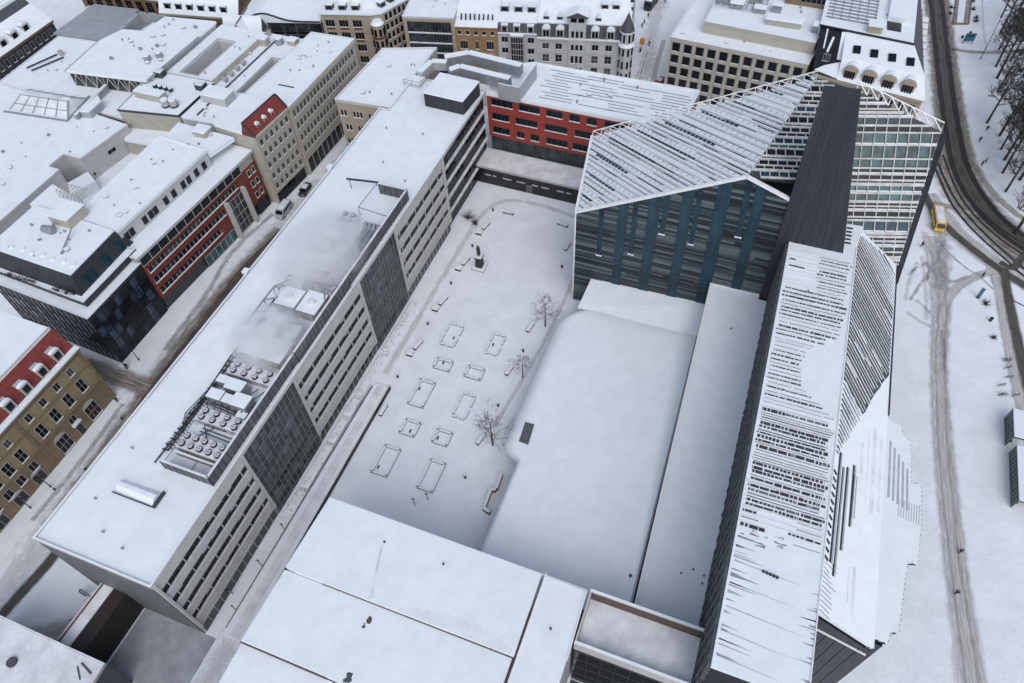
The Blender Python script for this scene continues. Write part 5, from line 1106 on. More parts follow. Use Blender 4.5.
pr('wall', 'slate', gy, inset(GY, .4), 0, 15.6); pr('roof', 'zincroof', gy, GY, 15.7, 16.3)
t = thing('roof_channel', 'pair of dark slots flanking a snow strip on the far store roof', 'roof channel', (-184, 121, 15.8)); b = MB(); b.beam((-187.2, 118.6, 15.95), (-184, 126.5, 15.95), .3, .3); b.beam((-185, 118, 15.95), (-181.2, 126, 15.95), .3, .3); b.build('slot', 'darkmetal', t); bx('vent_cap', 'beige', t, -183.6, -182.4, 126.6, 127.6, 15.9, 17)

# ------------------------------------------------------------------ town houses behind
dh = thing('dormer_house', 'dark-fronted house with four pale dormers in a snowy mansard across the far left street', 'building', (-206, 120, 0))
pr('wall', 'slate', dh, rect(-222, -199.2, 96, 141), 0, 15.5); F = Face((-199.2, 96), (-199.2, 141))
grid(dh, F, fr_(1, 44, 18), (12.4, 9.2, 6, 2.8), 1., 1.9, fr='stone2')
b = MB(); F.box(b, 0, 45, 15.4, 15.9, 0, .6); b.build('cornice', 'brownst', dh)
slope(dh, 'mansard', 'snow', [(-198.7, 96, 15.8), (-198.7, 141.2, 15.8), (-204.4, 141.2, 20), (-204.4, 96, 20)]); slope(dh, 'dark_roof', 'slate', [(-204.3, 96, 19.9), (-204.3, 141, 19.9), (-206.5, 141, 22.4), (-206.5, 96, 22.4)]); pr('roof', 'snow', dh, rect(-222, -206, 96, 141.4), 21.8, 22.6)
for u in (24.5, 28.8, 33, 37.2, 20, 15): dormer(dh, F, u, 16.2, .9, 1.9, 2.2, 'stone2', 'snow', 'arch', depth=1.6, rise=.6)
bh = thing('arcade_house', 'brown stone house with broad arched bays behind the grey metal roof', 'building', (-186, 168, 0))
pr('wall', 'brownst', bh, [(-205, 158), (-171, 161), (-173, 185), (-206, 183)], 0, 22); F = Face((-205, 158), (-171, 161))
for z in (1, 6, 11, 16):
    for u in fr_(1, F.len - 1, 9): win(bh, F, u, z, 2.2, 3.2, pane='glass', fr='yellow2', nx=2, ny=2, arch=True)
b = MB()
for z in (5.2, 10.2, 15.2): F.box(b, 0, F.len, z, z + .25, 0, .5); F.box(b, 0, F.len, z + .253, z + .4, .05, .48)
b.build('snow_ledge', 'snow_thin', bh); pr('roof', 'snow', bh, [(-205.3, 157.7), (-170.8, 160.7), (-173, 185), (-206, 183)], 22, 22.4)
hh = thing('mansard_house', 'pinkish house with a white mansard and dark dormers behind the store roofs', 'building', (-160, 166, 0))
pr('wall', 'brownst', hh, [(-172, 154.6), (-147.5, 158.6), (-150, 180), (-174, 177)], 0, 15); F = Face((-172, 154.6), (-147.5, 158.6))
grid(hh, F, fr_(.6, F.len - .6, 10), (11.6, 8, 4.4), 1.2, 2.1, fr='creamd')
b = MB(); F.box(b, 0, F.len, 14.8, 15.3, 0, .5); b.build('cornice', 'creamd', hh)
v0, v1 = F.p(0, 15.2, .3), F.p(F.len, 15.2, .3); slope(hh, 'mansard', 'snow', [v0, v1, F.p(F.len, 19.5, -2.8), F.p(0, 19.5, -2.8)]); slope(hh, 'roof', 'snow', [F.p(0, 19.5, -2.7), F.p(F.len, 19.5, -2.7), F.p(F.len, 21, -12), F.p(0, 21, -12)])
for u in (3, 6.5, 10, 13.5, 17, 20.5): dormer(hh, F, u, 15.9, .6, 1.6, 1.9, 'slate', 'snow', 'flat')
kh = thing('gabled_annexe', 'small house with steep crossing snow gables and dark slate flanks', 'building', (-143, 156, 0))
pr('wall', 'stone2', kh, [(-147, 149.5), (-136.5, 152), (-138.5, 159.5), (-148.5, 157.5)], 0, 15)
for a in (0, 1):
    c0 = Vector((-142.5, 154.6, 0)); dx = Vector((.97, .23, 0)) if a else Vector((-.23, .97, 0)); dy = Vector((-dx.y, dx.x, 0)); L_, W_ = (5.6, 2.4) if a else (4.4, 2.6)
    for s_ in (-1, 1): slope(kh, 'roof', 'snow' if s_ < 0 or a else 'slate', [c0 - dx * L_ + dy * W_ * s_ + Vector((0, 0, 15)), c0 + dx * L_ + dy * W_ * s_ + Vector((0, 0, 15)), c0 + dx * L_ + Vector((0, 0, 19)), c0 - dx * L_ + Vector((0, 0, 19))])
    for s_ in (-1, 1): b = MB(); q = c0 + dx * (L_ - .15) * s_; b.slab([q - dy * W_ + Vector((0, 0, 15)), q + dy * W_ + Vector((0, 0, 15)), q + Vector((0, 0, 18.9))], dx, -.1, .1); b.build('gable_wall', 'slate', kh)
gc = thing('curved_roof_store', 'dark glass-fronted store under a gently curved snow roof', 'building', (-131, 170, 0))
F = Face((-145.5, 157.6), (-123.4, 163.6)); 
pr('wall', 'darkmetal', gc, [tuple(F.p(0, 0, -.2).xy), tuple(F.p(F.len, 0, -.2).xy), tuple(F.p(F.len, 0, -22).xy), tuple(F.p(0, 0, -22).xy)], 0, 15.8)
curtain(gc, F, .2, F.len - .2, .2, 15.2, 3.6, 3.8, 'glass', 'greymetal', .0); curtain(gc, F, .3, F.len - .3, 12.4, 15.2, 1.2, 2.8, 'glassgrey', 'darkframe', .06, 'upper_glazing')
prof_ = [(F.len * i / 14, 16.2 + 2.3 * math.exp(-((i / 14 - .3) / .22) ** 2)) for i in range(15)]
b = MB(); F.poly(b, [(0, 15.4)] + prof_[::1] + [(F.len, 15.4)], -22, .9); b.build('roof', 'snow', gc); b = MB()
for (u0, z0), (u1, z1) in zip(prof_[:-1], prof_[1:]): b.beam(F.p(u0, z0 - .55, .95), F.p(u1, z1 - .55, .95), .3, .4, (0, 0, 1))
b.build('eave', 'darkmetal', gc)
tw = thing('turret_house', 'cream corner house with a round turret and red window panels at the side street', 'building', (-112, 178, 0))
TWP = [(-123.2, 163.7), (-109.2, 167.4), (-106.8, 169), (-101.4, 184), (-118, 190), (-127, 186)]
pr('wall', 'creamd', tw, TWP, 0, 17.5); F = Face(TWP[0], TWP[1])
for z in (14, 10.4, 6.8, 3.2):
    for u in (2.3, 6.2, 10.1):
        win(tw, F, u, z, 2.5, 2., pane='glass', fr='creamd', nx=3)
        if z > 8: b = MB(); F.box(b, u - 1.2, u + 1.2, z - .75, z - .2, 0, .1); b.build('spandrel_panel', 'mansard', tw)
F2 = Face(TWP[2], TWP[3]); grid(tw, F2, fr_(.5, F2.len - .3, 9), (15, 12.2, 9.4, 6.6, 3.8), 1., 1.9, nx=1)
pr('roof', 'snow', tw, inset(TWP, -.4), 17.55, 18.2, .08); pr('upper_roof', 'snow', tw, inset(TWP, 3), 18.2, 20.6, .1)
for u in (2.5, 6.2, 9.9): dormer(tw, F, u, 18.2, 1.2, 1.8, 1.2, 'slate', 'snow', 'flat')
for u in (2, 5.4, 8.8, 12): dormer(tw, F2, u, 18.2, 1.2, 1.5, 1.2, 'slate', 'snow', 'flat')
b = MB(); b.cyl(-107.6, 167.2, 5, 15.6, 1.7, 16); tu = b.build('turret', 'creamd', tw); b = MB()
for z in (12.6, 9.2, 5.8):
    for k in range(8): a = k * math.pi / 4; b.tube([(-107.6 + 1.72 * math.cos(a), 167.2 + 1.72 * math.sin(a), z), (-107.6 + 1.72 * math.cos(a), 167.2 + 1.72 * math.sin(a), z + 1.9)], .4, 6)
b.build('pane', 'glass', tu); b = MB(); b.cyl(-107.6, 167.2, 15.6, 16.4, 1.9, 16, 1.2); b.build('turret_cap', 'snow', tu); b = MB(); b.cyl(-107.6, 167.2, 11.6, 12.2, 1.78, 16); b.cyl(-107.6, 167.2, 8.2, 8.8, 1.78, 16); b.build('band', 'mansard', tu)

RO = (-103, 169.9); RD = (.9765, .2155)
FR = Face(RO, (RO[0] + RD[0] * 70, RO[1] + RD[1] * 70))
def row(u0, u1, back): return [tuple(FR.p(u0, 0, 0).xy), tuple(FR.p(u1, 0, 0).xy), tuple(FR.p(u1, 0, -back).xy), tuple(FR.p(u0, 0, -back).xy)]
t6 = thing('grid_glass_house', 'office house with a teal glass grid front in a tan stone frame', 'building', FR.p(9, 0, -10))
pr('wall', 'creamd', t6, row(1.9, 16.3, 26), 0, 16.4); flat_roof(t6, inset(row(1.9, 16.3, 26), -.1), 17., 'stone', .3, .3)
gl = curtain(t6, FR, 3., 15.3, 3.6, 15.6, .9, 3., 'glassgrey', 'darkframe', .06)
b = MB()
for z in (3.6, 6.6, 9.6, 12.6): FR.box(b, 3, 15.3, z - .2, z + .1, .1, .4)
b.build('snow_ledge', 'snow_thin', gl); curtain(t6, FR, 3., 15.3, .2, 3.2, 2.4, 3, 'glass', 'darkframe', .05, 'shopfront')
t7 = thing('ochre_house', 'narrow ochre house with five small attic windows beside the teal glass front', 'building', FR.p(22, 0, -10))
pr('wall', 'ochre', t7, row(16.35, 28.3, 24), 0, 14.6); grid(t7, FR, [17.6 + 2.3 * i for i in range(5)], (12.4,), .9, 1.1, nx=1)
for z in (8.2, 4.2):
    for u in (18.6, 22.3, 26): win(t7, FR, u, z, 2.0 if u != 22.3 else 1., 2.3, pane='glass', fr='creamd', nx=3, arch=True)
b = MB(); FR.box(b, 16.4, 28.2, 14.4, 14.8, 0, .4); FR.box(b, 16.4, 28.2, 11.2, 11.4, 0, .15); b.build('cornice', 'ochre', t7)
slope(t7, 'roof', 'snow', [FR.p(16.35, 14.8, .4), FR.p(28.3, 14.8, .4), FR.p(28.3, 19, -11), FR.p(16.35, 19, -11)]); slope(t7, 'rear_roof', 'snow', [FR.p(16.35, 19, -10.9), FR.p(28.3, 19, -10.9), FR.p(28.3, 15, -24), FR.p(16.35, 15, -24)])
for i in range(8): u = 18 + i * 1.25; b = MB(); b.beam(FR.p(u, 15.5 + .05 * i, -2), FR.p(u + .1, 17.2, -2.4), .35, .3, (0, -1, 0)); b.build('snow_guard', 'darkmetal', t7)
t8 = thing('bay_window_house', 'white modern infill house with a tall dark glass bay', 'building', FR.p(34, 0, -10))
pr('wall', 'offwhite', t8, row(28.35, 39.1, 24), 0, 13.4)
for z in (10.6, 7.4, 4.2, 1.): 
    for u in (30.2, 37.5): win(t8, FR, u, z, 1.7, 1.6, pane=rpane(), nx=2)
b = MB(); FR.box(b, 32., 35.4, .2, 13, 0, 1.); by = b.build('bay', 'glass', t8); b = MB()
for i in range(6): FR.box(b, 32 + i * .66, 32.1 + i * .66, .2, 13, 1., 1.1)
for i in range(8): FR.box(b, 32, 35.4, .4 + i * 1.75, .55 + i * 1.75, 1., 1.08)
b.build('mullion', 'frame', by); b = MB(); FR.box(b, 31.9, 35.5, 13.003, 13.2, 0, 1.1); b.build('snow_cap', 'snow', by)
slope(t8, 'mansard', 'slate', [FR.p(28.4, 13.3, .05), FR.p(39.1, 13.3, .05), FR.p(39.1, 15.8, -1.2), FR.p(28.4, 15.8, -1.2)]); b = MB(); FR.box(b, 28.4, 39.1, 13.2, 13.5, 0, .3); b.build('gutter_snow', 'snow', t8)
for u in (30.2, 33.6, 37.4): dormer(t8, FR, u, 13.6, .2, 1.6, 1.7, 'stone', 'snow', 'flat')
slope(t8, 'roof', 'snow', [FR.p(28.4, 15.7, -1.1), FR.p(39.1, 15.7, -1.1), FR.p(39.1, 19.5, -12), FR.p(28.4, 19.5, -12)]); slope(t8, 'rear_roof', 'snow', [FR.p(28.4, 19.5, -11.9), FR.p(39.1, 19.5, -11.9), FR.p(39.1, 16, -24), FR.p(28.4, 16, -24)])
for u in (29.8, 33.6, 37.2): dormer(t8, FR, u, 17, 4.6, 1.9, 1.3, 'slate', 'snow', 'flat')
t9 = thing('ornate_house', 'ornate white corner house with slate mansard, arched dormers and a pointed turret', 'building', FR.p(52, 0, -10))
OP = row(39.15, 65, 26); pr('wall', 'offwhite', t9, OP, 0, 12.2)
for z, hh_ in ((9.2, 1.7), (5.4, 2.2), (1.8, 2.2)):
    for u in (41.6, 45.2, 55.2, 58.9): win(t9, FR, u, z, 1.7, hh_, pane=rpane(), nx=2, ny=2 if hh_ > 2 else 1)
    for u in (49, 50.2, 51.4): win(t9, FR, u, z, .75, hh_, pane='glass', nx=1, out=.42)
b = MB(); FR.box(b, 47.9, 52.5, 0, 17.2, -3, .4); cg = b.build('centre_gable', 'offwhite', t9)
for u in (49, 50.2, 51.4): win(t9, FR, u, 12.9, .7, 1.9, pane='glass', nx=1, out=.42, arch=True)
b = MB(); FR.box(b, 48.4, 50., 17.2, 18.6, -2, .3); FR.box(b, 50.4, 52., 17.2, 18.6, -2, .3); b.build('belvedere_window', 'glass', cg); b = MB(); FR.box(b, 48.2, 48.4, 17.2, 18.7, -2, .35); FR.box(b, 50, 50.4, 17.2, 18.7, -2, .35); FR.box(b, 52, 52.2, 17.2, 18.7, -2, .35); b.build('post', 'frame', cg)
b = MB(); FR.poly(b, [(47.3, 18.6), (53.1, 18.6), (50.2, 19.8)], -3.5, .8); b.build('belvedere_roof', 'slate', cg); b = MB(); FR.poly(b, [(47.2, 18.75), (50.2, 19.95), (53.2, 18.75), (53.2, 18.9), (50.2, 20.2), (47.2, 18.9)], -3.6, .5); b.build('snow_cap', 'snow', cg)
b = MB(); FR.box(b, 39.2, 65, 12., 12.4, 0, .5); FR.box(b, 39.2, 65, 8.2, 8.45, 0, .2); FR.box(b, 39.2, 65, 4.5, 4.7, 0, .2); b.build('cornice', 'stone', t9); b = MB(); FR.box(b, 39.2, 62, 12.403, 12.6, .0, .52); b.build('gutter_snow', 'snow', t9)
for a, e in ((39.2, 47.9), (52.5, 62.4)):
    slope(t9, 'mansard', 'slate', [FR.p(a, 12.4, .0), FR.p(e, 12.4, .0), FR.p(e, 16., -1.3), FR.p(a, 16., -1.3)])
    for u in (a + 2.5, e - 2.4 if a < 50 else e - 3.2): dormer(t9, FR, u, 12.7, -.1, 2.0, 2.2, 'offwhite', 'snow', 'arch', nwin=2)
slope(t9, 'roof', 'snow', [FR.p(39.2, 15.9, -1.2), FR.p(65, 15.9, -1.2), FR.p(63, 20.6, -12), FR.p(39.2, 20.6, -12)]); slope(t9, 'rear_roof', 'snow', [FR.p(39.2, 20.6, -11.9), FR.p(63, 20.6, -11.9), FR.p(65, 16, -26), FR.p(39.2, 16, -26)])
for u in (41.5, 45.2, 55.6): dormer(t9, FR, u, 16.4, 2.4, 1.3, .7, 'slate', 'snow', 'gable')
for u in (57, 60): dormer(t9, FR, u, 18, 6, 1.6, 1., 'slate', 'snow', 'flat')
c_ = FR.p(63.6, 0, .2); b = MB(); b.cyl(c_.x, c_.y, 0, 15.6, 1.75, 18); tu = b.build('turret', 'offwhite', t9); b = MB(); b.cyl(c_.x, c_.y, 15.6, 20.6, 2.0, 18, .05); b.build('spire', 'slate', tu)
b = MB(); b.cyl(c_.x, c_.y, 11.6, 12.4, 2.3, 18, 1.9); b.cyl(c_.x, c_.y, 15.4, 15.7, 2.05, 18); b.build('snow_ring', 'snow', tu); b = MB()
for z, h_ in ((13, 2), (9, 1.9), (5.2, 2.1), (1.6, 2.1)):
    for k in range(8): a = k * math.pi / 4 + FR.rz + .39; b.tube([(c_.x + 1.7 * math.cos(a), c_.y + 1.7 * math.sin(a), z), (c_.x + 1.7 * math.cos(a), c_.y + 1.7 * math.sin(a), z + h_)], .36, 4)
b.build('pane', 'glass', tu)
F = Face(OP[1], OP[2]); grid(t9, F, fr_(3.5, F.len - .5, 8), (9.2, 5.6, 2), 1.2, 2., nx=2)
for u in (6, 10.5, 15, 19.5): dormer(t9, F, u, 12.6, .4, 2, 2, 'slate', 'snow', 'gable')

# right of the far street
wg = thing('white_grid_office', 'pale office with a square grid of deep-set dark windows', 'building', (-10, 190, 0))
WP_ = [(-28.8, 181.0), (6., 178.2), (9.6, 200), (9.6, 215), (-26, 218)]
pr('wall', 'cream', wg, WP_, 0, 16.3); flat_roof(wg, inset(WP_, -.1), 17, 'cream', .3, .4); F = Face(WP_[0], WP_[1])
for i in range(11):
    for z in (13.4, 10.1, 6.8, 3.5, .3): win(wg, F, 1.75 + i * 3.12, z, 1.8, 2.3, pane='glass', fr='darkframe', nx=1, sill=True)
b = MB()
for i in range(12): u = .2 + i * 3.12; FF = max(0, u - .35); F.box(b, FF, u + .35, 0, 16.2, 0, .35)
for z in (15.95, 12.55, 9.25, 5.95, 2.65): F.box(b, 0, F.len, z, z + .6, 0, .3)
b.build('facade_grid', 'cream', wg); F = Face((-26, 218), (-28.8, 181)); grid(wg, F, fr_(1, F.len - 1, 11), (13.4, 10.1, 6.8, 3.5), 1.8, 2.3, nx=1)
PW = [(-21.5, 185.5), (6.4, 183.2), (8.6, 200), (8.6, 214), (-20, 216)]
pr('penthouse_wall', 'cream', wg, PW, 16.6, 19.4); flat_roof(wg, inset(PW, -.05), 20, 'cream', .3, .3)
t = thing('roof_unit', 'long pale ventilation box with rounded snow ends on the white office', 'ventilation unit', (-2, 190, 20)); bx('casing', 'beige', t, -6.4, 2., 188.4, 190.8, 19.9, 21.3); bx('snow_cap', 'snow', t, -7, 2.4, 188.2, 191, 21.303, 21.7, bevel=.2)
for i, (x, y, a, c, h) in enumerate(((-19, 197, 3, 3, 1.6), (-15, 196, 3.4, 4, 1.2), (-16, 203, 5, 3, 1.8), (-10.5, 199, 3, 2.4, 1.5), (-9, 194.5, 3, 2, 1.), (-5, 196, 2.4, 2, 1.7), (5.4, 189, 1.2, 2.4, 1.6))):
    t = thing('roof_unit', ('snow-covered square vent box nearest the far street on the white office', 'broad flat vent box behind the square one', 'largest grey vent box in the back rows', 'medium vent box in the middle of the plant', 'low vent box just behind the parapet', 'tall narrow vent box beside the cream upper storey', 'upright snow-topped vent box near the right roof edge')[i], 'ventilation unit', (x, y, 20)); bx('casing', 'greymetal', t, x - a / 2, x + a / 2, y - c / 2, y + c / 2, 19.9, 20 + h); bx('snow_cap', 'snow', t, x - a / 2 - .1, x + a / 2 + .1, y - c / 2 - .1, y + c / 2 + .1, 20.003 + h, 20.35 + h, bevel=.1)
t = thing('pipe_rack', 'grid of pale pipes over the snow on the white office roof', 'pipes', (-14, 200, 20)); b = MB()
for i in range(9): b.tube([(-20 + i * 1.5, 193, 20.6), (-19.4 + i * 1.5, 206, 20.6)], .1, 5)
for i in range(6): b.tube([(-20.5, 193.5 + i * 2.2, 20.75), (-7.5, 192.6 + i * 2.2, 20.75)], .1, 5)
b.build('pipe', 'greymetal', t)
up = thing('cream_upper_block', 'cream set-back block with a long dark window strip above the white office', 'building', (2, 212, 0))
pr('wall', 'yellow2', up, [(-3.5, 200.6), (8.6, 200.2), (10.6, 217), (-2, 218)], 0, 23.4); pr('roof', 'snow', up, [(-3.6, 200.5), (8.7, 200.1), (10.7, 217), (-2, 218)], 23.4, 23.8); F = Face((-3.5, 200.6), (8.6, 200.2))
win(up, F, 7.6, 21, 7.6, 1.5, pane='glass', fr='cream', nx=6, sill=False); bx('side_block', 'cream', up, -10.5, -3.6, 204, 217, 19, 22.5)

ch = thing('bank_house', 'historic house with a steep snow roof, four big arched dormers and four roof windows', 'building', (20, 182, 0))
HP_ = [(7.5, 175.2), (32.6, 171.2), (31, 214), (7, 214)]
pr('wall', 'creamd', ch, HP_, 0, 16.8); F = Face(HP_[0], HP_[1]); grid(ch, F, fr_(.6, F.len - .4, 10), (12.6, 8.4, 4.2), 1.3, 2.6, nx=2, ny=2)
b = MB(); F.box(b, 0, F.len, 16.4, 17., -.3, .7); F.box(b, 0, F.len, 11.6, 11.9, 0, .3); b.build('cornice', 'creamd', ch)
F2 = Face(HP_[1], HP_[2]); grid(ch, F2, fr_(1, F2.len - 1, 14), (12.6, 8.4, 4.2), 1.3, 2.6, nx=2, ny=2)
E0, E1, T1, T0 = Vector((13.2, 173.5, 17.1)), Vector((33, 170.4, 17.1)), Vector((28, 184.3, 22.6)), Vector((12.4, 186.2, 22.6))
M0, M1 = E0.lerp(T0, .33), E1.lerp(T1, .33); M0.z = M1.z = 20.7; slope(ch, 'front_roof', 'snow', [E0, E1, M1, M0]); slope(ch, 'upper_roof', 'snow', [M0, M1, T1, T0]); slope(ch, 'dark_roof', 'black', [Vector((7.3, 175.1, 17.)), E0, T0, Vector((6.4, 186.8, 22.5))]); slope(ch, 'side_roof', 'slate', [E1 + Vector((.02, 0, -.1)), T1 + Vector((.02, 0, -.1)), Vector((28.4, 214, 22.4)), Vector((30.6, 214, 17))])
b = MB(); b.slab([Vector((7.6, 175.6, 17.35)), Vector((13.2, 173.6, 17.15)), Vector((13.1, 178, 18.95)), Vector((9.5, 177, 18.)), ], (0, -.4, .9), 0, .3); b.slab([Vector((12., 178.6, 19.2)), Vector((14.3, 178.2, 19.2)), Vector((13.8, 185.6, 22.4)), Vector((11.6, 185.6, 22.4))], (0, -.4, .9), -.05, .12); b.build('roof_snow_patch', 'snow', ch)
b = MB(); b.tube([(9.4, 180, 19.9), (10, 184, 21.6)], .3, 5); b.tube([(8.4, 181, 20.2), (8.2, 186, 22.4)], .2, 5); b.build('roof_ridge_snow', 'snow', ch)
win(ch, Face((8.6, 178.4), (10.6, 178.1)), 1, 18.6, 1.4, 1.7, pane='glassblue', fr='stone2', nx=3)
FD = Face((13.2, 173.5), (33, 170.4))
for u in (2.3, 6.6, 11, 15.4):
    d = MB(); FD.box(d, u - 1.45, u + 1.45, 17.2, 19.3, -4.2, -.9); dm = d.build('dormer', 'creamd', ch); r_ = MB(); FD.poly(r_, [(u - 1.6 * math.cos(math.pi * i / 10), 19.3 + 1.3 * math.sin(math.pi * i / 10)) for i in range(11)], -4.4, -1.3); r_.build('dormer_roof', 'snow', dm); r_ = MB(); FD.poly(r_, [(u - 1.7 * math.cos(math.pi * i / 10), 19.3 + 1.35 * math.sin(math.pi * i / 10)) for i in range(11)], -1.5, -.7); r_.build('arch', 'creamd', dm); r_ = MB()
    for k in range(4): FD.box(r_, u - 1.15 + k * .6, u - .72 + k * .6, 17.5, 19.5, -.9, -.62)
    r_.build('pane', 'glass', dm)
    r_ = MB(); n_ = (T0 - E0).cross(E1 - E0); n_ = n_ if n_.z > 0 else -n_; n_.normalize(); ud = (T0 - M0).normalized(); n_ = ud.cross(M1 - M0).normalized(); n_ = n_ if n_.z > 0 else -n_; p_ = M0 + (M1 - M0) * ((u + 1) / 20) + (T0 - M0) * .22; r_.beam(p_, p_ + ud * 2.4, 1.7, .3, n_, 0); r_.build('roof_window', 'glass', ch)
for u in (4.5, 8.8, 17.8): b = MB(); p_ = E0 + (E1 - E0) * ((u + .5) / 20) + (T0 - E0) * .4; b.cyl(p_.x, p_.y, p_.z - .2, p_.z + .9, .3, 8); b.build('chimney', 'slate', ch)
pr('rear_roof', 'snow', ch, [(6.2, 186.9), (27.9, 184.5), (28, 214), (6.4, 214)], 20.6, 22.5)
b = MB()
for i in range(12): y = 191.5 + i * 1.7; b.beam((7.2, y, 22.5), (19, y - .9, 22.5), .22, .35)
for i in range(6): x = 8.6 + i * 2.; b.beam((x, 191, 22.5), (x + .1, 212, 22.5), .1, .2)
b.build('solar_rack', 'greymetal', ch)
pr('raised_roof', 'snow', ch, [(21.4, 194), (27.6, 193), (27.6, 214), (21.6, 214)], 22.5, 23.8); pr('well', 'black', ch, [(21.6, 189.5), (24.8, 189.2), (24.8, 193.4), (21.4, 193.8)], 22.51, 22.56)
bx('roof_hut', 'creamd', ch, 17.2, 20.4, 186.8, 189.6, 22.4, 24.2); bx('hut_snow', 'snow', ch, 17., 20.6, 186.6, 189.8, 24.203, 24.5)
b = MB(); b.beam((6.2, 186.7, 22.55), (28, 184.2, 22.55), .5, .35); b.build('ridge_gutter', 'black', ch)
for i in range(10):
    y = 183 + i * 3.4; x = 31.6 + i * .06; bx('balcony', 'stone', ch, x - .8, x + 1.5, y, y + 2.3, 12.6, 13.5); bx('balcony_snow', 'snow', ch, x - .8, x + 1.45, y + .05, y + 2.25, 13.503, 13.9, bevel=.12)

# ------------------------------------------------------------------ near left corner
nl = thing('snowy_garage', 'flat roof with old grey snow and a round drain in the lower left corner', 'building', (-85, 0, 0))
pr('wall', 'slate', nl, [(-95, 4.2), (-69.6, 4.3), (-68, -14), (-95, -14)], 0, 9.2); flat_roof(nl, [(-95.2, 4.5), (-69.3, 4.5), (-67.8, -14), (-95.2, -14)], 10, 'stone2', .3, .3, 'snow_thin')
b = MB(); b.cyl(-82.3, -.2, 9.8, 10.25, .75, 12); b.cyl(-87.2, -.6, 9.8, 10.2, .5, 10); b.build('roof_drain', 'slate', nl)
b = MB(); b.beam((-72.6, 3.3, 9.9), (-70.2, 2.6, 9.9), .25, .1); b.beam((-72.8, 2.7, 9.9), (-71.2, 1.4, 9.9), .2, .1); b.build('bare_patch', 'slate', nl)
bw = thing('timber_shed', 'dark brown boarded shed with a narrow snowy top against the end of the teaching block', 'shed', (-77, 9, 0))
pr('wall', 'brown', bw, [(-80.2, 14.3), (-75.2, 14.3), (-75.4, 4.6), (-80.6, 4.6)], 0, 6.6)
pr('roof', 'snow_thin', bw, [(-80.1, 14.2), (-77.6, 14.2), (-78, 4.7), (-80.5, 4.7)], 6.603, 6.9); pr('bare_roof', 'brown', bw, [(-77.55, 14.2), (-75.2, 14.2), (-75.4, 4.7), (-77.95, 4.7)], 6.603, 6.75)
b = MB(); b.beam((-79.6, 14.2, 6.95), (-80, 4.7, 6.95), .25, .1); b.build('roof_edge', 'rust', bw)
t = thing('yard_beam', 'steel beam lying on a stub post in the yard beside the timber shed', 'beam', (-83, 12.4, 0)); b = MB(); b.beam((-86, 12.6, 1.6), (-81.4, 12.2, 2.), .35, .35); b.build('beam', 'greymetal', t); b = MB(); b.tube([(-86, 12.6, 0), (-86, 12.6, 1.9)], .3, 8); b.build('post', 'darkmetal', t)

# ------------------------------------------------------------------ courtyard
tp = thing('terrace_ramp', 'raised snowy ramp with a dark retaining edge along the foot of the teaching block', 'ramp', (-58, 42, 0))
pr('slab', 'snow_ground', tp, [(-60, 15), (-56.3, 15), (-56.3, 67), (-59.6, 67)], 0, [.9, .9, .5, .5]); b = MB(); b.beam((-56.2, 15, 0), (-56.2, 67, 0), .14, 1.05); b.build('retaining_edge', 'slat3', tp)  # near-black edge: its shadow side is put into the colour
pr('upper_path', 'snow_thin', tp, [(-58.8, 15.2), (-57.1, 15.2), (-57.3, 66.6), (-58.8, 66.6)], .45, [.93, .93, .53, .53]); b = MB(); b.beam((-60.1, 16, .2), (-59.8, 66, .2), .1, .8); b.build('handrail', 'greymetal', tp)
for k, (y0, y1) in enumerate(((36.8, 41.5), (42, 51.4), (52, 57.5), (58.2, 62.5), (63.4, 74), (75, 82), (82.6, 89))):
    t = thing('hedge_bed', 'snow-covered planting bed against the teaching block, ' + ('first', 'second', 'third', 'fourth', 'fifth', 'sixth', 'seventh')[k] + ' from the near end', 'planting bed', (-61, (y0 + y1) / 2, 0), 'planting beds by the teaching block')
    bx('snow_heap', 'snow_ground', t, -62.2, -60.5 + random.uniform(-.3, .4), y0, y1, 0, random.uniform(.4, .8), bevel=.3); bx('kerb', 'snow_thin', t, -62.3, -60.4, y0 - .12, y0 - .02, 0, .25)
    b = MB()
    for i in range(14): x, y = random.uniform(-62, -60.4), random.uniform(y0, y1); b.tube([(x, y, .2), (x + random.uniform(-.3, .3), y + random.uniform(-.3, .3), random.uniform(.8, 1.4))], .03, 4)
    b.build('twigs', 'bark', t)
def frame_bench(label, x0, x1, y0, y1, broken, extra):
    t = thing('courtyard_bench', label, 'bench', ((x0 + x1) / 2, (y0 + y1) / 2, 0), 'rectangular bench frames in the courtyard')
    random.seed(hash_(label)); sides = [((x0, y0), (x1, y0)), ((x1, y0), (x1, y1)), ((x1, y1), (x0, y1)), ((x0, y1), (x0, y0))]
    for k, (a, c) in enumerate(sides):
        F = Face(a, c); segs = [(0, F.len)] if not broken else [(F.len * .08, F.len * .4), (F.len * .55, F.len * .9)]
        for s0, s1 in segs:
            b = MB(); F.box(b, s0 + .002, s1 - .002, .04, .30, -.30, -.02); s_ = b.build('seat', 'slat1', t); b = MB(); F.box(b, s0 + .02, s1 - .02, .303, .5, -.36, -.05); b.build('snow_cap', 'snow', s_)
    extra = 1 if extra and random.random() < .7 else 0
    b = MB(); b.prism(rect(x0 + .45, x1 - .45, y0 + .45, y1 - .45), .0, .2); b.build('snow_bed', 'snow', t, .1)
    for i in range(extra):
        x, y = random.uniform(x0 + .8, x1 - .8), random.uniform(y0 + .8, y1 - .8); b = MB(); b.box(x - .12, x + .12, y - .35, y + .35, .1, .4); b.build('armrest', 'slat3', t); 
def hash_(s): return sum((i + 1) * ord(c) for i, c in enumerate(s)) % 10007
ORD = ('nearest the statue', 'second from the statue', 'third from the statue', 'fourth from the statue', 'farthest from the statue')
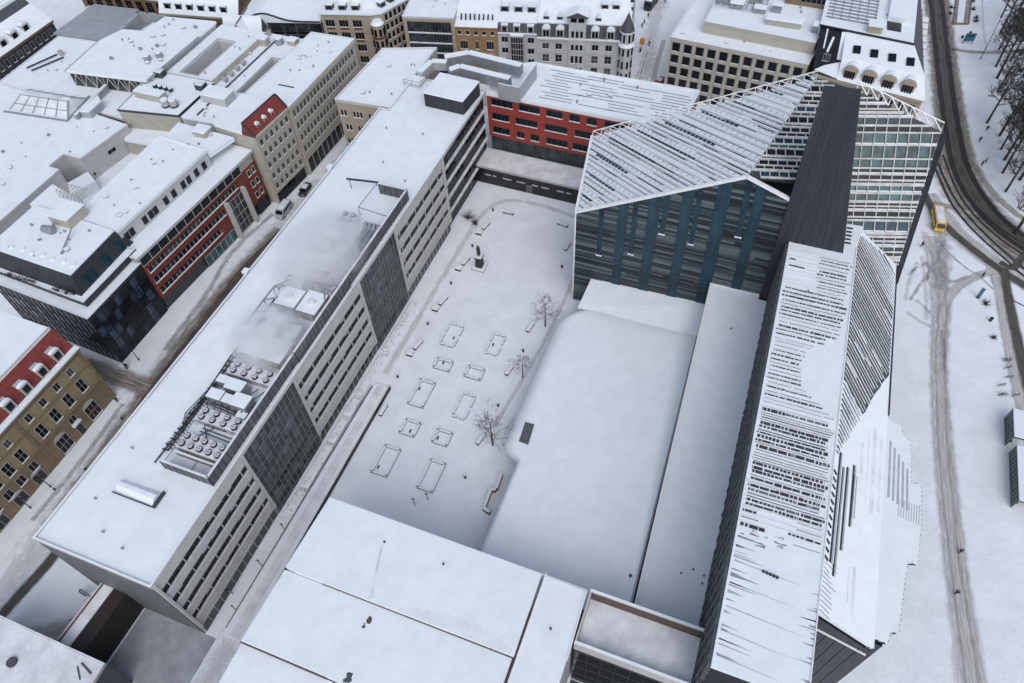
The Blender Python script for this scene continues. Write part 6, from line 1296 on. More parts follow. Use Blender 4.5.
for k, (x0, x1, y0, y1, br_) in enumerate(((-51.8, -48.3, 80.4, 86.4, 1), (-50.4, -46.8, 74.4, 77.0, 0), (-51.5, -48.1, 64.8, 71, 0), (-50.1, -46.9, 58.3, 61.6, 0), (-51.3, -48, 49, 55.1, 0))): frame_bench('%s snowy bench frame in the left column, %s' % ('long' if y1 - y0 > 5 else 'square', ORD[k]), x0, x1, y0, y1, br_, 2)
for k, (x0, x1, y0, y1, br_) in enumerate(((-42, -39, 81.3, 86.8, 1), (-43.6, -40, 74.5, 77.3, 0), (-42.2, -39.2, 65, 70.9, 1), (-43.4, -40.2, 58.5, 61.6, 0), (-42., -38.8, 49, 55.2, 0))): frame_bench('%s snowy bench frame in the right column, %s' % ('long' if y1 - y0 > 5 else 'square', ORD[k]), x0, x1, y0, y1, br_, 2)
def seat_bench(label, x, y, rz):
    t = thing('bench', label, 'bench', (x, y, 0), 'snow-laden benches round the courtyard'); c, s = math.cos(rz), math.sin(rz)
    def bb(nm, m, a0, a1, b0, b1, z0, z1, pr_=t):
        b = MB(); b.hexa([(x + a * c - q * s, y + a * s + q * c, zz) for zz in (z0, z1) for a, q in ((a0, b0), (a1, b0), (a1, b1), (a0, b1))]); return b.build(nm, m, pr_)
    bb('seat', 'slat3', -1.3, 1.3, -.35, .35, .3, .5); bb('snow_cap', 'snow', -1.25, 1.25, -.33, .33, .503, .68); bb('leg', 'slat2', -1.3, -.9, -.3, .3, 0, .297); bb('leg', 'slat2', .9, 1.3, -.3, .3, 0, .297); return t
for k, (y,) in enumerate(((115.4,), (103.2,), (90.6,), (77.8,))):
    seat_bench('snow-laden bench on the left edge walk, ' + ('farthest, near the dark link building', 'level with the statue', 'between statue and bench frames', 'beside the first long bench frame')[k], -55.6, y + .8, R(78))
    t = thing('planter_box', 'low white box at the end of the left-edge bench, ' + ('farthest one', 'level with the statue', 'just past the statue', 'beside the first bench frame')[k], 'planter', (-56.2, y - 1.6, 0), 'white boxes on the left edge walk'); bx('box', 'stone', t, -56.9, -55.6, y - 2.2, y - 1., 0, .5); bx('snow_cap', 'snow', t, -56.95, -55.55, y - 2.25, y - .95, .503, .7); bx('base', 'slat3', t, -57, -55.5, y - 2.32, y - 2.26, 0, .4)
seat_bench('snow-laden bench at the far left corner of the courtyard', -52.2, 122.2, 0); seat_bench('snow-laden bench at the far right corner of the courtyard', -38.6, 122.4, R(-8)); seat_bench('snow-laden bench by the white corner of the church hall', -35.3, 115.9, R(85)); seat_bench('snow-laden bench under the farthest courtyard tree', -35.2, 90.6, R(80)); seat_bench('snow-laden bench under the middle courtyard tree', -35.4, 78.8, R(80)); seat_bench('snow-laden bench under the nearest courtyard tree', -34.8, 62.2, R(80)); seat_bench('long white bench beside the dark ramp edge', -55.2, 61.8, R(88))
for k, y in enumerate((122, 109.1, 96.8, 84.5, 70)):
    t = thing('bollard_light', 'short dark bollard light on the left edge walk, ' + ('farthest', 'between the far bench and the statue', 'beyond the third bench', 'beside the first long frame', 'nearest')[k], 'bollard', (-56.1, y, 0), 'dark bollard lights in the courtyard'); b = MB(); b.cyl(-56.1, y, 0, 1., .22, 8); b.build('post', 'black', t); b = MB(); b.cyl(-56.1, y, 1.003, 1.12, .2, 8); b.build('snow_cap', 'snow', t)
for k, y in enumerate((109.4, 84.4, 70.3, 53.9)):
    t = thing('bollard_light', 'short dark bollard light on the right side of the courtyard, ' + ('beside the church hall', 'by the middle tree', 'by the nearest tree', 'alone past the bench frames')[k], 'bollard', (-34.5, y, 0), 'dark bollard lights in the courtyard'); b = MB(); b.cyl(-34.5, y, 0, 1., .24, 8); b.build('post', 'black', t); b = MB(); b.cyl(-34.5, y, 1.003, 1.12, .2, 8); b.build('snow_cap', 'snow', t)
t = thing('low_wall', 'low stepped white wall with brown coping at the corner of the canteen', 'wall', (-28, 52, 0))
for a, c in (((-28.4, 56.6), (-28.2, 53.4)), ((-28.2, 53.2), (-29.4, 52.8)), ((-29.0, 52.6), (-28.9, 49.4)), ((-29, 49.2), (-27.6, 48.8)), ((-26.2, 56), (-26.4, 50))): b = MB(); b.beam((*a, 0), (*c, 0), .5, 1.); q = b.build('wall', 'yellow2', t); b = MB(); b.beam((*a, 1.003), (*c, 1.003), .52, .16); b.build('snow_cap', 'snow', q)
# statue
st = thing('statue', 'dark bronze standing figure on a stepped stone pedestal in the snowy courtyard', 'statue', (-52, 103.6, 0))
bx('step', 'stone2', st, -53.5, -50.5, 102.1, 105.1, 0, .4); bx('step_snow', 'snow', st, -53.45, -50.55, 102.15, 105.05, .403, .55, bevel=.06); b = MB(); b.hexa([(-52.8, 102.8, .5), (-51.2, 102.8, .5), (-51.2, 104.4, .5), (-52.8, 104.4, .5), (-52.6, 103, 3.2), (-51.4, 103, 3.2), (-51.4, 104.2, 3.2), (-52.6, 104.2, 3.2)]); b.build('pedestal', 'bronze', st); bx('pedestal_cap', 'bronze', st, -52.85, -51.15, 102.75, 104.45, 3.2, 3.5); bx('cap_snow', 'snow', st, -52.8, -51.2, 102.8, 104.4, 3.503, 3.6)
def figure(name, parent, joints, edges, mname, loc, sc=1., rz=0., lvl=1):
    me = bpy.data.meshes.new(name); me.from_pydata([j[:3] for j in joints], edges, []); me.materials.append(M[mname]); o = bpy.data.objects.new(name, me); COL.objects.link(o)
    md = o.modifiers.new('skin', 'SKIN'); sv = me.skin_vertices[0].data
    for i, j in enumerate(joints): sv[i].radius = (j[3], j[3] if len(j) < 5 else j[4])
    for x in sv: x.use_root = False
    sv[0].use_root = True
    s = o.modifiers.new('sub', 'SUBSURF'); s.levels = lvl; s.render_levels = lvl
    o.parent = parent; o.scale = (sc, sc, sc); o.location = Vector(loc) - WP[parent]; o.rotation_euler = (0, 0, rz); return o
def person_joints(stride=.12, armf=.1):
    J = [(0, 0, .95, .15, .12), (0, .0, 1.2, .16, .12), (0, 0, 1.42, .18, .11), (0, .01, 1.52, .06), (0, .02, 1.62, .095, .11), (0, .02, 1.74, .08, .09)]
    Ed = [(0, 1), (1, 2), (2, 3), (3, 4), (4, 5)]
    for s in (-1, 1):
        k = len(J); J += [(s * .10, s * stride * .3, .88, .085), (s * .10, s * stride + .04, .5, .062), (s * .1, s * stride * 1.5 - .03, .08, .045), (s * .1, s * stride * 1.5 + .13, .04, .04)]; Ed += [(0, k), (k, k + 1), (k + 1, k + 2), (k + 2, k + 3)]
        k = len(J); J += [(s * .21, 0, 1.40, .062), (s * .26, -s * armf, 1.14, .05), (s * .25, -s * armf + .1, .90, .038), (s * .24, -s * armf + .14, .80, .04)]; Ed += [(2, k), (k, k + 1), (k + 1, k + 2), (k + 2, k + 3)]
    return J, Ed
J, Ed = person_joints(.05, .06); figure('figure', st, J, Ed, 'bronze', (-52, 103.6, 3.55), 1.9, R(160), 2)
J2 = [(0, 0, .12, .26, .22), (0, 0, .7, .22, .18), (0, 0, 1.3, .23, .15), (0, 0, 1.46, .12, .1)]; figure('cloak', st, J2, [(0, 1), (1, 2), (2, 3)], 'bronze', (-52, 103.75, 3.55), 1.9, R(160), 1)
# people
def person(label, px, py, rz, coat, legs='cloth', loc=None):
    g_ = loc or gp(px, py); t = thing('person', label, 'person', (g_.x, g_.y, .02)); J, Ed = person_joints(); figure('body', t, J, Ed, 'skin', (g_.x, g_.y, .02), 1., rz)
    c = [(0, 0, .62, .24, .2), (0, 0, 1.1, .22, .18), (0, 0, 1.42, .24, .17), (0, 0, 1.53, .12, .11)]; e = [(0, 1), (1, 2), (2, 3)]
    for s in (-1, 1): k = len(c); c += [(s * .215, 0, 1.40, .10), (s * .265, -s * .1, 1.14, .09), (s * .255, -s * .1 + .09, .88, .075)]; e += [(2, k), (k, k + 1), (k + 1, k + 2)]
    figure('coat', t, c, e, coat, (g_.x, g_.y, .02), 1., rz)
    tr_ = [(0, 0, .9, .14, .12)]; e = []
    for s in (-1, 1): k = len(tr_); tr_ += [(s * .10, s * .036, .86, .12), (s * .10, s * .16, .5, .095), (s * .1, s * .16, .08, .08)]; e += [(0, k), (k, k + 1), (k + 1, k + 2)]
    figure('trousers', t, tr_, e, legs, (g_.x, g_.y, .02), 1., rz)
    figure('hair', t, [(0, -.03, 1.62, .12, .11), (0, -.01, 1.77, .11, .12)], [(0, 1)], 'bark', (g_.x, g_.y, .02), 1., rz); return t
person('person in dark clothes walking on the slushy path, farther of the two', 959, 553, R(10), 'cloth'); person('person in dark clothes walking on the slushy path, nearer of the two', 955, 594, R(-20), 'cloth')
person('person in a dark coat crossing the curved track at the junction', 982, 277, R(60), 'cloth'); person('person in a dark coat standing behind the yellow minibus', 921, 247, R(140), 'cloth')
person('person in black beneath the lone tall lamp trees', 986, 131, R(0), 'cloth'); person('person in dark coat in the left of the park group', 979, 142, R(40), 'cloth'); person('person in rust coloured jacket in the park by the bare trees', 985, 163, R(80), 'cloth2'); person('person in black beside the rust coloured jacket', 981, 166, R(100), 'cloth')
person('person in dark clothes on the pavement outside the black corner block', 128, 368, R(20), 'cloth'); person('person in dark clothes at the corner of the yellow house', 118, 402, R(70), 'cloth')

# ------------------------------------------------------------------ trees
def bare_tree(name, seed, h, trunk_h, spread, lean=(0, 0), lv=4, nlimb=9, rad=.16, dep=3):
    rng = random.Random(seed); tk, tw_ = MB(), MB()
    def grow(p, d, L, r, n):
        q = [p]; dd = d
        for i in range(3): dd = (dd + Vector((rng.uniform(-.18, .18), rng.uniform(-.18, .18), rng.uniform(-.05, .14)))).normalized(); q.append(q[-1] + dd * L / 3)
        r2 = max(r, .030 if lv > 4 else .013); tw_.tube(q, [r2, r2 * .85, r2 * .75, r2 * .6], 3)
        if n <= 0: return
        for k in range(rng.randint(3, 4) if lv < 5 else rng.randint(4, 5)):
            t_ = rng.uniform(.3, 1); i = min(2, int(t_ * 3)); b_ = q[i].lerp(q[i + 1], t_ * 3 - i); a = rng.uniform(0, 6.28); s = Vector((math.cos(a), math.sin(a), rng.uniform(-.1, .7)))
            grow(b_, (dd * .55 + s * .75).normalized(), L * rng.uniform(.45, .68), r * .5, n - 1)
    top = Vector((lean[0], lean[1], h * .86)); pts = [Vector((0, 0, -.1)), top * .3, top * .6, top]; tk.tube(pts, [rad, rad * .8, rad * .55, rad * .25], 7)
    for i in range(nlimb):
        t_ = trunk_h / h + (1 - trunk_h / h) * (i + rng.random() * .6) / nlimb; p = top * min(.98, t_ / .86); a = i * 2.4 + rng.uniform(-.4, .4); L = spread * (1.15 - .75 * (i / nlimb)) * rng.uniform(.8, 1.1)
        grow(p, Vector((math.cos(a), math.sin(a), rng.uniform(.35, .8))).normalized(), L * .75, rad * (.4 if lv > 4 else .26) * (1.1 - .6 * i / nlimb), dep)
    t = thing(name, 'x', 'tree', (0, 0, 0)); tk.build('trunk', 'bark', t); tw_.build('crown', 'bark', t); return t
def place(t0, x, y, rz, label, group, first, sc=1.):
    if first: t0.location = (x, y, 0); t0.rotation_euler = (0, 0, rz); t0['label'] = label; t0['group'] = group; t0.scale = (sc, sc, sc); return t0
    return dup(t0, (x, y, 0), rz, label, group, sc)
ct = [bare_tree('bare_tree', 5, 8.2, 1.8, 4.0, rad=.16, nlimb=14, dep=3), bare_tree('bare_tree', 8, 7.0, 1.8, 2.8, rad=.13, nlimb=11, dep=3), bare_tree('bare_tree', 12, 9.4, 2., 5., rad=.19, nlimb=15, dep=3)]
place(ct[0], -32.4, 92.1, 0, 'small bare tree in the courtyard nearest the church hall', 'bare courtyard trees', 1); place(ct[1], -32.3, 78.2, 0, 'thinnest bare tree in the courtyard, between the other two', 'bare courtyard trees', 1); place(ct[2], -32.3, 61.9, 0, 'widest bare tree in the courtyard, nearest the canteen corner', 'bare courtyard trees', 1)
g1 = [bare_tree('bare_tree', 21, 17, 5.5, 5., (.3, .2), nlimb=20, rad=.33, lv=5), bare_tree('bare_tree', 33, 15, 5, 4.4, (-.2, .3), nlimb=18, rad=.3, lv=5), bare_tree('bare_tree', 45, 19, 6.5, 5.4, (.2, -.3), nlimb=22, rad=.36, lv=5)]
N_ = ('first', 'second', 'third', 'fourth', 'fifth', 'sixth', 'seventh', 'eighth', 'ninth', 'tenth', 'eleventh', 'twelfth', 'thirteenth', 'fourteenth', 'fifteenth', 'sixteenth')
front = [(58.8, 152), (57.3, 166.5), (56.8, 173.5), (57.3, 178.9), (56.6, 183), (56.4, 188.8), (53.5, 193.5), (56.2, 208.6), (56.3, 215.7), (56.1, 221.7), (57, 231), (57.5, 240), (58, 250)]
back = [(63.5, 160), (65, 169), (63, 177), (64.5, 186), (62, 194), (65.5, 201), (62.5, 208), (66, 215), (63, 222), (67, 230), (64, 238), (68, 247), (63, 256)]
rear = [(60.5, 172), (60, 198), (60, 226), (71, 176), (73, 188), (71, 199), (74, 210), (72, 222), (75, 234), (72, 246), (76, 256), (70, 263)]
rng = random.Random(3); used = set()
for lst, nm in ((front, 'front row'), (back, 'second row'), (rear, 'rear row')):
    for i, (x, y) in enumerate(lst):
        k = (i + len(nm)) % 3; place(g1[k], x, y, rng.uniform(0, 6.28), 'tall leafless tree in the %s of the park grove, %s from the near end' % (nm, N_[i]), 'leafless park trees', k not in used, rng.uniform(.85, 1.1)); used.add(k)
def shrub(label, x, y, r, m='bark', seed=0):
    t = thing('shrub', label, 'shrub', (x, y, 0)); rr = random.Random(seed); b = MB()
    for i in range(50): a, e = rr.uniform(0, 6.28), rr.uniform(.3, 1.5); L = r * rr.uniform(.6, 1.1); p = Vector((x + rr.uniform(-.2, .2), y + rr.uniform(-.2, .2), 0)); d = Vector((math.cos(a) * math.cos(e), math.sin(a) * math.cos(e), math.sin(e))); b.tube([p, p + d * L * .5, p + d * L + Vector((rr.uniform(-.2, .2), rr.uniform(-.2, .2), 0))], [.04, .03, .012], 3)
    b.build('branches', m, t); return t
shrub('dark bushy shrub at the inner corner of the teaching block', -60.8, 117.5, 3.0, 'bark', 1); shrub('second dark shrub beside the first at the inner corner', -58.4, 116.2, 2., 'bark', 2); shrub('low dark shrub beside the blue pillar at the road junction', 52.6, 127.6, 1.5, 'bark', 3)
q = gp(993, 338); shrub('low dark clump in the snow beside the branch road', q.x, q.y, 1., 'bark', 4)
for i, (px, py) in enumerate(((951, 8), (950, 14), (973, 10), (975, 22), (976, 18), (973, 2))):
    q = gp(px, py); shrub(('small shrub on the road side of the snowy flower bed, farther one', 'small shrub on the road side of the snowy flower bed, nearer one', 'small shrub halfway along the park side of the flower bed', 'largest shrub at the near park corner of the flower bed', 'shrub just behind the near corner of the flower bed', 'farthest shrub on the park side of the flower bed')[i], q.x, q.y, (1.2, 1, 1.5, 1.9, 1.3, 1.2)[i], 'green', 10 + i)
fb = thing('flower_bed', 'long raised flower bed with dark kerbs and snow beside the road', 'planting bed', (47.2, 251, 0)); b = MB(); b.prism([(44.8, 242), (48.9, 243.2), (50.2, 268), (45.8, 267)], 0, .25); b.build('soil', 'grass', fb); b = MB(); b.prism([(45.6, 242.6), (47.4, 243.1), (48.6, 267), (46.6, 267)], .253, .5); b.build('snow_cap', 'snow', fb); b = MB()
for a, c in (((44.7, 241.8), (48.9, 243)), ((44.7, 241.8), (45.7, 267)), ((48.9, 243), (50.2, 267))): b.beam((*a, 0), (*c, 0), .3, .45)
b.build('kerb', 'brownst', fb)

# ------------------------------------------------------------------ street furniture and vehicles
def lamp(label, x, y, h, m='darkmetal', group=None):
    t = thing('street_lamp', label, 'street lamp', (x, y, 0), group); b = MB(); b.tube([(x, y, 0), (x, y, h)], [.11, .07], 7); b.build('pole', m, t); b = MB(); b.beam((x, y, h), (x + .9, y + .2, h + .1), .28, .14); b.build('lamp_head', m, t); b = MB(); b.cyl(x, y, 0, .5, .16, 8); b.build('base', m, t); return t
lamp('tall lamp mast by the footpath in front of the park grove', 52.2, 224.8, 14); q = gp(982, 208); lamp('street lamp at the right frame edge above the tram tracks', 60.2, 160.8, 7.5); lamp('street lamp between tram tracks and road at the right frame edge', 58.9, 151.4, 6.)
for i, (px, py) in enumerate(((139, 360), (127, 369), (51, 487), (31, 508))):
    q = gp(px, py); lamp(('street lamp with snow on the pavement before the black corner block', 'shorter street lamp beside the black corner block entrance', 'street lamp beside the lower shop window of the yellow house', 'street lamp nearest the left frame edge below the yellow house')[i], q.x, q.y, 3.8 if i != 1 else 3., 'darkmetal')
for i, (px, py) in enumerate(((122, 419), (86, 470), (55, 490))):
    q = gp(px, py); t = thing('bollard', 'dark street bollard in the snow along the yellow house, ' + ('farthest', 'middle', 'nearest')[i], 'bollard', (q.x, q.y, 0), 'street bollards'); b = MB(); b.cyl(q.x, q.y, 0, .9, .16, 8); b.build('post', 'black', t); b = MB(); b.cyl(q.x, q.y, .903, 1., .15, 8); b.build('snow_cap', 'snow', t)
for i, (px, py) in enumerate(((285, 530), (262, 566), (233, 594), (237, 611), (428, 500), (415, 505))):
    q = gp(px, py); t = thing('yard_post', 'thin dark post in the snow, ' + ('first along the teaching block front from the glass stair', 'second along the teaching block front', 'third along the teaching block front', 'nearest along the teaching block front', 'by the far corner of the near roofs, right one', 'by the far corner of the near roofs, left one')[i], 'post', (q.x, q.y, 0), 'thin posts in the snow'); b = MB(); b.tube([(q.x, q.y, 0), (q.x, q.y, 2.4)], .07, 6); b.build('post', 'black', t); b = MB(); b.beam((q.x - .25, q.y, 2.4), (q.x + .25, q.y, 2.4), .2, .1); b.build('cap', 'black', t)
q = gp(977.6, 298); t = thing('info_pillar', 'slim blue-grey pillar standing in the snow at the junction', 'pillar', (q.x, q.y, 0)); b = MB(); b.box(q.x - .3, q.x + .3, q.y - .2, q.y + .2, 0, 3.2); b.build('pillar', 'slate', t); bx('panel', 'bluepaint', t, q.x - .26, q.x + .26, q.y - .23, q.y - .203, .8, 2.9); bx('snow_cap', 'snow', t, q.x - .3, q.x + .3, q.y - .2, q.y + .2, 3.203, 3.32)
q = gp(990, 321); t = thing('litter_bin', 'dark litter bin in the snow between pillar and branch road', 'bin', (q.x, q.y, 0)); b = MB(); b.cyl(q.x, q.y, .1, 1., .3, 10, .34); b.build('bin', 'black', t); b = MB(); b.cyl(q.x, q.y, 0, .1, .2, 8); b.build('foot', 'darkmetal', t)
q = gp(962.5, 44); t = thing('notice_board', 'blue notice board on two legs in the snow beside the footpath', 'sign', (q.x, q.y, 0)); F = Face((q.x - .2, q.y), (q.x + 2.6, q.y + .9)); b = MB(); F.box(b, 0, F.len, .9, 3.2, -.08, .08); b.build('frame', 'slate', t); b = MB(); F.box(b, .15, F.len - .15, 1.1, 3.05, .08, .1); b.build('board', 'bluepaint', t); b = MB(); F.box(b, .3, F.len - .5, 2.3, 2.7, .1, .112); b.build('map_strip', 'glassgrey', t)
for u in (.2, F.len - .2): b = MB(); F.box(b, u - .07, u + .07, 0, .9, -.06, .06); b.build('leg', 'darkmetal', t)
for i, (px, py) in enumerate(((962, 38), (970, 34))):
    q = gp(px, py); t = thing('litter_bin', ('small dark bin left behind the blue notice board', 'small dark bin right behind the blue notice board')[i], 'bin', (q.x, q.y, 0)); b = MB(); b.cyl(q.x, q.y, 0, .95, .32, 10); b.build('bin', 'black', t); b = MB(); b.cyl(q.x, q.y, .953, 1.1, .3, 10); b.build('snow_cap', 'snow', t)
# tram shelter and bicycles
def shelter(label, x0, x1, y0, y1, h):
    t = thing('tram_shelter', label, 'shelter', ((x0 + x1) / 2, (y0 + y1) / 2, 0), 'tram stop shelters'); bx('roof', 'darkmetal', t, x0, x1, y0, y1, h - .25, h); bx('snow_cap', 'snow', t, x0 + .05, x1 - .05, y0 + .05, y1 - .05, h + .003, h + .2, bevel=.05); bx('side_wall', 'greenpaint', t, x0 + .1, x0 + .22, y0 + .2, y1 - .2, .1, h - .26); bx('back_wall', 'glassgrey', t, x0 + .3, x1 - .2, y1 - .35, y1 - .25, .3, h - .3)
    b = MB(); n = int((y1 - y0) / .9)
    for i in range(n + 1): y = y0 + .2 + (y1 - y0 - .4) * i / n; b.box(x0 + .04, x0 + .1, y - .05, y + .05, 0, h - .26)
    b.build('panel_post', 'darkmetal', t)
    for x, y in ((x1 - .3, y0 + .3), (x1 - .3, y1 - .3)): bx('post', 'darkmetal', t, x - .07, x + .07, y - .07, y + .07, 0, h - .26)
    bx('bench', 'darkmetal', t, x0 + .6, x0 + 1.1, y0 + 1, y1 - 1, .4, .5)
shelter('dark green slatted tram shelter at the right frame edge, farther one', 55.4, 58.6, 92.6, 99., 3.4); shelter('low snow-roofed tram shelter at the right frame edge, nearer one', 56.0, 59.4, 80, 91.4, 2.9)
def bicycle(label, px, py, rz):
    q = gp(px, py); t = thing('bicycle', label, 'bicycle', (q.x, q.y, 0), 'bicycles parked in the snow'); c, s = math.cos(rz), math.sin(rz); at = lambda u, z, v=0: Vector((q.x + u * c - v * s, q.y + u * s + v * c, z))
    for u in (-.52, .52): b = MB(); b.tube([at(u + .33 * math.cos(a), .34 + .33 * math.sin(a)) for a in [i * math.pi / 8 for i in range(17)]], .035, 5); w_ = b.build('wheel', 'rubber', t)
    b = MB()
    for p, e in (((-.52, .34), (-.2, .85)), ((-.52, .34), (-.05, .34)), ((-.05, .34), (-.2, .95)), ((-.05, .34), (.38, .8)), ((-.2, .8), (.38, .85)), ((.52, .34), (.36, 1.))): b.tube([at(*p), at(*e)], .03, 5)
    b.build('frame', 'darkmetal', t); b = MB(); b.tube([at(.36, 1., -.28), at(.36, 1.02), at(.36, 1., .28)], .025, 5); b.build('handlebar', 'darkmetal', t); b = MB(); b.beam(at(-.34, .95), at(-.06, .95), .16, .07); b.build('saddle', 'rubber', t); b = MB(); b.beam(at(-.32, 1.023), at(-.08, 1.023), .15, .08); b.build('snow_cap', 'snow', t)
for i, (px, py) in enumerate(((1006, 360), (1007, 361.5), (1007, 368.5), (1008.5, 378), (1001, 386), (1001, 395), (1003, 396), (1015, 396), (1018, 466))): bicycle('snow-dusted bicycle near the right edge, ' + ('farthest of the parked row', 'leaning close to the farthest one', 'second stand of the row', 'third stand of the row', 'fourth stand of the row, nearest the path', 'left one of the pair before the shelter', 'right one of the pair before the shelter', 'alone beside the shelter corner', 'alone below the nearer shelter')[i], px, py, R(20 + 7 * (i % 3)))
q = gp(993, 338)
# vehicles
def vehicle(kind, label, loc, rz, L, Wd, H, paint, cat, hood=.0, van=True, group=None, extra=None, snowtop=True):
    t = thing(kind, label, cat, (*loc, 0), group); c, s = math.cos(rz), math.sin(rz); at = lambda u, v, z: Vector((loc[0] + u * c - v * s, loc[1] + u * s + v * c, z))
    h0 = .38; pf = [(-L / 2, h0), (L / 2 - .05, h0), (L / 2, h0 + .45), (L / 2 - hood * .15, H * .52), (L / 2 - hood, H * .60), (L / 2 - hood - H * .28, H - .06), (L / 2 - hood - H * .36, H), (-L / 2 + (.12 if van else L * .14), H), (-L / 2 + (.04 if van else L * .04), H * .62), (-L / 2, H * .5)]
    def side(b, pts, v0, v1): b.slab([at(u, 0, z) for u, z in pts], Vector((-s, c, 0)), v0, v1)
    b = MB(); side(b, pf, -Wd / 2, Wd / 2); body = b.build('body', paint, t, .07)
    x1, x0 = L / 2 - hood - .12, -L / 2 + (.3 if van else L * .16); zb, zt = H * .60, H - .18
    for sg in (-1, 1):
        b = MB(); n = 4 if van else 2; a0 = x0
        for i in range(n):
            u0 = x0 + (x1 - H * .1 - x0) * i / n + .06; u1 = x0 + (x1 - H * .1 - x0) * (i + 1) / n - .06; tp = H * .26 if i == n - 1 else 0
            b.slab([at(u0, 0, zb), at(u1, 0, zb), at(u1 - tp, 0, zt), at(u0, 0, zt)], Vector((-s, c, 0)), sg * Wd / 2 - .02, sg * Wd / 2 + .02)
        b.build('side_window', 'glass', t)
    b = MB(); a, e = at(L / 2 - hood + .03, 0, H * .62), at(L / 2 - hood - H * .26, 0, H - .1); b.beam(a, e, Wd * .84, .05, Vector((c, s, .8))); b.build('windscreen', 'glass', t)
    b = MB(); b.beam(at(-L / 2 - .01, -Wd * .38, H * .62), at(-L / 2 - .01, Wd * .38, H * .62), .04, H * .26, (0, 0, 1)); b.build('rear_window', 'glass', t)
    for u in (-L * .30, L * .32):
        for sg in (-1, 1):
            b = MB(); b.tube([at(u, sg * (Wd / 2 - .18), .36), at(u, sg * (Wd / 2 + .03), .36)], .36, 14); w_ = b.build('wheel', 'rubber', t); b = MB(); b.tube([at(u, sg * (Wd / 2 + .02), .36), at(u, sg * (Wd / 2 + .05), .36)], .2, 10); b.build('rim', 'greymetal', w_)
    for sg in (-1, 1): b = MB(); p = at(L / 2 - .03, sg * Wd * .36, .8); b.beam(p, p + Vector((c, s, 0)) * .06, .34, .2); b.build('headlight', 'white', t); b = MB(); p = at(-L / 2 - .03, sg * Wd * .42, .9); b.beam(p, p + Vector((c, s, 0)) * .06, .16, .4); b.build('tail_light', 'carred', t); b = MB(); p = at(L / 2 - hood - .3, sg * (Wd / 2 + .02), H * .64); b.beam(p, p + Vector((-s, c, 0)) * sg * .22, .12, .22); b.build('wing_mirror', 'black', t)
    if snowtop: b = MB(); b.beam(at(-L / 2 + .5 if van else -L * .3, 0, H + .003), at(L / 2 - hood - H * .42, 0, H + .003), Wd * .8, .08); b.build('snow_cap', 'snow_thin', t, .03)
    return t
v = vehicle('minibus', 'yellow minibus with snowy roof standing on the path beside the church hall', (42.5, 150.4), R(-83), 7.0, 2.1, 2.3, 'vanyellow', 'minibus')
vehicle('van', 'silver van with snow on its roof parked outside the cream houses', (-104.4, 105.2), R(-86), 5.6, 2.0, 2.2, 'vanblue', 'van', .7)
q = gp(300, 200); vehicle('parked_car', 'dark car parked in front of the silver van', (-103.5, 113.6), R(-86), 4.4, 1.8, 1.5, 'darkmetal', 'car', 1.2, False)
q = gp(660, 83); vehicle('parked_car', 'dark red car at the corner of the white grid office', (q.x, q.y), R(75), 4.3, 1.8, 1.5, 'carred', 'car', 1.2, False)
q = gp(651, 6); vehicle('lorry', 'dark lorry standing in the far street at the top edge', (q.x, q.y), R(84), 7.5, 2.4, 3.0, 'bronze', 'lorry', .2)
for i, (px, py, wd_) in enumerate(((640, 53, .7), (648, 18, .7), (642, 28, .6), (644, 24, .6), (649, 46, .6), (665, 3, .8))):
    q = gp(px, py); person('person in dark clothes in the far street, ' + ('below the orange sign', 'just below the lorry', 'third from the lorry', 'second from the lorry', 'nearest the white grid office', 'at the top edge right of the lorry')[i], px, py, R(40 * i), 'cloth')
q = gp(641, 52); t = thing('orange_sign', 'small orange hanging sign on the side of the ornate corner house', 'sign', (q.x, q.y, 0)); b = MB(); b.box(q.x - .6, q.x + .6, q.y - .5, q.y + .5, 2.6, 4.2); b.build('panel', 'orange', t); b = MB(); b.tube([(q.x, q.y, 0), (q.x, q.y, 2.6)], .08, 6); b.build('post', 'darkmetal', t)
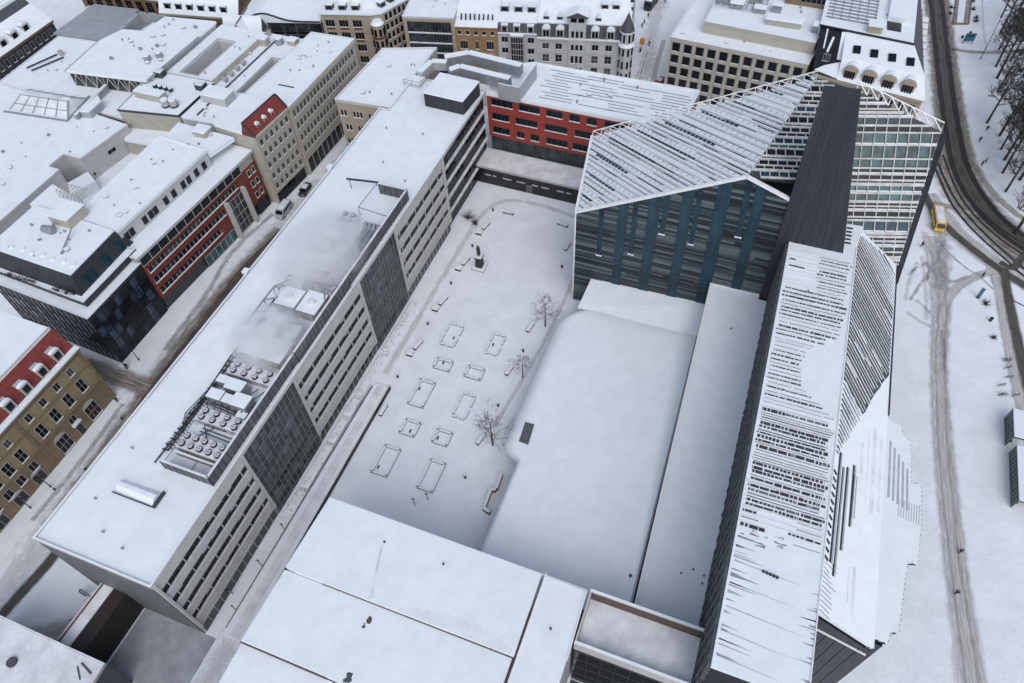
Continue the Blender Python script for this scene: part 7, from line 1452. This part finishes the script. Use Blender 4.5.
t = thing('barrier_row', 'row of low dark barriers along the pavement of the ornate house', 'barrier', (-39, 190, 0)); b = MB(); a, e = gp(637, 85), gp(646, 52); b.beam(a, e, .3, 1.); b.build('barrier', 'slate', t); b = MB(); b.beam(a + Vector((0, 0, 1.003)), e + Vector((0, 0, 1.003)), .3, .15); b.build('snow_cap', 'snow', t)

# small vents, hatches and meltwater marks on the plain roofs
rc = random.Random(77)
def clutter(parent, z, x0, x1, y0, y1, n, zz=.0):
    for i in range(n):
        x, y = rc.uniform(x0, x1), rc.uniform(y0, y1); b = MB(); k_ = rc.random() * .75
        if k_ < .5: b.cyl(x, y, z - .2, z + rc.uniform(.3, .7), rc.uniform(.12, .25), 8); b.build('roof_vent', 'greymetal', parent)
        elif k_ < .75: b.box(x - .5, x + .5, y - .4, y + .4, z - .2, z + .45); o_ = b.build('roof_hatch', 'stone2', parent); b = MB(); b.box(x - .5, x + .5, y - .4, y + .4, z + .453, z + .55); b.build('snow_cap', 'snow', o_)
        else: b.tube([(x, y, z - .1), (x, y, z + .3), (x + rc.uniform(-1.5, 1.5), y + rc.uniform(-1, 1), z + .32)], .07, 5); b.build('roof_pipe', 'greymetal', parent)
clutter(sr, 15.7, -188, -150, 68, 90, 14); clutter(sr, 15.7, -180, -148, 92, 105, 7); clutter(nr, 15.5, -184, -150, 118, 128, 6); clutter(gh, 20.1, -166, -148, 121, 134, 9); clutter(gh, 20.1, -158, -148, 136, 146, 6)
clutter(bb, 18.7, -147, -132, 114, 123, 8); clutter(cl, 19.9, -116, -107, 122, 149, 12); clutter(wb, 18.5, -135.6, -124, 126, 148, 12); clutter(wb, 18.5, -129, -120, 111, 116, 4); clutter(br, 19.8, -127, -117.5, 75, 99, 10); clutter(br, 18.8, -127, -116, 101.5, 106.5, 6)
clutter(bk, 20.1, -137, -119, 60.5, 71, 12); clutter(cb, 21.2, -93, -83.5, 128, 146, 6); clutter(rb, 20.6, -50, -20, 140, 152, 6); clutter(wg, 16.7, -27, 5, 181, 184, 5); clutter(wg, 20, -19, 7, 187, 212, 16); clutter(ch, 22.5, 20, 27, 188, 212, 8); clutter(t6, 16.7, -98, -90, 172, 190, 6)
